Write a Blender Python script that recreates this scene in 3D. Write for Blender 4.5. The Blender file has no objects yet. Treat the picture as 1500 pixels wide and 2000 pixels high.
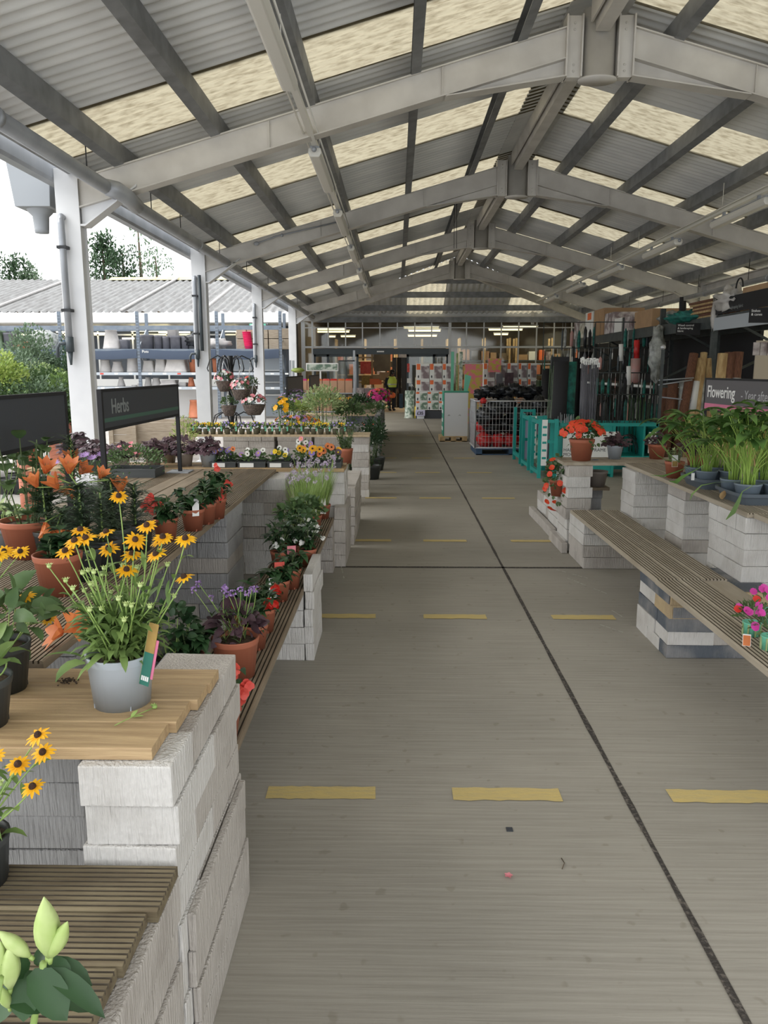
import bpy, math, random
from mathutils import Vector, Matrix
sc = bpy.context.scene
COL = sc.collection
# ------------------------------------------------------------ camera
FPX = 1510.0; HC = 1.67
TH = math.atan(278/FPX); PS = math.atan(25/(FPX/math.cos(TH)))
cam = bpy.data.cameras.new('camera'); co = bpy.data.objects.new('camera', cam); COL.objects.link(co)
co.location = (0, 0, HC); co.rotation_euler = (math.pi/2-TH, 0, PS)
cam.sensor_fit = 'VERTICAL'; cam.sensor_height = 24; cam.lens = FPX/2000*24; cam.clip_start = .05; cam.clip_end = 400
sc.camera = co
# ------------------------------------------------------------ world, sun, exposure
SKY_STR = 1.15; SUN_STR = 1.2; EXPO = 1.1
w = bpy.data.worlds.new('sky'); sc.world = w; w.use_nodes = True
nt = w.node_tree; nt.nodes.clear()
wo = nt.nodes.new('ShaderNodeOutputWorld'); bg = nt.nodes.new('ShaderNodeBackground'); tc = nt.nodes.new('ShaderNodeTexCoord')
nz = nt.nodes.new('ShaderNodeTexNoise'); rp = nt.nodes.new('ShaderNodeValToRGB')
nz.inputs['Scale'].default_value = 2.2; nz.inputs['Detail'].default_value = 4
rp.color_ramp.elements[0].position = .35; rp.color_ramp.elements[0].color = (.90, .95, 1, 1)
rp.color_ramp.elements[1].position = .65; rp.color_ramp.elements[1].color = (1, 1, 1, 1)
nt.links.new(tc.outputs['Generated'], nz.inputs['Vector']); nt.links.new(nz.outputs['Fac'], rp.inputs['Fac'])
nt.links.new(rp.outputs['Color'], bg.inputs['Color']); bg.inputs['Strength'].default_value = SKY_STR
nt.links.new(bg.outputs[0], wo.inputs[0])
sl = bpy.data.lights.new('sun', 'SUN'); so = bpy.data.objects.new('sun', sl); COL.objects.link(so)
sl.energy = SUN_STR; sl.angle = math.radians(40); sl.color = (1, .96, .9)
so.rotation_euler = (math.radians(48), 0, math.radians(-78)); so.location = (-12, 0, 12)
vs = sc.view_settings; vs.view_transform = 'Standard'; vs.look = 'None'; vs.gamma = 1; vs.exposure = EXPO; vs.use_curve_mapping = False
R = random.Random(7)

# ------------------------------------------------------------ helpers
FW = Vector((-math.sin(PS)*math.cos(TH), math.cos(PS)*math.cos(TH), -math.sin(TH)))
RT = Vector((math.cos(PS), math.sin(PS), 0)); UP = RT.cross(FW)
def ray(x, y): return FW + RT*((x-750)/FPX) - UP*((y-1000)/FPX)
def gz(x, y, z=0.0):            # where the sight line through a photo point meets the height z
    d = ray(x, y); t = (z-HC)/d.z; return Vector((d.x*t, d.y*t, z))
def gy(x, y, Y):                # ... meets the cross plane at distance Y
    d = ray(x, y); t = Y/d.y; return Vector((d.x*t, Y, HC+d.z*t))

def mat(name, c, r=.6, c2=None, sc_=6, det=3, bump=0, bsc=60, st=(1, 1, 1), bst=None, metal=0, spec=.4, tr=0, lo=.35, hi=.65, co_='Object'):
    m = bpy.data.materials.new(name); m.use_nodes = True; n = m.node_tree; N = n.nodes; L = n.links
    b = N['Principled BSDF']; b.inputs['Base Color'].default_value = (*c, 1); b.inputs['Roughness'].default_value = r
    b.inputs['Metallic'].default_value = metal; b.inputs['Specular IOR Level'].default_value = spec
    t = N.new('ShaderNodeTexCoord')
    src = t.outputs[co_]
    if c2:
        mp = N.new('ShaderNodeMapping'); mp.inputs['Scale'].default_value = st; L.new(src, mp.inputs[0])
        z = N.new('ShaderNodeTexNoise'); z.inputs['Scale'].default_value = sc_; z.inputs['Detail'].default_value = det
        L.new(mp.outputs[0], z.inputs['Vector'])
        q = N.new('ShaderNodeValToRGB'); q.color_ramp.elements[0].color = (*c, 1); q.color_ramp.elements[1].color = (*c2, 1)
        q.color_ramp.elements[0].position = lo; q.color_ramp.elements[1].position = hi
        L.new(z.outputs['Fac'], q.inputs['Fac']); L.new(q.outputs['Color'], b.inputs['Base Color'])
    if bump:
        mp2 = N.new('ShaderNodeMapping'); mp2.inputs['Scale'].default_value = bst or st; L.new(src, mp2.inputs[0])
        z2 = N.new('ShaderNodeTexNoise'); z2.inputs['Scale'].default_value = bsc; z2.inputs['Detail'].default_value = 4
        L.new(mp2.outputs[0], z2.inputs['Vector'])
        bp = N.new('ShaderNodeBump'); bp.inputs['Strength'].default_value = bump; bp.inputs['Distance'].default_value = .01
        L.new(z2.outputs['Fac'], bp.inputs['Height']); L.new(bp.outputs[0], b.inputs['Normal'])
    if tr:
        ts = N.new('ShaderNodeBsdfTranslucent'); mx = N.new('ShaderNodeMixShader'); mx.inputs[0].default_value = tr
        o = N['Material Output']; L.new(b.outputs[0], mx.inputs[1]); L.new(ts.outputs[0], mx.inputs[2]); L.new(mx.outputs[0], o.inputs[0])
        if c2: L.new(q.outputs['Color'], ts.inputs[0])
        else: ts.inputs[0].default_value = (*c, 1)
    return m
def emit(name, c, s):
    m = bpy.data.materials.new(name); m.use_nodes = True; N = m.node_tree.nodes
    b = N['Principled BSDF']; b.inputs['Base Color'].default_value = (*c, 1)
    b.inputs['Emission Color'].default_value = (*c, 1); b.inputs['Emission Strength'].default_value = s
    return m
def glassm(name, tint=(.8, .85, .83), refl=.12):
    m = bpy.data.materials.new(name); m.use_nodes = True; n = m.node_tree; n.nodes.clear(); N = n.nodes; L = n.links
    o = N.new('ShaderNodeOutputMaterial'); t = N.new('ShaderNodeBsdfTransparent'); g = N.new('ShaderNodeBsdfGlossy'); x = N.new('ShaderNodeMixShader')
    t.inputs[0].default_value = (*tint, 1); g.inputs['Roughness'].default_value = .05; x.inputs[0].default_value = refl
    L.new(t.outputs[0], x.inputs[1]); L.new(g.outputs[0], x.inputs[2]); L.new(x.outputs[0], o.inputs[0])
    return m

class MB:
    def __init__(s): s.v = []; s.f = []; s.m = []; s.sm = []
    def add(s, vs_, fs_, m=0, smooth=False):
        k = len(s.v); s.v += [tuple(p) for p in vs_]
        for f in fs_: s.f.append(tuple(i+k for i in f)); s.m.append(m); s.sm.append(smooth)
    def box(s, x0, x1, y0, y1, z0, z1, m=0, jit=0, r=None):
        P = [(x0, y0, z0), (x1, y0, z0), (x1, y1, z0), (x0, y1, z0), (x0, y0, z1), (x1, y0, z1), (x1, y1, z1), (x0, y1, z1)]
        if jit: P = [tuple(c+r.uniform(-jit, jit) for c in p) for p in P]
        s.add(P, [(0, 3, 2, 1), (4, 5, 6, 7), (0, 1, 5, 4), (1, 2, 6, 5), (2, 3, 7, 6), (3, 0, 4, 7)], m)
    def bar(s, a, b, w_, h_, m=0, up=(0, 0, 1)):       # rectangular bar from a to b, w_ across, h_ along up
        a = Vector(a); b = Vector(b); d = (b-a).normalized(); u = Vector(up)
        x = d.cross(u)
        if x.length < 1e-4: x = d.cross(Vector((0, 1, 0)))
        x.normalize(); u = x.cross(d).normalized(); P = []
        for c in (a, b):
            for i, j in ((-1, -1), (1, -1), (1, 1), (-1, 1)): P.append(c+x*(i*w_/2)+u*(j*h_/2))
        s.add(P, [(0, 1, 2, 3), (7, 6, 5, 4), (0, 4, 5, 1), (1, 5, 6, 2), (2, 6, 7, 3), (3, 7, 4, 0)], m)
    def tube(s, pts, r, n=8, m=0, cap=True):
        pts = [Vector(p) for p in pts]; K = len(pts); rs = r if isinstance(r, (list, tuple)) else [r]*K
        P = []; ref = None
        for i, p in enumerate(pts):
            d = (pts[min(i+1, K-1)]-pts[max(i-1, 0)])
            d = d.normalized() if d.length > 1e-9 else Vector((0, 0, 1))
            if ref is None: ref = Vector((0, 0, 1)) if abs(d.z) < .9 else Vector((1, 0, 0))
            x = d.cross(ref)
            if x.length < 1e-3: x = d.cross(Vector((0, 1, 0)))
            x.normalize(); y = d.cross(x).normalized(); ref = x.cross(d)
            for k in range(n):
                a = 2*math.pi*k/n; P.append(p+x*(math.cos(a)*rs[i])+y*(math.sin(a)*rs[i]))
        F = [(i*n+k, i*n+(k+1) % n, (i+1)*n+(k+1) % n, (i+1)*n+k) for i in range(K-1) for k in range(n)]
        if cap: F += [tuple(range(n))[::-1], tuple((K-1)*n+k for k in range(n))]
        s.add(P, F, m, True)
    def lathe(s, c, prof, n=20, m=0, sx=1, sy=1, cap=False, sq=0):
        P = []
        for r_, z in prof:
            for k in range(n):
                a = 2*math.pi*k/n; ca, sa = math.cos(a), math.sin(a); q = 1
                if sq: q = 1/max(abs(ca), abs(sa))*sq+(1-sq)
                P.append((c[0]+r_*q*ca*sx, c[1]+r_*q*sa*sy, c[2]+z))
        K = len(prof)
        F = [(i*n+k, i*n+(k+1) % n, (i+1)*n+(k+1) % n, (i+1)*n+k) for i in range(K-1) for k in range(n)]
        if cap: F += [tuple(range(n))[::-1], tuple((K-1)*n+k for k in range(n))]
        s.add(P, F, m, True)
    def ell(s, c, r, n=10, k=6, m=0):
        s.lathe(c, [(max(1e-4, math.sin(math.pi*i/k)), -math.cos(math.pi*i/k)*r[2]) for i in range(k+1)], n, m, r[0], r[1])
    def leaf(s, p, d, L, W, bend=0.0, m=0, prof=(0, .7, 1, .75, 0), nrm=None, fold=.25):
        # a leaf from p along d, length L, half width W, drooping by bend; three vertices per station
        p = Vector(p); d = Vector(d).normalized(); n_ = Vector(nrm) if nrm else Vector((0, 0, 1))
        x = d.cross(n_)
        if x.length < .05: x = d.cross(Vector((1, 0, 0)))
        x.normalize(); K = len(prof)-1; P = []; step = L/K; q = p.copy()
        for i, wv in enumerate(prof):
            u = x.cross(d).normalized(); e = x*(W*wv)+u*(W*wv*fold)
            P += [q-x*(W*wv)+u*(W*wv*fold), q.copy(), q+e]
            q = q+d*step; d = (d+Vector((0, 0, -bend/K))).normalized()
        F = []
        for i in range(K):
            a = i*3; F += [(a, a+1, a+4, a+3), (a+1, a+2, a+5, a+4)]
        s.add(P, F, m, True)
    def prism(s, poly, axis, a, b, m=0):   # polygon in the two other axes, extruded along axis from a to b
        def mk(u, v_, t): return (t, u, v_) if axis == 0 else (u, t, v_) if axis == 1 else (u, v_, t)
        n = len(poly); P = [mk(u, v_, a) for u, v_ in poly]+[mk(u, v_, b) for u, v_ in poly]
        s.add(P, [tuple(range(n))[::-1], tuple(range(n, 2*n))]+[(i, (i+1) % n, n+(i+1) % n, n+i) for i in range(n)], m)
    def build(s, name, mats, parent=None, world=True, bevel=0, kind=None):
        me = bpy.data.meshes.new(name)
        off = Vector((0, 0, 0))
        if parent and world:
            q = parent
            while q: off += q.location; q = q.parent
        me.from_pydata([(p[0]-off.x, p[1]-off.y, p[2]-off.z) for p in s.v], [], s.f)
        for mm in (mats if isinstance(mats, (list, tuple)) else [mats]): me.materials.append(mm)
        me.polygons.foreach_set('material_index', s.m); me.polygons.foreach_set('use_smooth', s.sm); me.update()
        o = bpy.data.objects.new(name, me); COL.objects.link(o)
        if parent: o.parent = parent
        if bevel:
            bv = o.modifiers.new('bevel', 'BEVEL'); bv.width = bevel; bv.segments = 2; bv.limit_method = 'ANGLE'; bv.angle_limit = .6
        if kind: o['kind'] = kind
        return o
def tag(o, label, cat, group=None, kind=None):
    o['label'] = label; o['category'] = cat
    if group: o['group'] = group
    if kind: o['kind'] = kind
    return o
def thing(name, label, cat, loc=(0, 0, 0), rz=0, group=None):
    o = bpy.data.objects.new(name, None); COL.objects.link(o); o.location = loc; o.rotation_euler = (0, 0, rz); o.empty_display_size = .1
    return tag(o, label, cat, group)
def struct(mb, name, m, **k): return mb.build(name, m, kind='structure', **k)
def dup(root, loc, rz=0, label=None, group=None, sc_=1):
    def cp(o, par):
        c = o.copy(); COL.objects.link(c); c.parent = par
        for ch in list(o.children): cp(ch, c)
        return c
    r = cp(root, None); r.location = loc; r.rotation_euler = (0, 0, rz); r.scale = (sc_, sc_, sc_)
    if label: r['label'] = label
    if group: r['group'] = group
    return r
def text(s_, size, loc, rot, m, parent=None, name='lettering', align='LEFT', ext=.0008, bold=0):
    cu = bpy.data.curves.new('t', 'FONT'); cu.body = s_; cu.size = size; cu.extrude = ext; cu.align_x = align; cu.offset = bold
    to = bpy.data.objects.new('t', cu); COL.objects.link(to)
    bpy.context.view_layer.update()
    me = bpy.data.meshes.new_from_object(to.evaluated_get(bpy.context.evaluated_depsgraph_get()))
    bpy.data.objects.remove(to); me.materials.clear(); me.materials.append(m)
    o = bpy.data.objects.new(name, me); COL.objects.link(o); o.rotation_euler = rot
    off = Vector((0, 0, 0)); q = parent
    while q: off += q.location; q = q.parent
    o.location = Vector(loc)-off
    if parent: o.parent = parent
    return o
HP = math.pi/2
def sph(rnd):
    z = rnd.uniform(-1, 1); a = rnd.uniform(0, 6.283); q = math.sqrt(1-z*z); return Vector((q*math.cos(a), q*math.sin(a), z))
ORD = ['first', 'second', 'third', 'fourth', 'fifth', 'sixth', 'seventh', 'eighth', 'ninth', 'tenth', 'eleventh', 'twelfth']

# ------------------------------------------------------------ materials
M = {}
M['steel'] = mat('white_painted_steel', (.60, .58, .54), .5, (.50, .48, .445), 3, bump=.05, bsc=30)
M['steel_b'] = mat('column_paint', (.72, .73, .74), .5, (.62, .63, .65), 2, bump=.05, bsc=30)
M['purlin'] = mat('dark_galvanised_purlin', (.24, .25, .26), .55, (.17, .175, .18), 5, metal=.2)
M['sheet'] = mat('grey_fibre_cement', (.74, .745, .73), .8, (.64, .65, .645), 2.5, bump=.1, bsc=25, st=(.5, 2, 1))
M['lite'] = mat('aged_translucent_sheet', (.34, .305, .22), .6, (.19, .16, .105), 7, det=7, bump=.3, bsc=50, st=(1, 6, 1), tr=.85, lo=.42, hi=.72)
M['wood_new'] = mat('new_timber', (.46, .33, .18), .65, (.33, .225, .12), 7, bump=.25, bsc=30, st=(.6, 9, 9), bst=(.6, 14, 14))
M['wood_y'] = mat('weathered_timber', (.25, .20, .14), .75, (.18, .14, .095), 6, bump=.2, bsc=30, st=(2.5, .5, 2.5), bst=(14, .6, 14))
M['wood_x'] = mat('weathered_timber_cross', (.20, .165, .10), .75, (.11, .085, .05), 5, bump=.3, bsc=30, st=(.8, 6, 6), bst=(.8, 14, 14))
M['wood_edge'] = mat('pale_timber', (.48, .38, .25), .7, (.38, .29, .18), 8, st=(4, 1, 4))
M['wood_pal'] = mat('pallet_pine', (.55, .40, .22), .7, (.42, .29, .15), 8)
M['cream_wood'] = mat('sawn_timber_crate', (.42, .35, .27), .8, (.33, .27, .2), 6, st=(1, 1, 8))
M['terra'] = mat('terracotta_plastic', (.40, .135, .075), .5, (.33, .105, .06), 5)
M['terra_l'] = mat('terracotta_clay', (.58, .20, .10), .6, (.48, .17, .09), 5)
M['greypot'] = mat('grey_plastic_pot', (.40, .44, .48), .38, (.35, .39, .43), 4)
M['darkpot'] = mat('dark_plastic_pot', (.05, .055, .055), .45)
M['darkolive'] = mat('olive_plastic', (.10, .095, .06), .5)
M['taupe'] = mat('taupe_plastic_pot', (.32, .28, .25), .5)
M['traygrey'] = mat('slate_tray_plastic', (.09, .11, .13), .35)
M['soil'] = mat('compost', (.045, .03, .02), .95, (.10, .07, .045), 60, bump=.8, bsc=120)
M['leaf'] = mat('leaf_green', (.11, .18, .065), .5, (.055, .105, .04), 8, tr=.18)
M['leaf_d'] = mat('leaf_dark', (.035, .085, .03), .4, (.02, .05, .02), 9, tr=.12)
M['leaf_b'] = mat('leaf_bright', (.21, .31, .095), .5, (.10, .18, .05), 8, tr=.25)
M['leaf_y'] = mat('leaf_yellow_green', (.42, .50, .14), .5, (.22, .33, .07), 9, tr=.25)
M['leaf_g'] = mat('leaf_greyish', (.17, .24, .15), .6, (.11, .17, .10), 9, tr=.15)
M['leaf_p'] = mat('leaf_purple', (.10, .055, .07), .45, (.05, .028, .035), 9, tr=.1)
M['leaf_v'] = mat('leaf_variegated', (.50, .56, .30), .55, (.22, .34, .12), 12, tr=.2)
M['conif'] = mat('conifer_green', (.07, .13, .06), .7, (.035, .075, .035), 4, tr=.1)
M['stem'] = mat('stem_green', (.30, .42, .12), .5, (.20, .31, .08), 9)
M['stem_d'] = mat('stem_dark', (.09, .13, .05), .6)
M['trunk'] = mat('bark', (.10, .075, .05), .9)
def fl(n_, c, c2=None): M[n_] = mat('petal_'+n_, c, .5, c2, 14, tr=.3)
fl('yel', (.95, .55, .02), (.80, .38, .01)); fl('ora', (.78, .27, .09), (.62, .17, .05)); fl('red', (.75, .05, .03), (.6, .03, .02))
fl('cor', (.85, .16, .12), (.72, .09, .07)); fl('pin', (.85, .35, .38), (.75, .22, .28)); fl('mag', (.70, .06, .32), (.55, .03, .2))
fl('pur', (.50, .32, .64), (.36, .22, .50)); fl('vio', (.20, .13, .45), (.45, .38, .65)); fl('whi', (.85, .85, .80)); fl('ryel', (.90, .72, .05), (.85, .6, .03))
M['eye'] = mat('dark_flower_centre', (.035, .018, .01), .9, (.07, .03, .015), 90, bump=1, bsc=200)
M['bud'] = mat('bud_green', (.36, .48, .15), .5, (.50, .59, .27), 20)
M['blk'] = mat('black_metal', (.02, .021, .023), .45, metal=.2)
M['blkm'] = mat('black_matt', (.018, .018, .02), .8)
M['char'] = mat('charcoal_sign', (.050, .055, .065), .5)
M['signgrey'] = mat('grey_sign', (.10, .095, .10), .5)
M['white'] = mat('white_paint', (.80, .80, .78), .5)
M['paper'] = mat('white_card', (.75, .76, .74), .6)
M['lilac'] = mat('lilac_card', (.62, .60, .80), .6)
M['pinks'] = mat('pink_stripe', (.60, .17, .28), .5)
M['greens'] = mat('green_stripe', (.06, .13, .10), .5)
M['tgreen'] = mat('tag_green', (.03, .16, .12), .5)
M['tgreen2'] = mat('mint_green', (.16, .52, .36), .5)
M['teal'] = mat('teal_board', (.01, .32, .28), .5, (.01, .27, .24), 3)
M['orange'] = mat('orange_print', (.80, .17, .05), .5)
M['navy'] = mat('blue_pallet', (.03, .07, .14), .5, (.05, .10, .18), 8)
M['rackblue'] = mat('blue_rack_paint', (.13, .165, .21), .5, (.18, .21, .25), 5)
M['rackgrey'] = mat('grey_rack_beam', (.42, .46, .50), .5)
M['rackdark'] = mat('dark_rack', (.035, .045, .045), .5, (.06, .07, .07), 8)
M['tarp'] = mat('navy_fabric', (.06, .08, .12), .8)
M['card'] = mat('brown_cardboard', (.42, .27, .15), .75, (.36, .23, .13), 5)
M['kraft'] = mat('brown_paper_bag', (.42, .25, .16), .7, (.36, .21, .13), 4)
M['galv'] = mat('galvanised_wire', (.55, .56, .57), .4, metal=.5)
M['galvp'] = mat('galvanised_pipe', (.38, .40, .43), .45, (.30, .32, .35), 3, metal=.3)
M['dgrey'] = mat('dark_grey_frame', (.06, .075, .085), .45)
M['alu'] = mat('aluminium', (.55, .56, .56), .4, metal=.3)
M['redbag'] = mat('red_plastic', (.65, .04, .04), .3, (.45, .02, .02), 12, bump=.5, bsc=8)
M['blkbag'] = mat('black_plastic', (.02, .022, .025), .25, bump=.5, bsc=8)
M['clear'] = mat('clear_wrap', (.45, .47, .45), .2, (.20, .21, .20), 9, bump=.6, bsc=12)
M['wicker'] = mat('grey_wicker', (.18, .14, .12), .9, (.09, .07, .06), 40, bump=1, bsc=60)
M['bamboo'] = mat('bamboo_cane', (.55, .40, .20), .6, (.35, .22, .10), 10, st=(3, 3, .5))
M['willow'] = mat('willow_brown', (.20, .09, .05), .8, (.10, .045, .03), 30, st=(4, 4, .4), bump=.6, bsc=60)
M['cream'] = mat('cream_cladding', (.68, .62, .45), .6, (.60, .54, .38), 3, tr=.45)
M['gold'] = mat('gold_grass', (.40, .26, .08), .7, (.24, .15, .05), 14)
M['stone'] = mat('stone_pot', (.52, .50, .48), .8, (.44, .42, .41), 5)
M['slate'] = mat('slate_pot', (.16, .16, .18), .7, (.12, .12, .14), 5)
M['pinkpl'] = mat('bright_pink_plastic', (.85, .04, .16), .4)
M['skin'] = mat('skin', (.16, .08, .05), .5)
M['hair'] = mat('black_hair', (.012, .010, .010), .6)
M['hivis'] = mat('hi_vis_yellow', (.62, .75, .12), .6)
M['jacket'] = mat('dark_jacket', (.02, .022, .028), .8)
M['beige'] = mat('beige_floor', (.50, .40, .28), .5, (.44, .35, .25), 4)
M['dim'] = mat('store_brown', (.16, .12, .08), .7, (.22, .17, .11), 2)
M['glass'] = glassm('window_glass', (.80, .82, .78), .055)
M['tube'] = emit('lit_tube', (1, .80, .45), 1.6)
M['fixt'] = mat('fixture_plastic', (.66, .65, .60), .35)
M['ground'] = mat('yard_slabs', (.40, .37, .34), .85, (.34, .32, .30), 1.2, bump=.2, bsc=20)
M['roofo'] = mat('opposite_roof_sheet', (.27, .27, .265), .8, (.19, .185, .18), 3, det=5, st=(3, .6, 1))
M['lichen'] = mat('lichen_ridge', (.55, .50, .26), .9, (.45, .43, .32), 3)
M['photo_a'] = mat('printed_photo_warm', (.56, .52, .52), .5, (.22, .17, .18), 5, lo=.42, hi=.58)
M['photo_b'] = mat('printed_photo_green', (.60, .66, .58), .5, (.14, .22, .16), 9, lo=.42, hi=.58)
M['photo_f'] = mat('printed_tulips', (.75, .20, .25), .5, (.55, .42, .08), 9, lo=.45, hi=.55)
M['meshg'] = mat('green_netting', (.02, .20, .16), .6, (.01, .08, .07), 12)
M['straw'] = mat('pinkish_wrap', (.55, .28, .26), .4, (.45, .3, .28), 8)
M['mark'] = mat('worn_yellow_line', (.56, .43, .16), .8, (.44, .36, .18), 12, det=6, st=(1, 6, 1), bump=.2, lo=.3, hi=.75)
M['scuff'] = mat('white_scuff', (.50, .49, .45), .8, (.34, .32, .28), 20)

M['signtxt'] = mat('grey_lettering', (.22, .24, .24), .6)
M['signtxt2'] = mat('pale_lettering', (.45, .45, .46), .6)
fl('lil', (.50, .40, .56), (.60, .55, .60)); fl('redor', (.85, .10, .04), (.75, .06, .025)); fl('magl', (.80, .10, .50), (.65, .05, .35))
M['greypot2'] = mat('blue_grey_nursery_pot', (.13, .165, .20), .4)
M['stemb'] = mat('stem_bright', (.38, .55, .12), .45, (.28, .44, .08), 9, tr=.2)
M['leaf_pl'] = mat('leaf_peace_lily', (.15, .29, .065), .35, (.06, .14, .035), 6, tr=.25)
M['paperg'] = mat('pale_grey_card', (.72, .74, .76), .5)
M['greenc'] = mat('carton_green', (.03, .30, .20), .5)
M['sheetw'] = mat('white_plastic_sheet', (.55, .53, .50), .35, (.40, .38, .36), 6)
M['cream_p'] = mat('cream_panel', (.50, .44, .35), .6)
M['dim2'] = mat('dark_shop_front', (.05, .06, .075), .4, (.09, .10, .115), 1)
M['tube2'] = emit('lit_strip', (1, .88, .5), 3)
M['wood_r'] = mat('weathered_grey_timber', (.40, .35, .275), .75, (.31, .265, .20), 6, bump=.2, bsc=30, st=(2.5, .4, 2.5), bst=(14, .6, 14))
M['leaf_l'] = mat('leaf_lily', (.10, .15, .085), .5, (.05, .085, .05), 9, tr=.12)
M['groove_dark'] = mat('groove_brown', (.11, .09, .062), .9, (.075, .06, .042), 20)
M['hopper'] = mat('grey_painted_box', (.30, .32, .34), .6)
def blockm(name, a, b, c=None, paint_hi=.62):
    # painted aircrete: vertical saw scratches, pits, flaking toward colour b
    m = mat(name, a, .85, b, 5, det=6, bump=0, lo=.45, hi=paint_hi+.1); n = m.node_tree; N = n.nodes; L = n.links
    b_ = N['Principled BSDF']; t = N.new('ShaderNodeTexCoord'); mp = N.new('ShaderNodeMapping'); mp.inputs['Scale'].default_value = (14, 14, 1.2)
    z = N.new('ShaderNodeTexNoise'); z.inputs['Scale'].default_value = 9; z.inputs['Detail'].default_value = 5
    z2 = N.new('ShaderNodeTexVoronoi'); z2.inputs['Scale'].default_value = 70
    ad = N.new('ShaderNodeMath'); ad.operation = 'MULTIPLY_ADD'; ad.inputs[1].default_value = .12
    bp = N.new('ShaderNodeBump'); bp.inputs['Strength'].default_value = .85; bp.inputs['Distance'].default_value = .014
    L.new(t.outputs['Object'], mp.inputs[0]); L.new(mp.outputs[0], z.inputs['Vector']); L.new(t.outputs['Object'], z2.inputs['Vector'])
    L.new(z2.outputs['Distance'], ad.inputs[0]); L.new(z.outputs['Fac'], ad.inputs[2]); L.new(ad.outputs[0], bp.inputs['Height']); L.new(bp.outputs[0], b_.inputs['Normal'])
    return m
M['blkw'] = blockm('white_painted_block', (.46, .43, .395), (.34, .31, .28))  # lowered white; on the near pier it carries the shade of the side
M['blkw2'] = blockm('white_painted_block_bright', (.60, .585, .56), (.48, .46, .43))
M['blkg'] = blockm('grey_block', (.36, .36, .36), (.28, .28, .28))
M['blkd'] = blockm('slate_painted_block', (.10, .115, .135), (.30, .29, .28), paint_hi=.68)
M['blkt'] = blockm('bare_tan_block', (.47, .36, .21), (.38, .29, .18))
# concrete floor: brushed streaks across the aisle and soft stains
def concrete():
    m = bpy.data.materials.new('brushed_concrete'); m.use_nodes = True; n = m.node_tree; N = n.nodes; L = n.links; b = N['Principled BSDF']
    b.inputs['Roughness'].default_value = .75; b.inputs['Specular IOR Level'].default_value = .3
    t = N.new('ShaderNodeTexCoord')
    def noise(scale, st, det, lo, hi, c0, c1):
        mp = N.new('ShaderNodeMapping'); mp.inputs['Scale'].default_value = st; L.new(t.outputs['Object'], mp.inputs[0])
        z = N.new('ShaderNodeTexNoise'); z.inputs['Scale'].default_value = scale; z.inputs['Detail'].default_value = det; L.new(mp.outputs[0], z.inputs['Vector'])
        q = N.new('ShaderNodeValToRGB'); q.color_ramp.elements[0].position = lo; q.color_ramp.elements[1].position = hi
        q.color_ramp.elements[0].color = (*c0, 1); q.color_ramp.elements[1].color = (*c1, 1); L.new(z.outputs['Fac'], q.inputs['Fac']); return z, q
    z1, q1 = noise(.8, (1, 1, 1), 5, .3, .7, (.345, .325, .283), (.265, .25, .217))
    z2, q2 = noise(6, (.35, 9, 1), 6, .35, .70, (.86, .85, .84), (1.04, 1.04, 1.03))
    z3, q3 = noise(14, (1, 1, 1), 2, .66, .72, (1, 1, 1), (.72, .70, .66))
    mu = N.new('ShaderNodeMix'); mu.data_type = 'RGBA'; mu.blend_type = 'MULTIPLY'; mu.inputs[0].default_value = .85
    mv = N.new('ShaderNodeMix'); mv.data_type = 'RGBA'; mv.blend_type = 'MULTIPLY'; mv.inputs[0].default_value = .6
    L.new(q1.outputs[0], mu.inputs[6]); L.new(q2.outputs[0], mu.inputs[7]); L.new(mu.outputs[2], mv.inputs[6]); L.new(q3.outputs[0], mv.inputs[7])
    L.new(mv.outputs[2], b.inputs['Base Color'])
    bp = N.new('ShaderNodeBump'); bp.inputs['Strength'].default_value = .35; bp.inputs['Distance'].default_value = .006
    L.new(z2.outputs['Fac'], bp.inputs['Height']); L.new(bp.outputs[0], b.inputs['Normal'])
    return m
M['conc'] = concrete()
M['joint'] = mat('joint_filler', (.045, .04, .035), .95, (.16, .14, .12), 60, bump=1, bsc=80, lo=.5, hi=.7)
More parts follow.
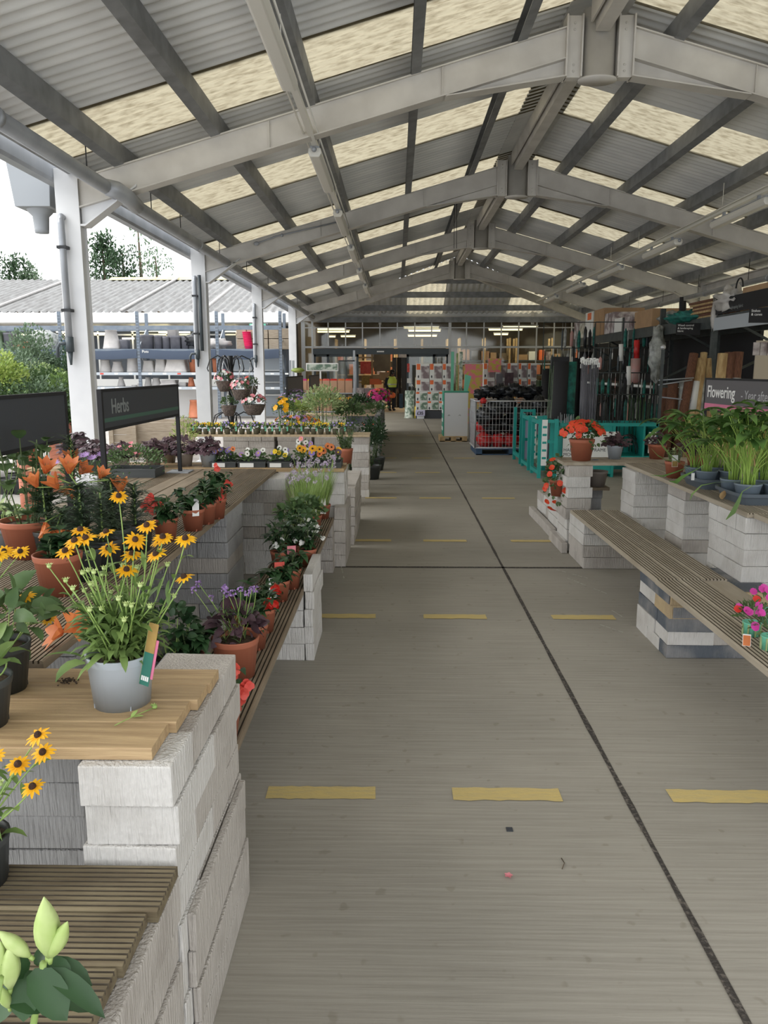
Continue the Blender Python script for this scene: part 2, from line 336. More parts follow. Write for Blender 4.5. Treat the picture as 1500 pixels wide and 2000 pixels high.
# ============================================================ THE SHELL
WY = 31.0                                   # the glazed end wall
def build_shell():
    b = MB(); b.box(-3.75, 9, .2, WY, -.12, 0); struct(b, 'floor', M['conc'])
    b = MB(); b.box(-60, -3.75, .2, 90, -.14, -.02); b.box(-3.75, 9, -6, .2, -.14, -.02); struct(b, 'floor', M['ground'])
    b = MB(); b.box(-3.75, 9, WY, 42, -.1, 0.001); struct(b, 'floor', M['beige'])
    b = MB()                                # expansion joints
    r = random.Random(3)
    P = []; n = 120
    for i in range(n+1):
        Y = 1.2+(28-1.2)*i/n; e = .011+r.uniform(-.003, .003); P += [(.915-e, Y, .0025), (.915+e, Y, .0025)]
    b.add(P, [(2*i, 2*i+1, 2*i+3, 2*i+2) for i in range(n)])
    for Yj, e in ((6.45, .022), (17.7, .02), (11.3, .006)):
        P = [(-3.7+12.6*i/60, Yj+s_*(e+r.uniform(-.004, .004)), .0025) for i in range(61) for s_ in (-1, 1)]
        b.add(P, [(2*i, 2*i+2, 2*i+3, 2*i+1) for i in range(60)])
    struct(b, 'trim_1', M['joint'])
    # yellow dashes across the aisle
    rows = [(2.84, [(-.515, -.079), (.228, .658), (1.09, 1.5)]), (5.10, [(-.56, -.14), (.188, .62), (1.07, 1.495)]),
            (7.5, [(-.46, -.05), (.269, .696), (1.134, 1.566)]), (10.09, [(-.42, .0), (.303, .722), (1.13, 1.56)]),
            (12.67, [(-.4, .0), (.309, .715), (1.16, 1.57)]), (14.8, [(-.4, 0), (.29, .67), (1.10, 1.5)]), (19.9, [(-.4, 0), (.26, .66)])]
    for i, (Y, sp) in enumerate(rows):
        for j, (a, c) in enumerate(sp):
            b = MB(); k = 14; e = .046
            P = []
            for q in range(k+1):
                x = a+(c-a)*q/k
                P += [(x, Y-e+r.uniform(-.005, .005), .003), (x+r.uniform(-.003, .003), Y+e+r.uniform(-.005, .005), .003)]
            b.add(P, [(2*q, 2*q+2, 2*q+3, 2*q+1) for q in range(k)])
            o = b.build('floor_marking', M['mark'])
            side = ['left', 'middle', 'right'][j]
            tag(o, 'worn yellow painted dash on the concrete aisle, %s one of the %s row from the front' % (side, ORD[i]), 'floor marking')
    # scuffs and litter
    b = MB()
    for (x, y, l, a) in [(1148, 1130, .35, 2.2), (1230, 1240, .3, 2.2), (1185, 1160, .5, 2.0), (672, 1130, .5, 1.7), (712, 985, .8, 1.6), (1215, 1205, .15, 1.8), (1060, 960, .12, 2.3), (980, 960, .1, 2.3)]:
        p = gz(x, y); d = Vector((math.cos(a), math.sin(a), 0)); t = Vector((-d.y, d.x, 0))*.004
        for k in range(6):
            if r.random() < .75:
                q = p+d*(l*k/6); q2 = p+d*(l*(k+.8)/6)
                b.add([(q-t)+Vector((0, 0, .003)), (q+t)+Vector((0, 0, .003)), (q2+t)+Vector((0, 0, .003)), (q2-t)+Vector((0, 0, .003))], [(0, 1, 2, 3)])
    struct(b, 'trim_2', M['scuff'])
    p = gz(993, 1714); b = MB()
    for k in range(5):
        a = k*1.25; b.leaf((p.x, p.y, .006), (math.cos(a), math.sin(a), .35), .016, .006, .3)
    tag(b.build('fallen_petals', M['pin']), 'tiny pink fallen blossom lying on the bare concrete of the aisle', 'petals')
    p = gz(995, 1621); b = MB(); b.box(p.x-.012, p.x+.012, p.y-.012, p.y+.012, .001, .004)
    tag(b.build('litter_scrap', M['char']), 'small dark square scrap lying on the aisle floor near the front', 'litter')
    p = gz(1100, 1688); b = MB(); b.tube([(p.x-.01, p.y-.03, .003), (p.x+.004, p.y, .005), (p.x, p.y+.03, .003)], .0016, 5)
    tag(b.build('dry_twig', M['trunk']), 'short brown dry twig lying on the front concrete slab', 'twig')
    # ---- roof sheets. Ridge X 2.06, underside 5.40, slope .28
    XR, ZR, S = 2.06, 5.40, .28
    lites = [(1.0, 2.05), (4.3, 5.35), (7.6, 8.65), (10.92, 12.05), (14.2, 15.15), (17.55, 18.65), (20.85, 21.9), (24.2, 25.4)]
    pitch = .146; amp = .024
    def sheet(y0, y1, xa, xb):
        b = MB(); n = max(8, int((y1-y0)/pitch*8)); P = []
        for i in range(n+1):
            Y = y0+(y1-y0)*i/n; dz = amp*math.cos(2*math.pi*Y/pitch)
            for X in (xa, xb): P.append((X, Y, ZR-S*abs(X-XR)+dz))
        F = [(2*i, 2*i+1, 2*i+3, 2*i+2) for i in range(n)]
        b.add(P, F, 0, True); return b
    seg = []; y = -1.5  # unseen front stretch of roof, extended toward the camera to cut skylight
    for a, c in lites: seg.append((y, a)); y = c
    seg.append((y, 26.7))
    bb = MB()
    for (xa, xb) in ((-3.5, XR), (XR, 8.25)):
        for a, c in seg:
            q = sheet(a-.03, c+.03, xa, xb); bb.add([(p[0], p[1], p[2]+.012) for p in q.v], q.f, 0, True)
    # hipped end of the roof down to the top of the end wall
    e = (-3.5, 8.25); n = 330; P = []; F = []
    for i in range(n+1):
        X = e[0]+(e[1]-e[0])*i/n; k = abs(X-XR)/6.0; ytop = 26.7+(31.3-26.7)*min(1, k); ztop = ZR-S*abs(X-XR)
        dz = .03*math.cos(2*math.pi*X/.2)
        P += [(X, ytop, ztop+dz), (X, 31.4, ZR-S*6+dz-.05)]
    F = [(2*i, 2*i+1, 2*i+3, 2*i+2) for i in range(n) if not ((i//2) % 200 in range(60, 72) or False)]
    hip = []; lit = []
    for i in range(n):
        X = e[0]+(e[1]-e[0])*i/n
        (lit if (.35 < X < 1.75 or 4.2 < X < 5.6) else hip).append((2*i, 2*i+1, 2*i+3, 2*i+2))
    bb.add(P, hip, 0, True)
    P2 = []; F2 = []                           # main slope beyond the last truss, cut by the hip line
    for sx, xe in ((-1, -3.5), (1, 8.25)):
        k0 = len(P2); nn = 240
        for i in range(nn+1):
            Y = 26.7+(31.35-26.7)*i/nn; xi = XR+sx*6.0*(Y-26.7)/(31.3-26.7); xi = max(min(xi, 8.25), -3.5); dz = amp*math.cos(2*math.pi*Y/pitch)
            P2 += [(xi, Y, ZR-S*abs(xi-XR)+dz), (xe, Y, ZR-S*abs(xe-XR)+dz)]
        F2 += [(k0+2*i, k0+2*i+1, k0+2*i+3, k0+2*i+2) for i in range(nn)]
    bb.add(P2, F2, 0, True)
    struct(bb, 'ceiling', M['sheet'])
    b = MB(); b.add(P, lit, 0, True); struct(b, 'window_1', M['lite'])
    k = 2
    for a, c in lites:
        for xa, xb in ((-3.5, XR-.02), (XR+.02, 8.25)):
            struct(sheet(a, c, xa, xb), 'window_%d' % k, M['lite']); k += 1
    # ridge lining
    b = MB(); b.prism([(XR-.32, ZR-.10), (XR, ZR-.012), (XR+.32, ZR-.10), (XR+.32, ZR-.085), (XR, ZR+.0), (XR-.32, ZR-.085)], 1, 3.0, 26.8)
    struct(b, 'trim_3', M['sheet'])
    # right side wall cladding
    b = MB(); n = 560; P = []
    for i in range(n+1):
        Y = 3+28.0*i/n; ph = (Y/.2) % 1; dx = .03 if ph < .5 else 0
        P += [(8.1+dx, Y, 0), (8.1+dx, Y, 3.74)]
    b.add(P, [(2*i, 2*i+2, 2*i+3, 2*i+1) for i in range(n)]); struct(b, 'wall_right', M['cream'])

def purlins():
    r = random.Random(5)
    names = {-2.93: 'lowest on the open left side', -1.9: 'second up from the left eave', -.9: 'running above the left light fittings', .19: 'high on the left slope', 1.27: 'just left of the ridge',
             2.85: 'just right of the ridge', 3.97: 'second to the right of the ridge', 5.02: 'running above the right light fittings', 6.08: 'above the right racking', 7.1: 'lowest on the right slope'}
    for X, lb in names.items():
        zt = 5.37-.28*abs(X-2.06); yend = 26.7+(31.3-26.7)*abs(X-2.06)/6.0
        b = MB(); sgn = 1 if X < 2.06 else -1; h = .19; t = .1
        s_ = .28*sgn
        # channel section: web with two flanges, following the slope
        def pt(u, v_): return (X+u, zt+v_+s_*u)
        poly = [pt(-t/2, 0), pt(t/2, 0), pt(t/2, -.012), pt(-t/2+.012, -.012), pt(-t/2+.012, -h+.012), pt(t/2, -h+.012), pt(t/2, -h), pt(-t/2, -h)]
        if sgn > 0: poly = [pt(t/2, 0), pt(-t/2, 0), pt(-t/2, -.012), pt(t/2-.012, -.012), pt(t/2-.012, -h+.012), pt(-t/2, -h+.012), pt(-t/2, -h), pt(t/2, -h)]
        b.prism(poly, 1, 3.1, yend)
        b.prism([pt(-t/2, -h), pt(t/2, -h), pt(t/2, 0), pt(-t/2, 0)], 1, 3.1, 3.12)
        tag(b.build('roof_purlin', M['purlin']), 'dark steel roof purlin, ' + lb, 'purlin')
    b = MB(); zt = 3.84
    b.prism([(-3.48, zt-.14), (-3.42, zt-.14), (-3.42, zt), (-3.48, zt)], 1, 3.1, 31)
    tag(b.build('eaves_beam', M['purlin']), 'slim dark rail under the roof edge above the gap over the left columns', 'beam')
    b = MB(); b.prism([(-3.80, 3.82), (-3.80, 3.66), (-3.76, 3.63), (-3.66, 3.63), (-3.635, 3.66), (-3.635, 3.82), (-3.645, 3.82), (-3.645, 3.67), (-3.67, 3.645), (-3.75, 3.645), (-3.785, 3.67), (-3.785, 3.82)], 1, -1.5, 31)
    tag(b.build('gutter', M['galvp']), 'grey blue box gutter running along the tops of the left columns', 'beam')
    b = MB(); b.box(7.55, 7.75, 3.1, 31, 3.52, 3.54); b.box(7.55, 7.75, 3.1, 31, 3.72, 3.74); b.box(7.64, 7.66, 3.1, 31, 3.54, 3.72)
    tag(b.build('eaves_beam', M['steel']), 'pale eaves beam along the right wall above the racking', 'beam')
    # twin ridge beam between the trusses
FY = [8.7, 14.2, 20.0, 26.6]
def frames():
    nm = ['nearest', 'second', 'third', 'farthest']
    for i, Y in enumerate(FY):
        t = thing('portal_frame', 'white steel portal frame carrying the roof, %s of the four with a boxed apex' % nm[i], 'steel frame', (2.06, Y, 0))
        hw = .085
        for sx in (-1, 1):
            side = 'left' if sx < 0 else 'right'
            xe = 2.06+sx*5.45; xi = 2.06+sx*.34
            def zt(x): return 5.19-.28*abs(x-2.06)
            b = MB()   # I-section rafter: flanges and web
            H = .30
            for (z0, z1, w_) in ((0, -.014, hw), (-H+.014, -H, hw), (-.014, -H+.014, .006)):
                P = []
                for x in (xi, xe):
                    for yy in (Y-w_, Y+w_): P += [(x, yy, zt(x)+z0), (x, yy, zt(x)+z1)]
                b.add(P, [(0, 1, 3, 2), (4, 6, 7, 5), (0, 2, 6, 4), (1, 5, 7, 3), (0, 4, 5, 1), (2, 3, 7, 6)])
            for x in (2.06+sx*1.6, 2.06+sx*3.4):     # stiffener
                b.box(x-.004, x+.004, Y-hw+.005, Y+hw-.005, zt(x)-H+.01, zt(x)-.02)
            # web near face plated (painted boxed face)
            P = [(xi, Y-.05, zt(xi)-.014), (xe, Y-.05, zt(xe)-.014), (xe, Y-.05, zt(xe)-H+.014), (xi, Y-.05, zt(xi)-H+.014)]
            P += [(p[0], Y+.05, p[2]) for p in P]
            b.add(P, [(0, 1, 2, 3), (7, 6, 5, 4), (0, 4, 5, 1), (3, 2, 6, 7)])
            b.build('rafter', M['steel'], t)
            # tapering gusset below the rafter at the apex
            b = MB(); x2 = 2.06+sx*1.55
            b.prism([(xi, zt(xi)-H), (xi, 4.64), (x2, zt(x2)-H)], 1, Y-.012, Y+.012)
            b.prism([(xi, 4.64), (xi, 4.625), (x2+.02*sx, zt(x2)-H-.015), (x2, zt(x2)-H)], 1, Y-hw, Y+hw)
            b.build('apex_gusset', M['steel'], t)
            # end plate pair with bolts
            b = MB(); x0 = min(xi, xi-sx*.16); x1 = max(xi, xi-sx*.16)
            b.box(xi-.008, xi+.008, Y-.1, Y+.1, 4.62, 5.20)
            b.box(xi-sx*.155-.008, xi-sx*.155+.008, Y-.1, Y+.1, 4.62, 5.20)
            b.box(x0, x1, Y-.055, Y+.055, 4.62, 5.20)
            b.build('end_plate', M['steel'], t)
            for zb in (4.68, 4.74, 5.07, 5.13):
                bo = MB(); xm = xi-sx*.08; bo.lathe((xm, Y-.06, zb), [(.014, -.0), (.014, .0)], 8); bo = MB()
                bo.ell((xm, Y-.058, zb), (.013, .01, .013), 8, 4); bo.build('bolt', M['steel'], t)
            # column
            xc0, xc1 = (-3.63, -3.38) if sx < 0 else (7.50, 7.75)
            b = MB()
            ch = 3.86 if sx < 0 else 3.9
            b.box(xc0, xc1, Y-.09, Y-.078, 0, ch-.1); b.box(xc0, xc1, Y+.078, Y+.09, 0, ch-.1); b.box((xc0+xc1)/2-.1, (xc0+xc1)/2+.1, Y-.078, Y+.078, 0, ch-.12)
            b.box(xc0-.05, xc1+.05, Y-.15, Y+.15, 0, .02)
            b.build('column', M['steel_b'] if sx < 0 else M['steel'], t, bevel=.004)
            # haunch plate at the eaves
            b = MB(); xa = xc1 if sx < 0 else xc0; xh = xa-sx*.62
            b.prism([(xa, 3.20), (xa-sx*.05, 3.20), (xh, 3.60), (xh, zt(xh)-.05), (xa, zt(xa)-.05)], 1, Y-.03, Y+.03)
            b.prism([(xa, 3.18), (xa-sx*.05, 3.18), (xh, 3.58), (xh, 3.60), (xa-sx*.05, 3.20), (xa, 3.20)], 1, Y-.085, Y+.085)
            b.build('haunch', M['steel_b'] if sx < 0 else M['steel'], t)
        # apex tube with round bottom plate
        b = MB(); b.lathe((2.06, Y, 0), [(.001, 4.60), (.20, 4.60), (.20, 4.62), (.165, 4.62), (.165, 5.27), (.001, 5.27)], 24, sy=.75)
        b.build('apex_post', M['steel'], t)
    # ridge beams from apex to apex
    ys = [3.1]+FY
    for i in range(4):
        a, c = ys[i]+(.14 if i else 0), ys[i+1]-.14
        b = MB(); b.box(1.99, 2.13, a, c, 5.02, 5.16); b.box(1.94, 1.96, a, c, 5.10, 5.30)
        tag(b.build('ridge_beam', M['steel']), ['pale steel ridge beam above the front end of the aisle, nearest one', 'pale steel ridge beam between nearest and second portal frames', 'pale steel ridge beam between second and third portal frames', 'pale steel ridge beam between third and farthest portal frames'][i], 'beam')
    # hip rafters and the purlins of the hipped end
    for sx, lb in ((-1, 'left'), (1, 'right')):
        b = MB(); b.bar((2.06+sx*.35, 26.95, 4.85), (2.06+sx*5.3, 30.8, 3.58), .12, .24)
        tag(b.build('hip_rafter', M['steel']), 'pale diagonal hip rafter running down to the %s corner of the end wall' % lb, 'rafter')
    for j, k in enumerate((.22, .45, .68, .9)):
        Y = 26.9+(31.2-26.9)*k; z = 5.30-1.68*k-.12; hw = 5.75*k
        b = MB(); b.box(2.06-hw, 2.06+hw, Y-.05, Y+.05, z-.2, z)
        tag(b.build('hip_purlin', M['purlin']), 'dark cross purlin of the hipped roof end, %s from the top' % ORD[j], 'purlin')
    for sx, lb in ((-2.72, 'left'), (3.2, 'right')):
        b = MB(); b.box(2.06+sx-.05, 2.06+sx+.05, 30.85, 30.97, 3.4, 4.25)
        tag(b.build('steel_strut', M['steel']), 'short pale strut standing above the %s part of the glazing' % lb, 'strut')

def services():
    # rain pipes / heating pipes along both eaves
    for X, z, r_, m, lb in ((-3.0, 3.52, .07, 'galvp', 'long grey pipe hung under the left slope beside the eaves'), (6.95, 3.36, .06, 'galvp', 'long grey pipe hung along the right side above the racking')):
        t = thing('hanging_pipe', lb, 'pipe', (X, 3.1, z))
        b = MB(); b.tube([(X, 3.1, z), (X, 8.2, z), (X+(.0), 28.5, z)], r_, 12)
        for Y in (6.1, 9.1, 12.1, 15.1, 18.1, 21.1, 24.1): b.tube([(X, Y, z), (X, Y+.06, z)], r_+.012, 12)
        b.build('pipe', M[m], t)
        for Y in (5.6, 7.9, 9.9, 11.2, 13.6, 16, 18.6, 21, 24):
            c = MB(); c.tube([(X, Y, z), (X, Y, z+.46)], .006, 6); c.build('hanger_rod', M['blk'], t)
    b = MB(); z = 3.52; b.tube([(-3.0, 8.4, z), (-2.92, 8.45, z-.01), (-2.86, 8.6, z-.05), (-2.86, 8.9, z-.09)], .085, 12)
    tag(b.build('pipe_elbow', M['galvp']), 'thick grey pipe elbow fixed under the nearest rafter at the left', 'pipe')
    # light runs
    for X, z, ys, dz, side in ((-.9, 4.06, (5.2, 8.95, 12.3, 15.7, 19.2, 22.6), -.07, 'left'), (4.75, 3.92, (10.5, 13.75, 17.1, 20.5, 23.8), -.13, 'right')):
        b = MB(); b.box(X-.03, X+.03, 3.1, 27.2, z, z+.05); b.box(X-.09, X-.075, 3.1, 27.2, z+.03, z+.045); b.tube([(X+.07, 3.1, z+.04), (X+.07, 27.2, z+.04)], .01, 6)
        for Y in (4, 6.5, 9.5, 12, 16, 18, 22, 24.5): b.tube([(X, Y, z+.04), (X, Y, z+.42)], .004, 5)
        tag(b.build('cable_trunking', M['fixt']), 'pale metal cable trunking carrying the %s row of light fittings' % side, 'trunking')
        for k, Y in enumerate(ys):
            t = thing('light_fitting', 'unlit grey batten light fitting on the %s trunking, %s from the front' % (side, ORD[k]), 'light', (X, Y, z+dz))
            b = MB()
            for q in range(2): pass
            b.prism([(X-.065, z+dz+.05), (X-.075, z+dz+.0), (X-.05, z+dz-.045), (X+.05, z+dz-.045), (X+.075, z+dz), (X+.065, z+dz+.05)], 1, Y, Y+1.75)
            b.build('diffuser', M['fixt'], t, bevel=.01)
            b = MB(); b.box(X-.05, X+.05, Y+.01, Y+1.74, z+dz+.05, z+dz+.068); b.box(X-.02, X+.02, Y+.3, Y+.33, z+dz+.068, z+.01); b.box(X-.02, X+.02, Y+1.4, Y+1.43, z+dz+.068, z+.01)
            b.build('housing', M['galvp'], t)
            b = MB(); b.ell((X+.0, Y-.05, z+dz+.02), (.03, .03, .03), 8, 5); b.build('junction_box', M['galvp'], t)
    b = MB(); z0 = 3.9
    pts = [(-2.45, 14.05, 3.83), (-2.1, 14.05, 3.95), (-.95, 14.05, 4.2)]
    b.tube(pts, .014, 6); b.ell((-2.45, 14.05, 3.83), (.05, .03, .04), 8, 5); b.ell((-2.0, 14.04, 3.965), (.03, .03, .03), 8, 5)
    tag(b.build('conduit', M['galvp']), 'thin conduit clipped along the second rafter up to the left light run', 'conduit')
    b = MB()
    for dx in (0, .05): b.tube([(1.15+dx, 16.5, 5.05), (1.16+dx, 16.5, 4.1)], .006, 5)
    tag(b.build('hanging_wires', M['blk']), 'pair of thin wires hanging in the bay beyond the second frame', 'wires')
    # downpipes and valves on the left columns
    for i, Y in enumerate(FY[:3]):
        lb = ['nearest', 'second', 'third'][i]
        t = thing('downpipe', 'grey downpipe clamped to the front of the %s left column' % lb, 'pipe', (-3.56, Y-.15, 1.9))
        b = MB(); X = -3.56; y = Y-.15
        b.tube([(X, y, 3.24), (X, y, 3.19), (X, y, 1.92)], .035, 12); b.tube([(X, Y-.04, 3.25), (X-.005, Y-.12, 3.27), (X, y, 3.2)], .034, 10)
        b.build('pipe', M['galvp'], t)
        b = MB(); b.tube([(X, y, 2.02), (X, y, 1.86)], .043, 12, 0); b.tube([(X, y, 1.86), (X, y, 1.72)], [.03, .012], 8)
        b.tube([(X, y-.01, 1.95), (X-.10, y-.02, 1.95), (X-.13, y-.02, 1.90), (X-.13, y-.02, 1.80)], .02, 8)
        b.build('valve', M['dgrey'], t)
        for z in (2.3, 2.95):
            b = MB(); b.box(X-.05, X+.05, y-.045, y+.07, z-.015, z+.015); b.build('pipe_clip', M['blk'], t)
        if i == 1:
            b = MB(); b.tube([(X+.09, y-.02, 3.3), (X+.09, y-.02, 2.0)], .03, 10); tag(b.build('downpipe', M['dgrey']), 'darker second downpipe beside the pale one on the second left column', 'pipe')
    # rainwater hopper outside the nearest column
    t = thing('rainwater_hopper', 'large square box hopper with a spout hanging outside the nearest left column', 'hopper', (-4.1, 9.3, 3.2))
    b = MB(); P = []
    for z, h in ((3.475, .20), (4.02, .25)):
        for sx, sy in ((-1, -1), (1, -1), (1, 1), (-1, 1)): P.append((-4.1+sx*h, 9.3+sy*h, z))
    b.add(P, [(0, 3, 2, 1), (4, 5, 6, 7), (0, 1, 5, 4), (1, 2, 6, 5), (2, 3, 7, 6), (3, 0, 4, 7)]); b.build('box', M['hopper'], t, bevel=.006)
    b = MB(); b.lathe((-4.1, 9.3, 0), [(.15, 3.475), (.13, 3.44), (.09, 3.40), (.08, 3.26), (.075, 3.22), (.001, 3.21)], 16); b.build('spout', M['hopper'], t); b = MB(); b.box(-4.1, -3.7, 9.27, 9.33, 3.66, 3.70); b.build('bracket', M['galvp'], t)

build_shell(); purlins(); frames(); services()

# ---- end wall: glazing, sliding doors, store beyond
def end_wall():
    Y = WY
    xm = [gy(px, 650, Y).x for px in (610, 641, 675, 708, 742, 776, 810, 843, 877, 911, 945, 979, 1013, 1048, 1082, 1116)]
    b = MB(); b.box(-3.75, 8.1, Y-.12, Y+.1, 3.52, 3.72); struct(b, 'trim_4', M['steel'])
    b = MB(); b.box(-3.75, 8.1, Y-.02, Y+.02, 3.72, 3.9); struct(b, 'wall_back', M['sheet'])
    # side returns
    b = MB()
    for x in xm: b.box(x-.022, x+.022, Y-.04, Y+.02, 2.55 if -3.4 < x < 2.0 else 1.9, 3.52)
    for z in (3.28, 2.52, 2.56): b.box(-3.75, 7.2, Y-.03, Y+.01, z-.018, z+.018)
    b.box(2.05, 7.2, Y-.03, Y+.01, 1.86, 1.92); b.box(2.02, 2.12, Y-.06, Y+.04, 0, 3.52); b.box(-3.75, -3.6, Y-.06, Y+.04, 0, 3.52); b.box(-3.35, -3.27, Y-.05, Y+.03, 0, 3.52)
    for x in xm:
        if x > 2.2: b.box(x-.02, x+.02, Y-.03, Y+.01, .3, 1.9)
    struct(b, 'window_24', M['alu'])
    b = MB(); b.box(-3.7, 7.3, Y-.004, Y+.004, 2.56, 3.5); b.box(2.1, 7.3, Y-.004, Y+.004, .3, 2.54); b.box(-3.62, -3.3, Y-.004, Y+.004, .1, 2.5)
    struct(b, 'window_25', M['glass'])
    b = MB(); b.box(2.05, 8.1, Y-.05, Y+.05, 0, .3); b.box(7.2, 8.1, Y-.06, Y+.06, .3, 3.6); struct(b, 'wall_back', M['steel'])
    # sliding door set
    x0, x1 = -3.28, 2.03; zt = 2.48
    b = MB(); b.box(x0, x1, Y-.16, Y+.05, zt-.22, zt); struct(b, 'door_1', M['dgrey'])
    b = MB(); b.box(-.78, -.5, Y-.21, Y-.16, zt-.14, zt-.09); tag(b.build('door_sensor', M['white']), 'small white motion sensor on the dark header above the sliding door', 'sensor')
    def leaf(n_, a, c, yy):
        b = MB(); H = zt-.22
        b.box(a, a+.09, yy-.03, yy+.03, 0, H); b.box(c-.09, c, yy-.03, yy+.03, 0, H); b.box(a, c, yy-.03, yy+.03, 0, .1); b.box(a, c, yy-.03, yy+.03, H-.09, H)
        f = struct(b, n_, M['dgrey'])
        g = MB(); g.box(a+.09, c-.09, yy-.004, yy+.004, .1, H-.09); q = g.build('glass_pane', M['glass'], f)
    leaf('door_2', x0, -1.95, Y); leaf('door_3', -2.75, -1.5, Y-.08); leaf('door_4', .38, 1.5, Y-.08); leaf('door_5', .8, x1, Y)
    # notices on the right leaf
    for (px0, px1, py0, py1, m, lb) in ((795, 800, 710, 727, 'cor', 'narrow red notice stuck on the right sliding door'), (795, 803, 739, 748, 'paper', 'square white notice stuck on the right sliding door')):
        a = gy(px0, py1, Y-.13); c = gy(px1, py0, Y-.13); b = MB(); b.box(a.x, c.x, Y-.13, Y-.125, a.z, c.z)
        tag(b.build('door_notice', M[m]), lb, 'notice')
    p = gy(804, 755, Y-.13); text('A', .14, (p.x-.03, Y-.115, p.z), (HP, 0, 0), M['white'], bpy.data.objects['door_4'], bold=.004)
    # the store behind the glass
    b = MB(); b.box(-3.9, 9.2, 42, 42.1, 0, 4.2); struct(b, 'wall_back', M['dim'])
    b = MB(); b.box(-3.9, -3.8, Y+.1, 42, 0, 4.2); struct(b, 'wall_left', M['dim'])
    b = MB(); b.box(9.1, 9.2, Y+.1, 42, 0, 4.2); struct(b, 'wall_right', M['dim'])
    b = MB(); b.box(-3.9, 9.2, Y+.1, 42, 4.15, 4.25); struct(b, 'ceiling', M['dim'])
    k = 0
    for (px0, px1, py, D) in ((620, 673, 643, 34.5), (620, 682, 648, 36), (643, 655, 657.5, 38), (666, 694, 657, 39), (789, 857, 640, 34.5), (798, 860, 646, 36), (797, 853, 656, 38.5), (983, 1050, 639, 34.5), (955, 1020, 644, 35.5), (965, 992, 653, 38)):
        a = gy(px0, py, D); c = gy(px1, py, D); b = MB()
        t = thing('ceiling_tube_light', 'lit fluorescent tube inside the store, %s of those seen through the glazing from the left' % ORD[k], 'light', (a.x, D, a.z)); k += 1
        b.tube([(a.x, D, a.z), (c.x, D, a.z)], .035, 8); b.build('tube', M['tube'], t)
        b = MB(); b.box(a.x-.03, c.x+.03, D-.05, D+.05, a.z+.035, a.z+.09); b.build('housing', M['white'], t)
    for x in (-1, 3.2, 7): 
        l = bpy.data.lights.new('store_lamp', 'AREA'); l.energy = 55; l.size = 2.5; l.color = (1, .86, .62); lo = bpy.data.objects.new('store_lamp', l); COL.objects.link(lo); lo.location = (x, 36, 4.0)
    # tall store racking seen through the open doorway
    r = random.Random(11)
    for (xa, xb, D, lb) in ((-2.9, -.1, 37.5, 'orange and timber store racking seen through the open doorway, left part'), (0, 2.4, 37.5, 'dark store racking seen through the open doorway, right part'), (2.9, 5.2, 36.5, 'store racking seen through the glazing left of the red display'), (5.5, 8.8, 36.5, 'store racking seen through the glazing at the far right')):
        t = thing('store_shelving', lb, 'shelving', (xa, D, 0))
        for x in (xa, (xa+xb)/2, xb):
            b = MB(); b.box(x-.04, x+.04, D-.05, D+.05, 0, 3.1); b.box(x-.04, x+.04, D+.75, D+.85, 0, 3.1); b.build('upright', M['wood_pal'], t)
        for z in (.12, .8, 1.45, 2.1, 2.75):
            b = MB(); b.box(xa, xb, D, D+.8, z-.05, z); b.build('shelf', M['wood_edge'] if 'timber' in lb else M['dgrey'], t)
        x = xa+.1
    mats_ = ['card', 'orange', 'dim', 'slate', 'paper', 'kraft', 'terra_l', 'char', 'card', 'char', 'photo_a']
    CW = {'card': 'brown', 'orange': 'orange', 'dim': 'dark brown', 'slate': 'grey', 'paper': 'white', 'kraft': 'tan', 'terra_l': 'rust', 'char': 'charcoal', 'photo_a': 'picture-printed', 'dgrey': 'dark grey', 'blkm': 'black'}
    for (xa, xb, D) in ((-2.9, -.1, 37.5), (0, 2.4, 37.5), (2.9, 5.2, 36.5), (5.5, 8.8, 36.5)):
        for iz, z in enumerate((.12, .8, 1.45, 2.1)):
            x = xa+.08; ib = 0
            while x < xb-.3:
                w_ = r.uniform(.25, .6); w_ = min(w_, xb-.08-x); h = r.uniform(.25, .52)
                b = MB(); b.box(x, x+w_-.03, D+.05, D+.6, z+.001, z+h)
                m_ = mats_[r.randrange(len(mats_))]
                if xa == 0: m_ = r.choice(['char', 'slate', 'dgrey', 'char', 'blkm', 'paper'])
                tag(b.build('stock_box', M[m_], bevel=.01), '%s carton on %s shelf of %s store racking, %s from its left' % (CW[m_], ['lowest', 'second', 'third', 'top'][iz], {-2.9: 'left doorway', 0: 'right doorway', 2.9: 'middle', 5.5: 'far right'}[xa], ORD[min(ib, 11)]), 'box', 'boxes on the store racking')
                x += w_+r.uniform(0, .15); ib += 1
end_wall()
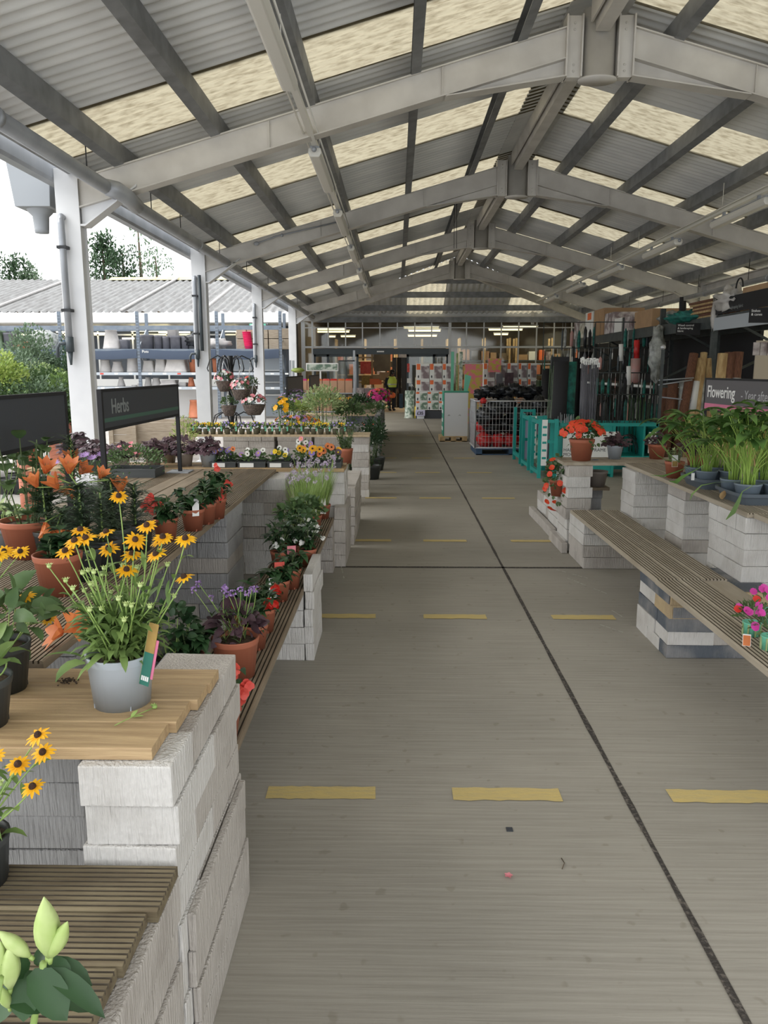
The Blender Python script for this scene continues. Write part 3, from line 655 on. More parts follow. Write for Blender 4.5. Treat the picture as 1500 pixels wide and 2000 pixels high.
# ============================================================ BLOCK PIERS AND DECKING
def pier(lb, x0, x1, y0, y1, z0, z1, mats=('blkw',), seed=1, split=None, jit=.006, pick=None, along=None):
    # dry-stacked blocks, one course per 10 cm, joints staggered; the pier is one painted thing
    r = random.Random(seed); b = MB(); nz_ = max(1, round((z1-z0)/.1)); h = (z1-z0)/nz_
    lx, ly = x1-x0, y1-y0; ax = along if along is not None else (0 if lx >= ly else 1); Ln = (lx, ly)[ax]
    for k in range(nz_):
        n = max(1, round(Ln/(split or .44)))
        cuts = [0]+[Ln*(i+(.5 if k % 2 and n > 1 else 0))/n for i in range(0 if (k % 2 and n > 1) else 1, n)]+[Ln]
        cuts = sorted(set(round(c, 4) for c in cuts)); ox, oy = r.uniform(-jit, jit), r.uniform(-jit, jit)
        for i in range(len(cuts)-1):
            a, c = cuts[i]+.0015, cuts[i+1]-.0015; jx, jy = ox+r.uniform(-jit, jit)*.5, oy+r.uniform(-jit, jit)*.5
            m = pick(k, i, r) if pick else r.randrange(len(mats))
            za, zb = z0+k*h+.001, z0+(k+1)*h-.0008
            if ax == 0: b.box(x0+a+jx, x0+c+jx, y0+jy, y1+jy, za, zb, m, .0018, r)
            else: b.box(x0+jx, x1+jx, y0+a+jy, y0+c+jy, za, zb, m, .0018, r)
    o = b.build('block_pier', [M[q] for q in mats], bevel=.0035)
    return tag(o, lb, 'block pier')
def board(b, a0, a1, w0, w1, z, along, t=.028, groove=7, gd=.009, m=0):
    # a decking board with reeded grooves on top; along 0: length in X, 1: length in Y. a = length range, w = width range
    P = [(w0, z-t), (w1, z-t), (w1, z-.003)]
    if groove:
        n = groove; step = (w1-w0-.012)/n; x = w1-.006
        P.append((x, z))
        for i in range(n):
            P += [(x-step*.35, z), (x-step*.37, z-gd), (x-step*.70, z-gd), (x-step*.72, z)]; x -= step
        P.append((w0+.006, z))
    else: P += [(w1-.003, z), (w0+.003, z)]
    P.append((w0, z-.003)); k0 = len(b.f)
    if along == 1: b.prism(P, 1, a0, a1, m)
    else: b.prism([(q, v_) for q, v_ in P], 0, a0, a1, m)
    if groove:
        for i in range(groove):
            for j in (0, 1, 2): b.m[k0+2+4+i*4+j] = 1      # darker brown on the groove walls and floor
def top(lb, boards, loc, m, name='bench_top'):
    t = thing(name, lb, 'bench top', loc)
    for (a0, a1, w0, w1, z, al, g) in boards:
        b = MB(); board(b, a0, a1, w0, w1, z, al, groove=g); b.build('board', [M[m], M['groove_dark']], t)
    return t

# ---- near left: low bench, high bench
pier('tall white rough block pier closest to camera under the pale timber shelf', -.71, -.497, 1.58, 2.28, 0, .802, seed=4, mats=('blkw2', 'blkw'), split=.35, pick=lambda k, i, r: 0 if i == 0 else 1)  # front blocks bright, the rest darker: side shade put into the block colour
pier('low white block pier at the bottom left edge supporting the near greenish bench', -.80, -.495, 1.05, 1.572, 0, .54, seed=5, mats=('blkw2', 'blkw'), pick=lambda k, i, r: 1)
pier('narrow block row hugging the floor side of the nearest pier', -.494, -.475, 1.62, 2.24, 0, .40, seed=6)
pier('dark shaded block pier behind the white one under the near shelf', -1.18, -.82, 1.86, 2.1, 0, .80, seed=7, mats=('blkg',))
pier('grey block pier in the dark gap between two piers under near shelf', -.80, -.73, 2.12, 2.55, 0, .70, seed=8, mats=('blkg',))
top('near low greenish grooved deck bench at the bottom left corner', [(-1.75, -.522, 1.12, 1.262, .57, 0, 9), (-1.75, -.512, 1.266, 1.41, .57, 0, 9), (-1.75, -.492, 1.415, 1.565, .57, 0, 9)], (-1.0, 1.4, .54), 'wood_x')
top('pale new timber bench top holding the grey pot of yellow daisies', [(-2.0, -.549, 1.605, 1.735, .832, 0, 0), (-2.0, -.531, 1.738, 1.862, .832, 0, 0), (-2.0, -.512, 1.865, 1.968, .832, 0, 0), (-2.0, -.505, 1.971, 2.075, .832, 0, 0)], (-1.0, 1.8, .80), 'wood_new')
# ---- long low plank along the aisle
top('long dark low plank bench of grooved boards beside the aisle on the left', [(2.30, 4.45, -.67, -.53, .432, 1, 7), (2.30, 4.40, -.83, -.675, .432, 1, 7), (4.455, 6.47, -.672, -.532, .432, 1, 7), (4.405, 6.47, -.82, -.677, .432, 1, 7)], (-.68, 4.4, .40), 'wood_y')
pier('white block pier of five courses beside the low plank, bookending its joint', -.528, -.477, 4.27, 4.78, 0, .52, seed=12, mats=('blkw2',), split=.25)
pier('white block pier of four courses under the joint of the low plank', -.76, -.532, 4.27, 4.72, 0, .402, seed=13, mats=('blkw2',), split=.5)
pier('block pier at the far end of the low plank, beside its corner', -.528, -.43, 6.45, 7.2, 0, .52, seed=14, split=.4)
pier('low block pier supporting the far end of the low plank', -.80, -.532, 6.25, 6.44, 0, .402, seed=15, split=.3)
# ---- long upper deck
bd = []
xs = [-1.03, -1.155, -1.28, -1.405, -1.53, -1.655, -1.78, -1.905, -2.03, -2.155]
r_ = random.Random(2)
for i in range(len(xs)-1):
    g = 7 if i in (0, 1, 2, 3, 6) else 0
    bd.append((2.11+r_.uniform(-.02, .02), 4.3+r_.uniform(-.3, .3), xs[i+1]+.004, xs[i]-.002, .832, 1, 7))
    bd.append((bd[-1][1]+.004, 6.58+r_.uniform(-.02, .02), xs[i+1]+.004, xs[i]-.002, .832, 1, g))
top('long upper deck of lengthwise boards crowded with lilies and begonias', bd, (-1.6, 4.3, .80), 'wood_y')
pier('grey white block pier under the middle of the long upper deck edge', -1.85, -1.06, 4.72, 5.22, 0, .802, seed=21, mats=('blkg', 'blkw'), pick=lambda k, i, r: 0 if r.random() < .6 else 1)
pier('block pier under the near end of the long upper deck', -1.85, -1.10, 2.5, 2.9, 0, .802, seed=22, mats=('blkg',))
pier('broad white block pier under the far end of the upper deck', -1.62, -.90, 6.2, 6.56, 0, .802, seed=23, mats=('blkw2', 'blkw'))
pier('deep block wall behind the upper deck, far left', -2.15, -1.9, 3.3, 6.2, 0, .78, seed=24, mats=('blkg', 'blkw'))
# ---- pansy shelf across (Y 6.6) and its end pier
top('cross shelf of trays of pansies with pale front edge behind the chives', [(-3.2, -.452, 6.60, 6.745, .832, 0, 0), (-3.2, -.45, 6.75, 6.895, .832, 0, 7), (-3.2, -.452, 6.9, 7.045, .832, 0, 7)], (-1.8, 6.8, .80), 'wood_new')
pier('painted block pier under the right end of the pansy shelf', -.70, -.455, 6.62, 7.06, 0, .802, seed=31, mats=('blkw2', 'blkg'), split=.25, pick=lambda k, i, r: 0)
pier('stepped white block pier just behind the end of the pansy shelf', -.56, -.40, 7.3, 8.6, 0, .56, seed=32, split=.44)
# ---- viola shelf (Y 10.1)
top('far cross shelf carrying the long row of small viola pots', [(-2.85, -.352, 10.08, 10.23, .835, 0, 0), (-2.85, -.352, 10.235, 10.38, .835, 0, 0), (-2.85, -.352, 10.385, 10.53, .835, 0, 0)], (-1.6, 10.3, .80), 'wood_edge')
pier('tall pale block pier under the right end of the viola shelf', -.59, -.362, 10.14, 10.55, 0, .805, seed=33, mats=('blkw2', 'blkw'), split=.5, jit=.004, pick=lambda k, i, r: 1 if k % 3 else 0)
pier('lower white block stack left of the pier under the viola shelf', -.80, -.60, 9.4, 9.75, 0, .52, seed=34, split=.5)
for i, (a, c) in enumerate(((-2.02, -1.42), (-1.38, -.98), (-.95, -.66))):
    pier('whitewashed block pier behind the pansies under the viola shelf, %s from the left' % ORD[i], a*1.2, c*1.2, 10.75, 11.15, 0, .79 if i < 2 else .74, seed=35+i, mats=('blkw', 'blkg'), pick=lambda k, i, r: 0)
# ---- farther benches on the left
top('far grey plank bench of trays beyond the viola shelf', [(-1.9, -.42, 15.3, 15.5, .80, 0, 0), (-1.9, -.42, 15.52, 15.72, .80, 0, 0), (-1.9, -.42, 15.74, 15.94, .80, 0, 0)], (-1.2, 15.6, .77), 'wood_edge')
pier('grey block pier with lighter blocks under the far tray bench', -1.0, -.45, 15.35, 15.9, 0, .77, seed=41, mats=('blkg', 'blkd', 'blkw'))
pier('grey concrete block stack standing in front of the far tray bench', -1.0, -.66, 13.6, 14.0, .0, .70, seed=42, mats=('blkg',))
pier('long dark side wall of blocks at the aisle edge of the far left benches', -.42, -.32, 14.2, 21.0, 0, .80, seed=43, mats=('blkg', 'blkd'))
top('bench plank running along the far left of the aisle toward the doors', [(16.1, 21.4, -.75, -.45, .80, 1, 0), (16.1, 21.4, -1.1, -.77, .80, 1, 0)], (-.8, 18.7, .77), 'wood_y')
pier('far block pier under the last left bench near the doors', -.95, -.5, 20.8, 21.3, 0, .77, seed=44, mats=('blkg',))
pier('block pier in the middle of the last left bench', -.95, -.5, 18.0, 18.4, 0, .77, seed=45, mats=('blkg',))

# ---- right side
pier('white block pier of two-block width at the corner of the right bench', 1.575, 1.80, 7.08, 7.52, 0, .802, seed=51, mats=('blkw2', 'blkw'), split=.5, jit=.012)
pier('white stepped block wall beyond the corner, lower step beside the aisle', 1.62, 1.86, 7.56, 8.15, 0, .47, seed=52, mats=('blkw2',))
pier('lowest step of the white block wall leading away along the aisle', 1.64, 1.86, 8.18, 8.9, 0, .30, seed=53, mats=('blkw2', 'blkw'))
pier('pinkish bottom course of blocks along the foot of the stepped wall', 1.52, 1.572, 6.98, 7.6, 0, .10, seed=54, mats=('blkw',))
pier('second pinkish bottom course at the foot of the lower step', 1.56, 1.615, 7.62, 8.95, 0, .10, seed=55, mats=('blkw',))
pier('white block pier under the far end of the low right bench', 1.585, 2.08, 6.42, 6.97, 0, .402, seed=56, mats=('blkw2', 'blkw'), split=.5)
top('long low grooved plank bench along the right of the aisle', [(4.53, 6.86, 1.562, 1.702, .432, 1, 6), (4.53, 6.86, 1.706, 1.846, .432, 1, 6), (4.53, 6.86, 1.85, 1.99, .432, 1, 6),
    (1.9, 4.522, 1.556, 1.696, .432, 1, 6), (1.9, 4.522, 1.70, 1.84, .432, 1, 6), (1.9, 4.49, 1.844, 1.984, .428, 1, 0)], (1.77, 4.4, .40), 'wood_r')
def pk(k, i, r): return {0: 2, 1: 0, 2: 2, 3: 1 if i == 0 else 3, 4: 2}.get(k, 0)
# the patchwork pier, block by block
def patch():
    b = MB(); r = random.Random(9); X0, Y0 = 1.590, 4.345
    lay = [ # z course: (x0,x1,y0,y1,mat)
        [(0, .62, 0, .13, 2), (0, .62, .133, .36, 0), (0, .62, .363, .57, 0)],
        [(0, .27, 0, .225, 0), (.273, .62, 0, .225, 1), (0, .62, .228, .57, 0)],
        [(0, .62, 0, .20, 2), (0, .62, .203, .57, 2)],
        [(0, .62, 0, .26, 3), (0, .62, .263, .57, 0)],
        [(0, .62, 0, .02, 3), (0, .62, .022, .57, 2)]]
    for k, row in enumerate(lay):
        h = .0805
        for x0, x1, y0, y1, m in row:
            j = r.uniform(-.006, .006)
            b.box(X0+x0+j, X0+x1-.002+j, Y0+y0, Y0+y1-.002, k*h+.0005, (k+1)*h-.0005, m, .002, r)
            if m == 3 and k == 3: b.box(X0+x0+.02+j, X0+x1+j, Y0+y0-.003, Y0+y0, k*h+.004, (k+1)*h-.012, 2)
    tag(b.build('block_pier', [M['blkw2'], M['blkw'], M['blkd'], M['blkt']], bevel=.005), 'patchwork pier of slate, white and tan blocks under the low right bench', 'block pier')
patch()
top('right display deck of weathered boards holding the potted plants and trays', [(4.55, 7.08, 2.085, 2.225, .832, 1, 7), (4.55, 7.08, 2.229, 2.369, .832, 1, 7), (4.55, 7.08, 2.373, 2.513, .832, 1, 7), (4.55, 7.08, 2.517, 2.657, .832, 1, 7), (4.55, 7.08, 2.661, 2.801, .832, 1, 7), (4.55, 7.08, 2.805, 2.945, .832, 1, 7), (4.55, 7.08, 2.95, 3.09, .832, 1, 7),
     (1.9, 4.54, 2.12, 2.27, .832, 1, 7), (1.9, 4.54, 2.275, 2.42, .832, 1, 7), (1.9, 4.54, 2.425, 2.57, .832, 1, 7), (1.9, 4.54, 2.575, 2.72, .832, 1, 7)], (2.5, 5.8, .80), 'wood_r')
top('short cross deck at the far right corner carrying the red busy plant', [(1.535, 3.1, 7.09, 7.235, .832, 0, 0), (1.535, 3.1, 7.24, 7.385, .832, 0, 0), (1.535, 3.1, 7.39, 7.535, .832, 0, 0)], (2.2, 7.3, .80), 'wood_r')
pier('wide white block pier with seven tidy courses right of the dark gap', 2.05, 2.50, 6.62, 7.0, 0, .802, seed=61, mats=('blkw2',), split=.5, jit=.006)
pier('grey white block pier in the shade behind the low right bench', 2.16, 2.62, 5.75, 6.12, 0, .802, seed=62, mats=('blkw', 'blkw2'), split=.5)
pier('white block pier at the right edge with greyer front face', 2.09, 2.62, 4.56, 5.1, 0, .802, seed=63, mats=('blkw2', 'blkg'), split=.27, along=1, pick=lambda k, i, r: 0)
pier('white block pier at the far right corner of the display deck', 3.0, 3.25, 6.9, 7.4, 0, .802, seed=64, mats=('blkw',))
top('dim lower shelf inside the gap of the corner pier', [(1.82, 2.04, 7.35, 7.5, .56, 0, 0), (1.82, 2.04, 7.52, 7.7, .56, 0, 0)], (1.95, 7.5, .53), 'wood_y', name='shelf')
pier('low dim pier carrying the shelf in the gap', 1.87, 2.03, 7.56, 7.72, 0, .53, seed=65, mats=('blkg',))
# ============================================================ PLANTS
ORD += ['thirteenth', 'fourteenth', 'fifteenth', 'sixteenth', 'seventeenth', 'eighteenth', 'nineteenth', 'twentieth', 'twenty-first', 'twenty-second', 'twenty-third', 'twenty-fourth', 'twenty-fifth', 'twenty-sixth']
LP = (.25, .85, 1, .7, 0); BL = (.6, 1, .9, .6, 0); WIDE = (.35, 1, 1.05, .7, 0); OV = (.3, .9, 1, .95, .65, 0)
def potp(t, r1, h, m='terra', r0=None, soil=True, sq=0, feet=True):
    r0 = r0 or r1*.74; q = t.location; b = MB()
    b.lathe(q, [(.001, .004), (r0*.9, .004), (r0, .0), (r0+(r1-r0)*.86, h*.84), (r1*.985, h*.845), (r1*1.0, h*.87), (r1*1.03, h*.985), (r1*1.03, h), (r1*.95, h), (r1*.92, h*.86)], 24, sq=sq)
    if feet:
        for k in range(4):
            a = .6+k*HP; b.box(q.x+math.cos(a)*r0*.9-.006, q.x+math.cos(a)*r0*.9+.006, q.y+math.sin(a)*r0*.9-.006, q.y+math.sin(a)*r0*.9+.006, q.z-.0, q.z+.012)
    b.build('pot', M[m], t)
    if soil:
        b = MB(); b.lathe(q, [(.001, h*.90), (r1*.5, h*.89), (r1*.925, h*.87)], 16); b.build('compost', M['soil'], t)
def bush(b, c, r, n, L, W, rnd, m=0, up=.4, bend=.5, prof=LP, shell=.55, flat=0):
    c = Vector(c)
    for _ in range(n):
        d = sph(rnd); d.z = abs(d.z) if rnd.random() < .8 else d.z
        k = rnd.uniform(shell, 1); p = c+Vector((d.x*r[0], d.y*r[1], d.z*r[2]))*k
        q = (d+Vector((0, 0, up))+sph(rnd)*.6).normalized()
        s_ = rnd.uniform(.65, 1.15)
        b.leaf(p, q, L*s_, W*s_, bend, m, prof, nrm=(d+sph(rnd)*.5+Vector((0, 0, .6))).normalized())
def floret(b, p, n_, r, m=0, k=5, wd=.5, cup=.25, prof=(.35, 1, .9, .3), m2=None, jit=0, rnd=None):
    n_ = Vector(n_).normalized(); x = n_.cross(Vector((0, 0, 1)))
    if x.length < .05: x = Vector((1, 0, 0))
    x.normalize(); y = n_.cross(x); p = Vector(p)
    for i in range(k):
        a = 2*math.pi*i/k+(rnd.uniform(-jit, jit) if rnd else 0); d = x*math.cos(a)+y*math.sin(a)
        b.leaf(p, d+n_*cup, r*(rnd.uniform(.9, 1.1) if rnd else 1), r*wd, .1, m, prof, nrm=n_, fold=.12)
    if m2 is not None: b.ell(p+n_*r*.08, (r*.18, r*.18, r*.14), 6, 3, m2)
def lobed(b, p, d, r, m=0, rnd=None, lobes=5, nrm=None):
    # a rounded, lobed leaf blade centred on p, its tip toward d
    d = Vector(d).normalized(); n_ = Vector(nrm or (0, 0, 1)).normalized(); x = d.cross(n_)
    if x.length < .05: x = Vector((1, 0, 0))
    x.normalize(); n_ = x.cross(d).normalized(); K = lobes*4; P = [Vector(p)]
    for i in range(K+1):
        a = math.radians(-160+320*i/K); q = 1+.16*math.cos(i*2*math.pi/4+math.pi)
        P.append(Vector(p)+(d*math.cos(a)+x*math.sin(a))*r*q+n_*(r*(.12*math.cos(i*math.pi/2))-.15*r))
    b.add(P, [(0, i, i+1) for i in range(1, K+1)], m, True)
def curve(p0, p1, sag=0, n=5, side=(0, 0, 0)):
    p0, p1 = Vector(p0), Vector(p1); s_ = Vector(side)
    return [p0.lerp(p1, i/n)+(Vector((0, 0, sag))+s_)*(4*(i/n)*(1-i/n)) for i in range(n+1)]
def labelcard(t, p, w_, h, m='paper', rz=0, tilt=.15, m2=None, frac=.4):
    # plastic plant label stuck in the pot; p is its foot
    p = Vector(p); b = MB(); c, s_ = math.cos(rz), math.sin(rz)
    def q(u, v_, e=0): return (p.x+u*c-e*s_, p.y+u*s_+e*c+v_*tilt, p.z+v_)
    def pl(u0, u1, v0, v1, m_, e=0): b.add([q(u0, v0, -e), q(u1, v0, -e), q(u1, v1, -e), q(u0, v1, -e), q(u0, v0, .001), q(u1, v0, .001), q(u1, v1, .001), q(u0, v1, .001)], [(0, 1, 2, 3), (7, 6, 5, 4), (0, 4, 5, 1), (3, 2, 6, 7), (0, 3, 7, 4), (1, 5, 6, 2)], m_)
    pl(-w_/2, w_/2, 0, h, 0)
    if m2: pl(-w_/2+.002, w_/2-.002, 0.002, h*frac, 1, .001)
    b.build('plant_label', [M[m], M[m2 or m]], t)

def daisyplant(lb, loc, r1, h, heads, leaves=150, spread=.13, top_=.2, pot='greypot', rnd=None, buds=14, lab=True):
    rnd = rnd or random.Random(1); t = thing('potted_daisy', lb, 'potted plant', loc)
    if pot: potp(t, r1, h, pot, r0=r1*.85)
    c = Vector(loc)+Vector((0, 0, h*.88 if pot else 0)); st = MB(); lf = MB()
    ends = [Vector(q) for q in heads]
    tips = []
    for e in ends+[None]*buds:
        if e is None:
            a = rnd.uniform(0, 6.283); k = rnd.uniform(.3, 1)*spread*1.05; e = c+Vector((math.cos(a)*k, math.sin(a)*k, rnd.uniform(.55, 1.0)*top_)); tips.append(e)
        a = rnd.uniform(0, 6.283); p0 = c+Vector((math.cos(a), math.sin(a), 0))*rnd.uniform(.1, .55)*r1
        pts = curve(p0, e-Vector((0, 0, .004)), 0, 6, (rnd.uniform(-.012, .012), rnd.uniform(-.012, .012), 0))
        st.tube(pts, [.0024, .0022, .002, .002, .0018, .0016, .0014], 5)
        for k in range(5):
            i = rnd.randrange(1, 6); d = sph(rnd); d.z = abs(d.z)*.8+.25; lf.leaf(pts[i], d, rnd.uniform(.03, .06), rnd.uniform(.004, .008), rnd.uniform(.6, 1.6), 0, LP)
    for _ in range(leaves):
        a = rnd.uniform(0, 6.283); d = Vector((math.cos(a), math.sin(a), rnd.uniform(.3, 2.2))); p = c+Vector((math.cos(a), math.sin(a), 0))*rnd.uniform(0, r1*.8)+Vector((0, 0, rnd.uniform(0, top_*.45)))
        lf.leaf(p, d, rnd.uniform(.05, .10), rnd.uniform(.006, .012), rnd.uniform(.8, 2.2), 0, LP)
    st.build('stems', M['stem'], t); lf.build('foliage', M['leaf_b'], t)
    for e in ends:
        n_ = Vector((rnd.uniform(-.35, .35), -rnd.uniform(.2, .75), 1)).normalized(); b = MB(); k = rnd.randint(11, 14); rr = rnd.uniform(.024, .030)
        x = n_.cross(Vector((0, 1, 0))).normalized(); y = n_.cross(x)
        for i in range(k):
            a = 2*math.pi*(i+rnd.uniform(-.15, .15))/k; d = x*math.cos(a)+y*math.sin(a)
            b.leaf(e, d+n_*.05, rr*rnd.uniform(.85, 1.1), .0042, rnd.uniform(.2, .8), 0, (.6, 1, 1, .8, .2), nrm=n_, fold=.2)
        f = b.build('flower', M['yel'], t); q = MB(); q.ell(e+n_*.003, (.0078, .0078, .0085), 12, 6); q.build('flower_centre', M['eye'], f)
    if tips:
        for e in tips:
            b = MB(); b.ell(e, (.006, .006, .006), 8, 5)
            for i in range(9):
                a = i*.7; b.leaf(e, (math.cos(a), math.sin(a), .5), .013, .0022, -.4, 0, (.8, 1, .8, 0))
            b.build('bud', M['bud'], t)
    return t

# ---- the grey pot of yellow daisies, the picture's foreground
L0 = gz(240, 1370, .832); yy = L0.y
hp = [(157, 1036), (168, 1052), (212, 1072), (146, 1057), (258, 1083), (247, 1114), (305, 1083), (208, 1040), (318, 1050), (264, 1055), (362, 1053), (128, 1077), (287, 1027), (312, 1058), (360, 1128)]
t = daisyplant('grey plastic pot of yellow dark-eyed daisies standing on the pale timber shelf', (L0.x, yy, .832), .082, .135, [gy(x, y, yy+R.uniform(-.07, .07)) for x, y in hp]+[gy(232, 970, yy+.14)], leaves=260, spread=.15, top_=.25, buds=28, rnd=random.Random(4))
lf = MB(); lf.leaf((L0.x-.06, yy-.07, .962), (-.8, -.5, .1), .085, .027, 1.6, 0, OV); lf.build('low_leaf', M['leaf_b'], t); lf = MB(); lf.leaf((L0.x-.07, yy-.04, .965), (-1, -.1, .4), .11, .008, .9, 0, LP)
lf.build('low_leaf', M['leaf_b'], t)
b = MB(); p = Vector((L0.x+.075, yy-.055, .90))
def cardq(b, u0, u1, v0, v1, m, e=0.0):      # a facet of the plant label, leaning back to the right
    P = []
    for (u, v_) in ((u0, v0), (u1, v0), (u1, v1), (u0, v1)): P.append(p+Vector((u*.8+v_*.22, -u*.55-e, v_)))
    P += [q+Vector((.0005, .0010, 0)) for q in P]
    b.add(P, [(0, 1, 2, 3), (7, 6, 5, 4), (0, 4, 5, 1), (2, 6, 7, 3), (0, 3, 7, 4), (1, 5, 6, 2)], m)
cardq(b, -.018, .018, 0, .085, 0); cardq(b, -.018, .018, .085, .16, 1); cardq(b, -.0195, -.018, 0, .16, 2); cardq(b, .018, .028, .02, .12, 3, -.002)
for k in range(4): cardq(b, -.014+k*.0075, -.0085+k*.0075, .012, .024, 4, .0008)
b.build('plant_label', [M['tgreen'], M['gold'], M['leaf_v'], M['pinks'], M['paper']], t)
# snapped flower stem and clod on the shelf
b = MB(); p0 = gz(224, 1417, .836); p1 = gz(300, 1383, .836); b.tube(curve(p0, p1, .002), .0013, 5); b.ell(p1+Vector((.003, 0, .004)), (.007, .007, .006), 8, 5)
for k in range(8): b.leaf(p1+Vector((0, 0, .004)), (math.cos(k*.8), math.sin(k*.8), .6), .012, .002, 0, 0, LP)
b.leaf(p0.lerp(p1, .45), (.5, -.05, .15), .03, .005, .3); b.leaf(p0.lerp(p1, .4), (.2, .6, .3), .03, .006, .3)
tag(b.build('broken_stem', M['stem']), 'snapped green stem with a bud lying in front of the grey pot', 'stem')
b = MB(); p = gz(132, 1332, .833); r = random.Random(5)
for k in range(60): b.ell(p+Vector((r.gauss(0, .012), r.gauss(0, .008), abs(r.gauss(0, .004)))), (.003, .003, .002), 5, 3)
tag(b.build('soil_clump', M['soil']), 'dry clump of brown soil on the pale timber shelf', 'soil', kind='stuff')

# ---- plants at the left edge, nearest
p = gz(-30, 1760, .432)
pp = Vector((gy(0, 1700, 1.50).x-.03, 1.50, .57))
t = daisyplant('yellow daisy plant at the left edge on the low deck bench', (pp.x-.02, pp.y, .57), .07, .11, [gy(75, 1437, 1.50), gy(35, 1494, 1.45), gy(84, 1470, 1.52), gy(64, 1538, 1.46), gy(-10, 1478, 1.5)], leaves=60, spread=.10, top_=.2, buds=7, pot='darkpot', rnd=random.Random(8))
def greenplant(lb, loc, r1, h, pot, rr, n, L, W, m, rnd, prof=WIDE, zc=None, name='potted_plant', bend=1.0, up=.2, stems=12):
    t = thing(name, lb, 'potted plant', loc)
    if pot: potp(t, r1, h, pot)
    b = MB(); c = Vector(loc)+Vector((0, 0, (zc if zc is not None else h+rr[2]*.35)))
    bush(b, c, rr, n, L, W, rnd, 0, up, bend, prof); b.build('foliage', M[m], t)
    b = MB(); s0 = Vector(loc)+Vector((0, 0, h*.85))
    for k in range(stems):
        d = sph(rnd); e = c+Vector((d.x*rr[0]*.7, d.y*rr[1]*.7, abs(d.z)*rr[2]*.7)); b.tube(curve(s0+Vector((d.x, d.y, 0))*r1*.3, e, .0, 4, (d.x*.01, d.y*.01, 0)), .002, 4)
    b.build('stems', M['stem'], t); return t
p = gz(12, 1345, .832); greenplant('dark grey pot with broad drooping green leaves at left edge', (p.x, p.y, .832), .07, .13, 'darkpot', (.14, .12, .10), 90, .075, .018, 'leaf', random.Random(3), zc=.17, bend=1.6)
q = gz(-6, 1415, .832); greenplant('second dark pot cut off by the left edge of the shelf', (q.x-.03, q.y, .832), .07, .12, 'darkpot', (.09, .09, .06), 40, .06, .014, 'leaf_b', random.Random(5), zc=.14)
def daisies_edge():
    p = gz(-10, 1290, .832); H = [gy(-5, 1085, 2.0), gy(50, 1165, 2.0), gy(40, 1078, 2.1), gy(8, 1078, 2.05), gy(95, 1210, 2.05)]
    daisyplant('yellow daisy plant partly out of view at the left edge behind the dark pot', (p.x-.02, 2.03, .832), .07, .12, H, leaves=60, spread=.14, top_=.22, pot='greypot', buds=10, rnd=random.Random(12))
daisies_edge()
# lily in bud at the bottom left corner: stem, broad dark leaves and pale buds
def lilybuds():
    Y = .98; t = thing('budding_lily', 'pale green lily buds above glossy dark leaves at the bottom left corner', 'potted plant', (-.68, Y-.02, .0))
    potp(t, .09, .20, 'terra')
    b = MB(); base = Vector((-.68, Y-.02, .18)); c = gy(85, 1880, Y-.06); c2 = gy(0, 1910, Y-.12)
    b.tube(curve(base, c, 0, 6, (.01, 0, 0)), .005, 7); b.tube(curve(base, c2, 0, 6, (-.01, 0, 0)), .005, 7); b.build('stems', M['stem'], t)
    bud = [((97, 1868), (86, 1752)), ((93, 1868), (95, 1798)), ((98, 1868), (132, 1800)), ((20, 1930), (20, 1845)), ((-6, 1925), (0, 1838)), ((58, 1868), (-4, 1818)), ((18, 1968), (-2, 1925))]
    for (a, e) in bud:
        p0 = gy(a[0], a[1], Y-.07); p1 = gy(e[0], e[1], Y-.08); L = (p1-p0).length; b = MB(); r_ = L*.17; d = (p1-p0)
        pts = [p0+d*(k/8) for k in range(9)]; b.tube(pts, [r_*v_ for v_ in (.25, .62, .9, 1, 1, .9, .68, .4, .05)], 6, 0)
        b.tube([p0-d*.12, p0], [.003, r_*.3], 6, 1); b.build('bud', [M['bud'], M['stem']], t)
    b = MB(); rnd = random.Random(2)
    for (s_, e, w_) in [((60, 1905), (160, 1980), .020), ((60, 1900), (120, 1990), .022), ((80, 1890), (170, 1930), .018), ((60, 1895), (50, 1985), .022), ((85, 1885), (135, 1910), .014), ((50, 1905), (5, 1870), .014), ((20, 1940), (90, 1975), .020), ((70, 1885), (100, 1845), .010), ((60, 1915), (0, 1995), .022), ((90, 1895), (190, 1990), .014)]:
        p0 = gy(s_[0], s_[1], Y-.06+rnd.uniform(-.01, .02)); p1 = gy(e[0], e[1], Y-.06+rnd.uniform(-.03, .03)); d = p1-p0; b.leaf(p0, d.normalized()+Vector((0, 0, .35)), d.length*1.1, w_, .7, 0, OV, nrm=(0, -.5, 1))
    for k in range(26):
        a = rnd.uniform(0, 6.28); z = rnd.uniform(.2, .5); b.leaf(base+Vector((0, 0, z-.18)), (math.cos(a), math.sin(a), .3), .09, .016, 1, 0, LP)
    b.build('leaves', M['leaf_d'], t)
lilybuds()

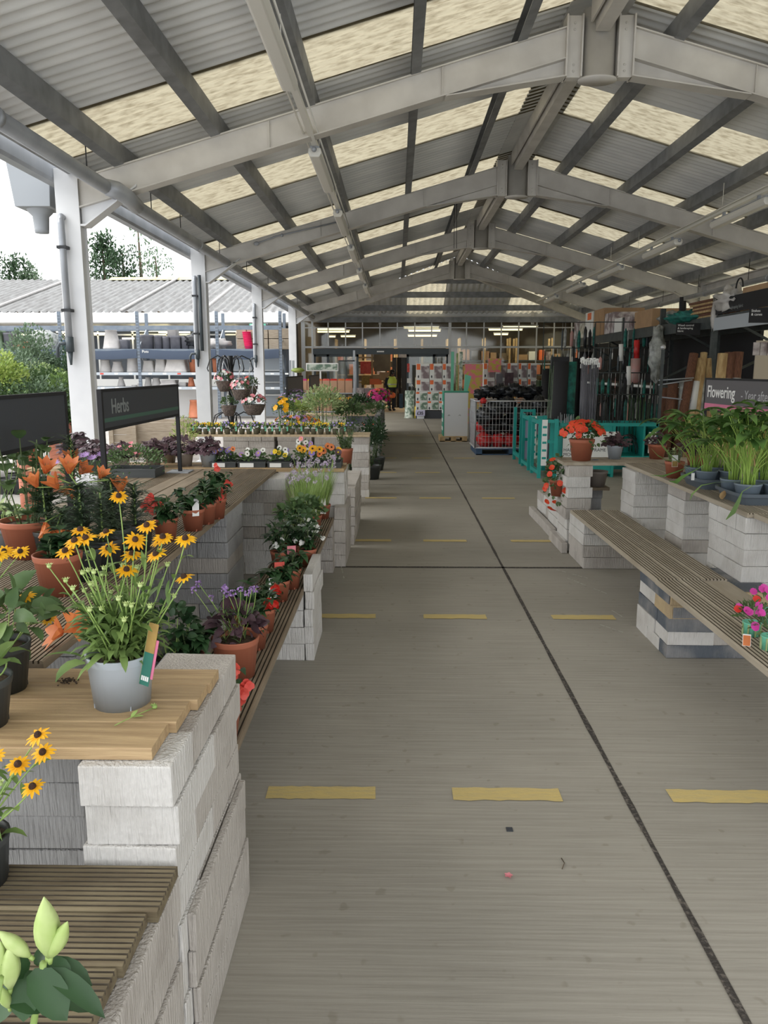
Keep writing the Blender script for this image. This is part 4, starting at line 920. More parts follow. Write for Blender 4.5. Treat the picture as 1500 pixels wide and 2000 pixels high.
# ---- terracotta pots and lilies on the upper deck
def stemmy(lb, loc, r1, h, pot, H, n, m, rnd, lw=(.05, .02), spread=.1, leafz=(0.1, 1), name='potted_plant', per=9, prof=WIDE, sm='stem_d', flowers=None, fm='cor', bend=1.0, fr=.022):
    t = thing(name, lb, 'potted plant', loc); potp(t, r1, h, pot); c = Vector(loc)+Vector((0, 0, h*.87)); st = MB(); lf = MB()
    for k in range(n):
        a = rnd.uniform(0, 6.283); d = Vector((math.cos(a), math.sin(a), 0)); e = c+d*spread*rnd.uniform(.3, 1)+Vector((0, 0, H*rnd.uniform(.7, 1)))
        pts = curve(c+d*r1*.35, e, 0, 6, d*.01); st.tube(pts, .003, 5)
        for j in range(per):
            i = min(6, int(rnd.uniform(*leafz)*6.99)); q = sph(rnd); q.z = abs(q.z)*.5+.1; s_ = rnd.uniform(.7, 1.2)
            lf.leaf(pts[i], q, lw[0]*s_, lw[1]*s_, bend*rnd.uniform(.4, 1.4), 0, prof)
    st.build('stems', M[sm], t); lf.build('foliage', M[m], t)
    for (px, py, Y) in (flowers or []):
        p = gy(px, py, Y); b = MB()
        for k in range(3): floret(b, p+sph(rnd)*.012, (rnd.uniform(-.5, .5), -1, rnd.uniform(-.4, .3)), fr, 0, 4, .55, .35, (.4, 1, 1, .5), rnd=rnd, jit=.2)
        b.build('flower', M[fm], t)
    return t
def at(px, py, z=.832): p = gz(px, py, z); return (p.x, p.y, z)
stemmy('large terracotta pot of leggy round-leaved stems under the blank sign', at(62, 1085), .125, .17, 'terra', .42, 11, 'leaf', random.Random(21), (.06, .026), .16, leafz=(.1, 1), per=8, name='terracotta_potted_shrub')
stemmy('terracotta pot with dark crinkled foliage behind the edge daisies', at(118, 1158), .088, .155, 'terra', .10, 9, 'leaf_d', random.Random(22), (.05, .02), .06, per=12)
greenplant('round leaved green plant in a dark pot at the far left of the deck', at(0, 1040), .09, .12, 'darkpot', (.18, .15, .22), 110, .07, .032, 'leaf', random.Random(23), zc=.34)
greenplant('silvery leaved plant in a grey pot beside the large terracotta one', at(5, 1075), .08, .11, 'greypot', (.12, .1, .08), 150, .04, .008, 'leaf_v', random.Random(29), zc=.15)
def lily(lb, loc, H, fl_, seed, stems=1):
    rnd = random.Random(seed); t = thing('orange_lily', lb, 'potted plant', loc); potp(t, .08, .13, 'darkpot'); c = Vector(loc)+Vector((0, 0, .11)); st = MB(); lf = MB()
    for s_ in range(stems):
        dx = Vector((rnd.uniform(-.06, .06), rnd.uniform(-.06, .06), 0)) if s_ else Vector((0, 0, 0)); pts = curve(c+dx*.4, c+dx+Vector((0, 0, H)), 0, 8, dx*.2); st.tube(pts, .004, 6)
        for k in range(150):
            u = rnd.uniform(.02, 1); p = c+dx*(.4+.6*u)+Vector((0, 0, H*u)); a = k*2.4; d = Vector((math.cos(a), math.sin(a), .55)); lf.leaf(p, d, rnd.uniform(.08, .12), .0055, rnd.uniform(.6, 1.3), 0, (.7, 1, .9, .6, 0))
    topc = c+Vector((0, 0, H))
    for (px, py, dy, sz, nx, nz_) in fl_:
        p = gy(px, py, loc[1]+dy); st.tube(curve(topc, p, .0, 4), .0025, 5); b = MB(); n_ = Vector((nx, -.25, nz_)).normalized(); x = n_.cross(Vector((0, 1, .2))).normalized(); y = n_.cross(x)
        for i in range(6):
            a = i*math.pi/3; d = x*math.cos(a)+y*math.sin(a); b.leaf(p, n_*1.15+d*.75, sz, sz*.24, 0, 0, (.35, .8, 1, .8, .1), nrm=n_, fold=.3)
        f = b.build('flower', M['ora'], t); q = MB()
        for i in range(5): q.tube([p, p+n_*sz*.6+sph(rnd)*.008], .0012, 4)
        q.build('stamens', M['gold'], f)
    st.build('stem', M['stem'], t); lf.build('foliage', M['leaf_l'], t); return t
lily('orange lily in full leaf behind the daisies, flower heads pointing left', at(165, 1130), .27, [(115, 955, 0, .075, -.5, .8), (135, 925, .02, .08, .2, 1), (73, 952, 0, .07, -.3, 1), (88, 925, .02, .075, .4, 1)], 31, 2)
lily('orange lily with a single upright bloom beside the red begonias', at(225, 1085), .24, [(235, 962, 0, .08, .1, 1), (195, 935, .02, .065, .5, .8), (142, 945, 0, .07, -.2, -.5)], 32, 2)
lily('orange lily behind, its rusty blooms against the blank sign post', at(150, 1040), .40, [(140, 905, .1, .085, .1, 1), (155, 925, .1, .085, .6, .5)], 33, 1)
lily('orange lily leaning low so a bloom hangs near the terracotta pot', at(130, 1115), .14, [(88, 1020, -.05, .08, .2, -.6), (108, 1035, -.05, .07, .7, -.4)], 34, 1)
lily('leafy lily stems without bloom in the middle of the orange group', at(205, 1110), .22, [], 35, 1)
lily('leafy lily stems without bloom left of the red begonias', at(268, 1075), .20, [], 36, 1)
lily('leafy lily stems without bloom behind the terracotta pot', at(105, 1090), .24, [], 37, 2)
lily('dark leafy lily clump at the back between the asters and the begonias', at(215, 1030), .20, [], 38, 1)
# fallen orange flowers beside the grey pot
for (px, py, nx, lb) in ((150, 1235, .5, 'larger orange bloom lying on the deck behind the grey pot'), (125, 1250, -.8, 'smaller orange bloom lying left of the grey pot on the deck')):
    p = gz(px, py, .85); b = MB(); n_ = Vector((nx, -.5, .5)).normalized(); x = n_.cross(Vector((0, 1, .2))).normalized(); y = n_.cross(x)
    for i in range(6):
        a = i*math.pi/3; d = x*math.cos(a)+y*math.sin(a); b.leaf(p+Vector((0, 0, .02)), n_*.8+d, .075, .02, .5, 0, (.4, .9, 1, .7, .1), nrm=n_)
    tag(b.build('fallen_bloom', M['ora']), lb, 'flower')
# ---- begonias in a row, terracotta
def begonia(lb, loc, seed, fl_, fm='cor', card=False, H=.12):
    rnd = random.Random(seed); t = thing('potted_begonia', lb, 'potted plant', loc); potp(t, .062, .115, 'terra'); c = Vector(loc)+Vector((0, 0, .10)); lf = MB(); st = MB()
    for k in range(13):
        a = rnd.uniform(0, 6.28); e = c+Vector((math.cos(a)*.07, math.sin(a)*.06, rnd.uniform(.4, 1)*H)); pts = curve(c, e, 0, 4); st.tube(pts, .003, 5)
        for j in range(8):
            q = sph(rnd); q.z = q.z*.4+.25; lf.leaf(pts[rnd.randrange(1, 5)], q, rnd.uniform(.05, .085), rnd.uniform(.014, .022), rnd.uniform(.6, 1.8), 0, (.4, 1, .85, .45, 0))
    st.build('stems', M['stem_d'], t); lf.build('foliage', M['leaf_d'], t)
    for (px, py, dy) in fl_:
        p = gy(px, py, loc[1]+dy); b = MB()
        for k in range(4): floret(b, p+sph(rnd)*.014, (rnd.uniform(-.6, .6), -1, rnd.uniform(-.5, .4)), .012 if fm == 'whi' else .019, 0, 4, .6, .35, (.4, 1, 1, .5), rnd=rnd, jit=.3)
        b.build('flower', M[fm], t)
    if card: labelcard(t, Vector(loc)+Vector((.03, -.055, .085)), .035, .09, 'paper', .5, .1)
    return t
begonia('red begonia in terracotta, nearest of the row on the upper deck edge', at(325, 1055), 41, [(294, 978, -.03), (306, 985, -.04), (283, 988, -.0), (290, 972, .0), (300, 995, -.05)])
begonia('begonia with a large white label, second in the deck edge row', at(378, 1035), 42, [(345, 990, -.05)], 'whi', True)
begonia('leafy dark begonia, third in the deck edge row', at(402, 1022), 43, [(392, 975, -.05), (396, 985, -.05)], 'red')
begonia('begonia with drooping scarlet flowers, fourth in the deck edge row', at(422, 1012), 44, [(430, 955, -.05), (428, 968, -.05)])
begonia('salmon flowered begonia, last in the deck edge row', at(425, 990), 45, [(423, 913, .0), (445, 945, -.04)], 'cor')
# ---- bushy herb beside the sign, asters
def tray(t, x0, x1, y0, y1, z, h=.05, m='darkpot'):
    b = MB(); w_ = .008
    b.box(x0, x1, y0, y1, z, z+.006); b.box(x0, x0+w_, y0, y1, z+.006, z+h); b.box(x1-w_, x1, y0, y1, z+.006, z+h); b.box(x0+w_, x1-w_, y0, y0+w_, z+.006, z+h); b.box(x0+w_, x1-w_, y1-w_, y1, z+.006, z+h)
    b.box(x0-.006, x1+.006, y0-.006, y0, z+h-.012, z+h); b.build('tray', M[m], t)
p = Vector(at(262, 930)); t = thing('tray_of_herbs', 'black tray of dense feathery green herbs with pink blossoms behind the lilies', 'plant tray', p)
tray(t, p.x-.22, p.x+.2, p.y-.1, p.y+.16, .832, .07); b = MB(); bush(b, (p.x, p.y+.03, .93), (.26, .2, .15), 900, .028, .006, random.Random(6), 0, .3, .4); b.build('foliage', M['leaf'], t)
b = MB(); rnd = random.Random(5)
for k in range(7): floret(b, gy(rnd.uniform(230, 275), rnd.uniform(865, 890), p.y+rnd.uniform(-.05, .1)), (0, -.6, 1), .02, 0, 6, .4, rnd=rnd)
b.build('flowers', M['pin'], t)
p = Vector(at(170, 985)); t = thing('potted_aster', 'purple asters showing between the sign posts', 'potted plant', p); potp(t, .07, .11, 'darkpot'); b = MB(); bush(b, (p.x, p.y, 1.0), (.17, .12, .13), 260, .04, .006, rnd); b.build('foliage', M['leaf'], t)
for (px, py) in ((107, 905), (165, 890), (180, 895), (143, 903), (200, 888)):
    b = MB(); floret(b, gy(px, py, p.y), (0, -.5, 1), .035, 0, 18, .12, .3, rnd=rnd, jit=.1); b.build('flower', M['pur'], t)
# ---- heucheras in grey and taupe pots along the back of the upper deck
def heuchera(lb, loc, seed, pot='taupe', s_=1.0, m='leaf_p', pr=.075, ph=.12, n=70):
    rnd = random.Random(seed); t = thing('potted_heuchera', lb, 'potted plant', loc); potp(t, pr, ph, pot); c = Vector(loc)+Vector((0, 0, ph*.88)); b = MB(); st = MB()
    for k in range(n):
        d = sph(rnd); d.z = abs(d.z)*.9+.1; p = c+Vector((d.x*.13, d.y*.13, d.z*.13))*rnd.uniform(.5, 1)*s_
        lobed(b, p, (d.x, d.y, rnd.uniform(-.5, .2)), rnd.uniform(.022, .036)*s_, 0, rnd, 5, (d.x*.6, d.y*.6-.3, 1))
        if k % 3 == 0: st.tube([c+Vector((d.x, d.y, 0))*.02, p], .0015, 4)
    b.build('foliage', M[m], t); st.build('stems', M['stem_d'], t); return t
for i, (px, py, pt_) in enumerate(((190, 925, 'darkpot'), (238, 918, 'taupe'), (300, 912, 'taupe'), (362, 910, 'taupe'), (408, 911, 'greypot'))):
    heuchera('purple leaved heuchera in a %s pot, %s from the left on the deck back edge' % ({'darkpot': 'dark', 'taupe': 'taupe', 'greypot': 'grey'}[pt_], ORD[i]), at(px, py), 50+i, pt_, 1.15)
heuchera('rosy purple heuchera in a taupe pot behind the second row', at(330, 903, .832), 57, 'taupe', 1.1)
heuchera('dark heuchera mound left of the sign against the column foot', at(160, 912), 58, 'darkpot', 1.5, n=110)
# ---- pots on the long low plank
def big_ver():
    p = Vector(at(462, 1318, .432)); t = thing('potted_verbena', 'tall purple verbena over red begonia leaves in a big orange pot on the low plank', 'potted plant', p); potp(t, .095, .165, 'terra', r0=.075)
    c = p+Vector((0, 0, .15)); st = MB(); lf = MB(); rnd = random.Random(3)
    heads = [(437, 1155), (445, 1160), (458, 1195), (412, 1168), (470, 1152), (483, 1158), (500, 1150), (492, 1152), (378, 1152), (388, 1140), (440, 1148), (455, 1158), (375, 1100), (352, 1098)]
    fl_ = []
    for (px, py) in heads[:12]:
        e = gy(px, py, p.y+rnd.uniform(-.06, .08)); a = rnd.uniform(0, 6.28); s0 = c+Vector((math.cos(a), math.sin(a), 0))*.04; pts = curve(s0, e, 0, 6, (rnd.uniform(-.02, .02), 0, 0)); st.tube(pts, .0016, 5)
        for j in range(6): q = sph(rnd); q.z = abs(q.z)*.5+.4; lf.leaf(pts[rnd.randrange(0, 4)], q, .055, .004, .6, 0, LP)
        b = MB()
        for k in range(16): floret(b, e+sph(rnd)*.012, sph(rnd)+Vector((0, -.5, .5)), .005, 0, 5, .6)
        fl_.append(b)
    st.build('stems', M['stem'], t); lf.build('foliage', M['leaf'], t)
    for b in fl_: b.build('flower', M['pur'], t)
    b = MB(); bush(b, c+Vector((0, 0, .05)), (.11, .1, .09), 80, .06, .02, rnd, 0, .1, 1.2, WIDE); b.build('low_foliage', M['leaf_p'], t)
big_ver()
begonia('red begonia with a pink spotted label near the nearest pier', at(437, 1440, .432), 61, [(478, 1342, 0), (460, 1312, .03), (470, 1350, -.02), (465, 1375, -.02)], 'cor', H=.16)
begonia('crimson begonia hidden behind the pier corner on the low plank', (gz(405, 1395, .432).x, 2.36, .432), 62, [(410, 1307, 0), (420, 1330, -.02)], 'red', H=.15)
for i, (px, py, c_, s_) in enumerate(((498, 1265, 'red', [(535, 1182, 0), (520, 1178, .02), (456, 1180, .0)]), (515, 1232, 'red', [(540, 1150, 0)]), (470, 1240, 'red', [(480, 1195, 0), (450, 1178, 0)]))):
    begonia('red begonia on the low plank behind the verbena, %s one' % ORD[i], at(px, py, .432), 63+i, s_, c_, H=.15)
begonia('dark mottled begonia in the shadow left of the big orange pot', at(370, 1330, .432), 68, [(318, 1305, -.1)], 'red', H=.14)
greenplant('trailing dark plant at the back of the low plank by the deck pier', at(335, 1330, .432), .06, .1, 'darkpot', (.13, .12, .12), 120, .04, .014, 'leaf_d', random.Random(9), zc=.2)
t = begonia('terracotta pot with a red picture label and a white price card', at(545, 1172, .432), 70, [(545, 1120, 0)], 'red'); labelcard(t, Vector(at(547, 1165, .432))+Vector((.01, -.07, .05)), .055, .16, 'cor', .3, .1, 'tgreen', .35); labelcard(t, Vector(at(538, 1170, .432))+Vector((.0, -.09, .03)), .045, .11, 'paper', .6, .15)
t = begonia('terracotta pot with a green and pink picture label on the low plank', at(568, 1148, .432), 71, [], 'red'); labelcard(t, Vector(at(570, 1140, .432))+Vector((.01, -.07, .07)), .05, .17, 'pin', .3, .1, 'tgreen', .5)
for i, (px, py) in enumerate(((548, 1110), (572, 1095), (590, 1085), (600, 1105))):
    begonia('white flowered begonia on the low plank, %s from the front' % ORD[i], at(px, py, .432), 72+i, [(px-10+k*13, py-45-(k*37 % 25), -.05+.03*k) for k in range(4)], 'whi', H=.19)
for i, (px, py) in enumerate(((575, 1070), (600, 1058))):
    greenplant('leafy deep green pot plant on the low plank before the chives, %s' % ('left one' if i == 0 else 'right one'), at(px, py, .432), .07, .11, 'terra', (.13, .12, .12), 130, .05, .02, 'leaf', random.Random(80+i), zc=.22)
def chives(lb, loc, seed, n=170, H=.38, fl_=12, cards=1, fm='lil'):
    rnd = random.Random(seed); t = thing('potted_chives', lb, 'potted plant', loc); potp(t, .07, .12, 'terra'); c = Vector(loc)+Vector((0, 0, .1)); b = MB(); st = MB(); f = []
    for k in range(n):
        a = rnd.uniform(0, 6.28); b.leaf(c+Vector((math.cos(a), math.sin(a), 0))*rnd.uniform(0, .05), (math.cos(a)*.35, math.sin(a)*.35, 1), H*rnd.uniform(.5, 1), .003, rnd.uniform(0, .5), 0, (1, 1, .9, .6, 0))
    for k in range(fl_):
        a = rnd.uniform(0, 6.28); e = c+Vector((math.cos(a)*.11, math.sin(a)*.11, H*rnd.uniform(.8, 1.15))); st.tube(curve(c, e, 0, 4, (rnd.uniform(-.01, .01), 0, 0)), .0015, 4); q = MB()
        for j in range(14): floret(q, e+sph(rnd)*.014, sph(rnd), .007, 0, 5, .4)
        f.append(q)
    b.build('foliage', M['stem'], t); st.build('stems', M['stem'], t)
    for q in f: q.build('flower', M[fm], t)
    for j in range(cards): labelcard(t, c+Vector((.01+j*.04, -.065, -.05)), .05, .13, 'paper', .1, .02)
    return t
chives('chives in flower with a tall white card, front clump on low plank', at(590, 1045, .432), 91)
chives('chives in flower with white card beside the terracotta pot', at(612, 1035, .432), 92)
chives('chives with pale flower globes, middle clump before the block pier', at(598, 1018, .432), 93, cards=0, fl_=18)
chives('chives clump at the back against the pale block pier', at(630, 1012, .432), 94, fl_=14)
stemmy('terracotta pot with a small pinkish plant at the plank end', at(648, 1000, .432), .06, .13, 'terra', .14, 7, 'leaf_g', random.Random(95), (.03, .01), .05)
stemmy('small dark pot with wiry stems on the stepped pier', (gz(668, 950, .56).x, 7.45, .56), .045, .07, 'darkpot', .16, 6, 'leaf_g', random.Random(96), (.025, .012), .1, per=4)
# ---- pansy trays on the cross shelf
PC = ['vio', 'whi', 'pur', 'vio', 'yel', 'whi', 'pur', 'whi', 'ora', 'pur']
def pansytray(lb, x0, x1, y0, y1, z, cols, seed, n=9, h=.05, fr=.022, mtray='darkpot', L=.035, H=.09, price=True):
    rnd = random.Random(seed); t = thing('pansy_tray', lb, 'plant tray', ((x0+x1)/2, (y0+y1)/2, z)); tray(t, x0, x1, y0, y1, z, h, mtray)
    b = MB(); bush(b, ((x0+x1)/2, (y0+y1)/2, z+h), ((x1-x0)*.5, (y1-y0)*.5, H), int(700*(x1-x0)), L, .011, rnd, 0, .4, .8, WIDE); b.build('foliage', M['leaf'], t)
    for k in range(n):
        p = Vector((rnd.uniform(x0+.02, x1-.02), rnd.uniform(y0, y0+(y1-y0)*.6), z+h+H*rnd.uniform(.6, 1.25))); c_ = cols[k % len(cols)]; q = MB()
        floret(q, p, (rnd.uniform(-.4, .4), -1, rnd.uniform(.0, .5)), fr, 0, 5, .62, .15, (.45, 1, 1, .55), rnd=rnd, jit=.1); q.ell(p+Vector((0, -.004, 0)), (fr*.3, fr*.12, fr*.3), 8, 4, 1); q.build('flower', [M[c_], M['eye'] if c_ in ('yel', 'whi', 'ora') else M['ryel']], t)
    if price: 
        b = MB(); b.box(x0+.02, x0+.02+min(.13, (x1-x0)*.5), y0-.012, y0-.008, z+.004, z+.04); b.build('price_strip', M['paper'], t)
    return t
sh = [(-1.62, -1.40, ['vio', 'vio', 'ora']), (-1.38, -1.14, ['whi', 'pur', 'whi']), (-1.12, -.92, ['vio', 'whi', 'ryel']), (-.90, -.70, ['yel', 'yel', 'vio', 'yel']), (-.68, -.52, ['whi', 'pur', 'whi']), ]
for i, (a, c, cc) in enumerate(sh[:3]): pansytray('dark tray of %s pansies on the cross shelf, %s from the left' % (['violet', 'white and purple', 'violet and cream'][i], ORD[i]), a, c, 6.66, 6.9, .833, cc, 100+i)
pansytray('tray of bold yellow pansies with black faces on the cross shelf', -1.0+.13, -.70, 6.63, 6.85, .833, ['yel', 'yel', 'vio', 'yel', 'whi'], 104, n=8, fr=.03, H=.10, price=False)
pansytray('tray of white and lilac pansies left of the orange ones', -.92, -.72, 6.87, 7.02, .833, ['whi', 'pur', 'whi', 'pin'], 105, n=10, H=.16)
pansytray('tray of orange and burgundy pansies at the right end of the shelf', -.69, -.48, 6.63, 6.88, .833, ['ora', 'yel', 'ora', 'leaf_p'], 106, n=8, fr=.028, H=.11, price=False)
stemmy('terracotta pot with a wispy green plant beside the tall pale pier', at(682, 905, .52)[:2]+(.52,) if False else (-.62+.0, 9.55, .521), .08, .19, 'terra', .26, 14, 'leaf', random.Random(110), (.05, .008), .16, per=14, prof=LP)
# ---- row of little viola pots
vc = [('pur', 'ryel'), ('vio', 'vio'), ('ryel', 'ryel'), ('pur', 'whi'), ('ryel', 'yel')]; proto = []
for v_ in range(5):
    rnd = random.Random(120+v_); t = thing('potted_viola', 'x', 'potted plant', (0, 0, 0)); b = MB(); b.lathe((0, 0, 0), [(.001, .002), (.031, .0), (.040, .062), (.042, .07), (.038, .07), (.036, .06)], 14); b.build('pot', M['leaf_g' if False else 'darkolive'] if 'darkolive' in M else M['darkpot'], t)
    b = MB(); bush(b, (0, 0, .085), (.055, .05, .055), 70, .03, .009, rnd, 0, .5, .6, WIDE); b.build('foliage', M['leaf'], t)
    for k in range(5):
        q = MB(); p = Vector((rnd.uniform(-.05, .05), rnd.uniform(-.05, 0), rnd.uniform(.10, .17))); floret(q, p, (rnd.uniform(-.4, .4), -1, .3), .013, 0, 5, .62, .15, (.45, 1, 1, .55)); q.build('flower', M[vc[v_][k % 2]], t)
    if v_ in (0, 3, 4):
        labelcard(t, (.028, -.03, .04), .026, .125, 'leaf_v', 0, -.05, 'tgreen2', .5)
    proto.append(t)
CN = {0: 'purple and yellow', 1: 'violet', 2: 'bright yellow', 3: 'lilac and white', 4: 'golden yellow'}
X = -2.62
for k in range(23):
    v_ = (k*2+k//3) % 5; x = gy(375+k*14.0, 850, 10.16).x
    dup(proto[v_], (x, 10.155+R.uniform(-.012, .012), .8365), R.uniform(-.3, .3), 'small pot of %s violas, %s from the left in the front row' % (CN[v_], ORD[k]), 'viola pots on the far shelf')
for v_ in range(5): 
    proto[v_].location = (-2.7+v_*.42, 10.36, .8365); proto[v_]['label'] = 'small pot of %s violas at the back edge of the viola shelf' % CN[v_]; proto[v_]['group'] = 'viola pots behind the front row'
# ---- leafy masses beyond
def mound(lb, c, rr, n, L, W, m, seed, fl_=None, nf=0, fr=.03, z0=0, name='leafy_plant', pot=None, prof=LP, cat='plant', up=.4):
    rnd = random.Random(seed); t = thing(name, lb, cat, (c[0], c[1], z0)); 
    if pot: potp(t, pot[0], pot[1], pot[2])
    b = MB(); bush(b, c, rr, n, L, W, rnd, 0, up, .7, prof, shell=.35); b.build('foliage', M[m], t)
    st = MB(); 
    for k in range(8): d = sph(rnd); st.tube([(c[0], c[1], z0+(pot[1]*.8 if pot else 0)), (c[0]+d.x*rr[0]*.5, c[1]+d.y*rr[1]*.5, c[2]+abs(d.z)*rr[2]*.5)], .004, 4)
    st.build('stems', M['stem_d'], t)
    for i in range(nf):
        q = MB(); f = fl_[i % len(fl_)]
        for j in range(3):
            d = sph(rnd); d.z = abs(d.z); d.y = -abs(d.y); floret(q, (c[0]+d.x*rr[0], c[1]+d.y*rr[1], c[2]+d.z*rr[2]*1.05), (d.x, d.y, d.z+.2), fr, 0, 5, .5)
        q.build('flower', M[f], t)
    return t
mound('frothy cream variegated shrub behind the viola pots', (gy(632, 800, 12).x, 12.0, 1.10), (.36, .3, .33), 1300, .06, .010, 'leaf_v', 201, z0=0, pot=(.15, .25, 'darkpot'))
mound('dense mid green shrub right of the variegated one', (gy(680, 815, 12.2).x, 12.2, .98), (.26, .25, .25), 700, .05, .014, 'leaf', 202, z0=0, pot=(.12, .2, 'darkpot'))
mound('yellow green shrub at the left behind the viola pots', (gy(585, 815, 12.6).x, 12.6, 1.02), (.25, .2, .16), 600, .05, .012, 'leaf_y', 203, z0=0, pot=(.12, .2, 'darkpot'))
mound('lavender flowered bush behind the small blank signs', (gy(578, 790, 13).x, 13.0, 1.12), (.32, .25, .22), 900, .05, .006, 'leaf_g', 204, ['pur'], 16, .022, 0, pot=(.12, .2, 'darkpot'))
mound('low row of orange and mauve pansies behind the viola pots', (gy(580, 818, 11.2).x, 11.2, .93), (.34, .14, .09), 300, .035, .01, 'leaf', 205, ['ora', 'pur', 'yel'], 14, .026, .84)
mound('green bush with a large golden pansy at the left of the signs', (gy(555, 790, 11.6).x, 11.6, 1.08), (.18, .18, .18), 350, .04, .01, 'leaf', 206, ['yel'], 3, .05, 0, pot=(.1, .18, 'darkpot'))
mound('pink flowered plant on the far tray bench beside the person', (gy(738, 778, 17).x, 17, 1.02), (.26, .24, .15), 420, .06, .016, 'leaf', 207, ['mag', 'mag', 'red'], 12, .05, .80)
mound('green leafy tray plant on the far bench left of the pink one', (gy(704, 782, 16).x, 16, .98), (.24, .22, .20), 520, .06, .014, 'leaf_d', 208, z0=.80)
mound('second leafy tray plant with upright shoots on the far bench', (gy(730, 790, 15.4).x, 15.5, .90), (.28, .14, .12), 420, .06, .01, 'leaf', 209, z0=.80)
mound('dark shrub on the ground at the aisle end of the viola shelf', (gy(725, 835, 11.8).x, 11.9, .55), (.20, .25, .42), 700, .05, .012, 'leaf_d', 210, ['whi', 'cor'], 5, .012, 0, pot=(.15, .22, 'darkpot'))
mound('second dark shrub trailing over the block wall beyond', (gy(735, 845, 13.0).x, 13.0, .50), (.2, .3, .40), 600, .05, .012, 'leaf_d', 211, z0=0, pot=(.15, .22, 'darkpot'))
mound('feathery dark grass in front of the grey block stack', (gy(700, 835, 12.9).x, 12.9, .42), (.25, .25, .35), 500, .10, .005, 'leaf_d', 212, z0=0, pot=(.14, .2, 'darkpot'))
mound('red and coral bloom plant behind the far bench by the doors', (gy(742, 765, 19.5).x, 19.5, 1.06), (.3, .3, .14), 380, .06, .016, 'leaf', 213, ['mag', 'cor'], 10, .05, .80)
mound('green cluster under the viola shelf by the terracotta pot', (gy(672, 875, 10.7).x, 10.9, .42), (.2, .15, .35), 420, .05, .010, 'leaf', 214, z0=0, pot=(.12, .2, 'darkpot'))
mound('feathery green plant at the left end of the viola shelf', (gy(365, 835, 9.8).x, 9.7, .82), (.18, .18, .30), 420, .04, .006, 'leaf_y', 215, z0=0, pot=(.12, .2, 'darkpot'))
# ============================================================ SIGNS
def sign(lb, X, y0, y1, zb, zt, stripe, words, face, zfoot, post_z=None, matb='char', txt=None, foot=True):
    # sign board in the plane X = const; face +1 looks toward +X, -1 toward -X
    t = thing('display_sign', lb, 'sign', (X, (y0+y1)/2, zfoot)); f = face
    b = MB(); b.box(X-.012, X+.012, y0, y1, zb, zt); b.build('panel', M[matb], t)
    b = MB()
    for (a, c, d, e) in ((y0-.015, y1+.015, zt, zt+.018), (y0-.015, y1+.015, zb-.018, zb)): b.box(X-.016, X+.016, a, c, d, e)
    b.build('frame', M['blkm'], t)
    for y in (y0-.012, y1+.012):
        b = MB(); b.box(X-.014, X+.014, y-.014, y+.014, zfoot+.008, zt+.018); b.build('post', M['blkm'], t)
        b = MB(); b.box(X-.09, X+.09, y-.09, y+.09, zfoot, zfoot+.008); b.build('foot_plate', M['galvp'], t)
    if stripe:
        b = MB(); e = X+f*.0125; b.box(min(e, e+f*.001), max(e, e+f*.001), y0, y1, zb+stripe[1], zb+stripe[2]); b.build('colour_stripe', M[stripe[0]], t)
    for (s_, size, yy_, zz, m, bd) in (words or []):
        text(s_, size, (X+f*.0135, yy_, zz), (HP, 0, HP*f), M[m], t, bold=bd)
    return t
sign('charcoal sign reading Herbs with a thin green stripe on two posts', -1.80, 4.72, 6.35, 1.315, 1.535, ('greens', .035, .06), [('Herbs', .13, 4.85, 1.40, 'signtxt', .002)], 1, .833)
sign('blank charcoal sign with posts at the left edge in front of the herbs sign', -1.82, 2.55, 4.22, 1.30, 1.535, None, None, 1, .833)
sign('small blank grey brown sign on thin posts, left one above the violas', -1.80, 12.8, 14.9, 1.28, 1.54, None, None, 1, .0, matb='signgrey')
sign('small blank grey brown sign on thin posts, right one above the violas', -1.78, 16.0, 17.9, 1.28, 1.54, None, None, 1, .0, matb='signgrey')
sign('grey sign reading Flowering Year after year with a pink stripe', 3.0, 5.6, 7.62, 1.30, 1.575, ('pinks', .0, .055), [('Flowering', .155, 7.57, 1.415, 'white', .0015), ('- Year after year', .115, 6.83, 1.415, 'signtxt2', 0)], -1, .833, matb='signgrey')

# ============================================================ RIGHT DECK PLANTS
def busy(lb, px, py, z, seed, dome, n=26, pot=(.115, .20, 'terra'), drop=0):
    p = Vector(gz(px, py, z)); rnd = random.Random(seed); t = thing('potted_busy_lizzie', lb, 'potted plant', p)
    if pot: potp(t, *pot)
    h = pot[1]; c = p+Vector((0, 0, h+.03-drop)); b = MB(); bush(b, c, dome, 330, .045, .016, rnd, 0, .2, 1, WIDE); b.build('foliage', M['leaf'], t)
    for k in range(n):
        d = sph(rnd); d.z = abs(d.z)*.9 if not drop else d.z; d.y = -abs(d.y) if rnd.random() < .75 else d.y
        q = MB(); w_ = c+Vector((d.x*dome[0], d.y*dome[1], d.z*dome[2]))*1.04; floret(q, w_, d+Vector((0, -.4, .2)), .030, 0, 5, .6, .15, (.45, 1, 1, .55), rnd=rnd, jit=.1); q.ell(w_+Vector((0, -.004, 0)), (.004, .003, .004), 5, 3, 1); q.build('flower', [M['redor'], M['yel']], t)
    return t
busy('terracotta pot of bright orange red busy lizzies on the right corner deck', 1135, 899, .832, 301, (.20, .17, .15), 44)
busy('red trailing busy lizzie in a terracotta pot on the low step by the aisle', 1090, 968, .47, 302, (.14, .22, .26), 22, (.09, .16, 'terra'), .07)
heuchera('small dark heuchera in a blue grey pot beside the red busy lizzies', at(1200, 896), 303, 'greypot', 1.1, pr=.075, ph=.13)
heuchera('small dark heuchera in a terracotta pot near the display board', at(1282, 896), 304, 'terra', .95, pr=.085, ph=.14, n=40)
heuchera('dark purple plant in terracotta behind the variegated one', (gz(1345, 905, .832).x-.05, 6.75, .832), 305, 'terra', 1.2, pr=.08, ph=.14)
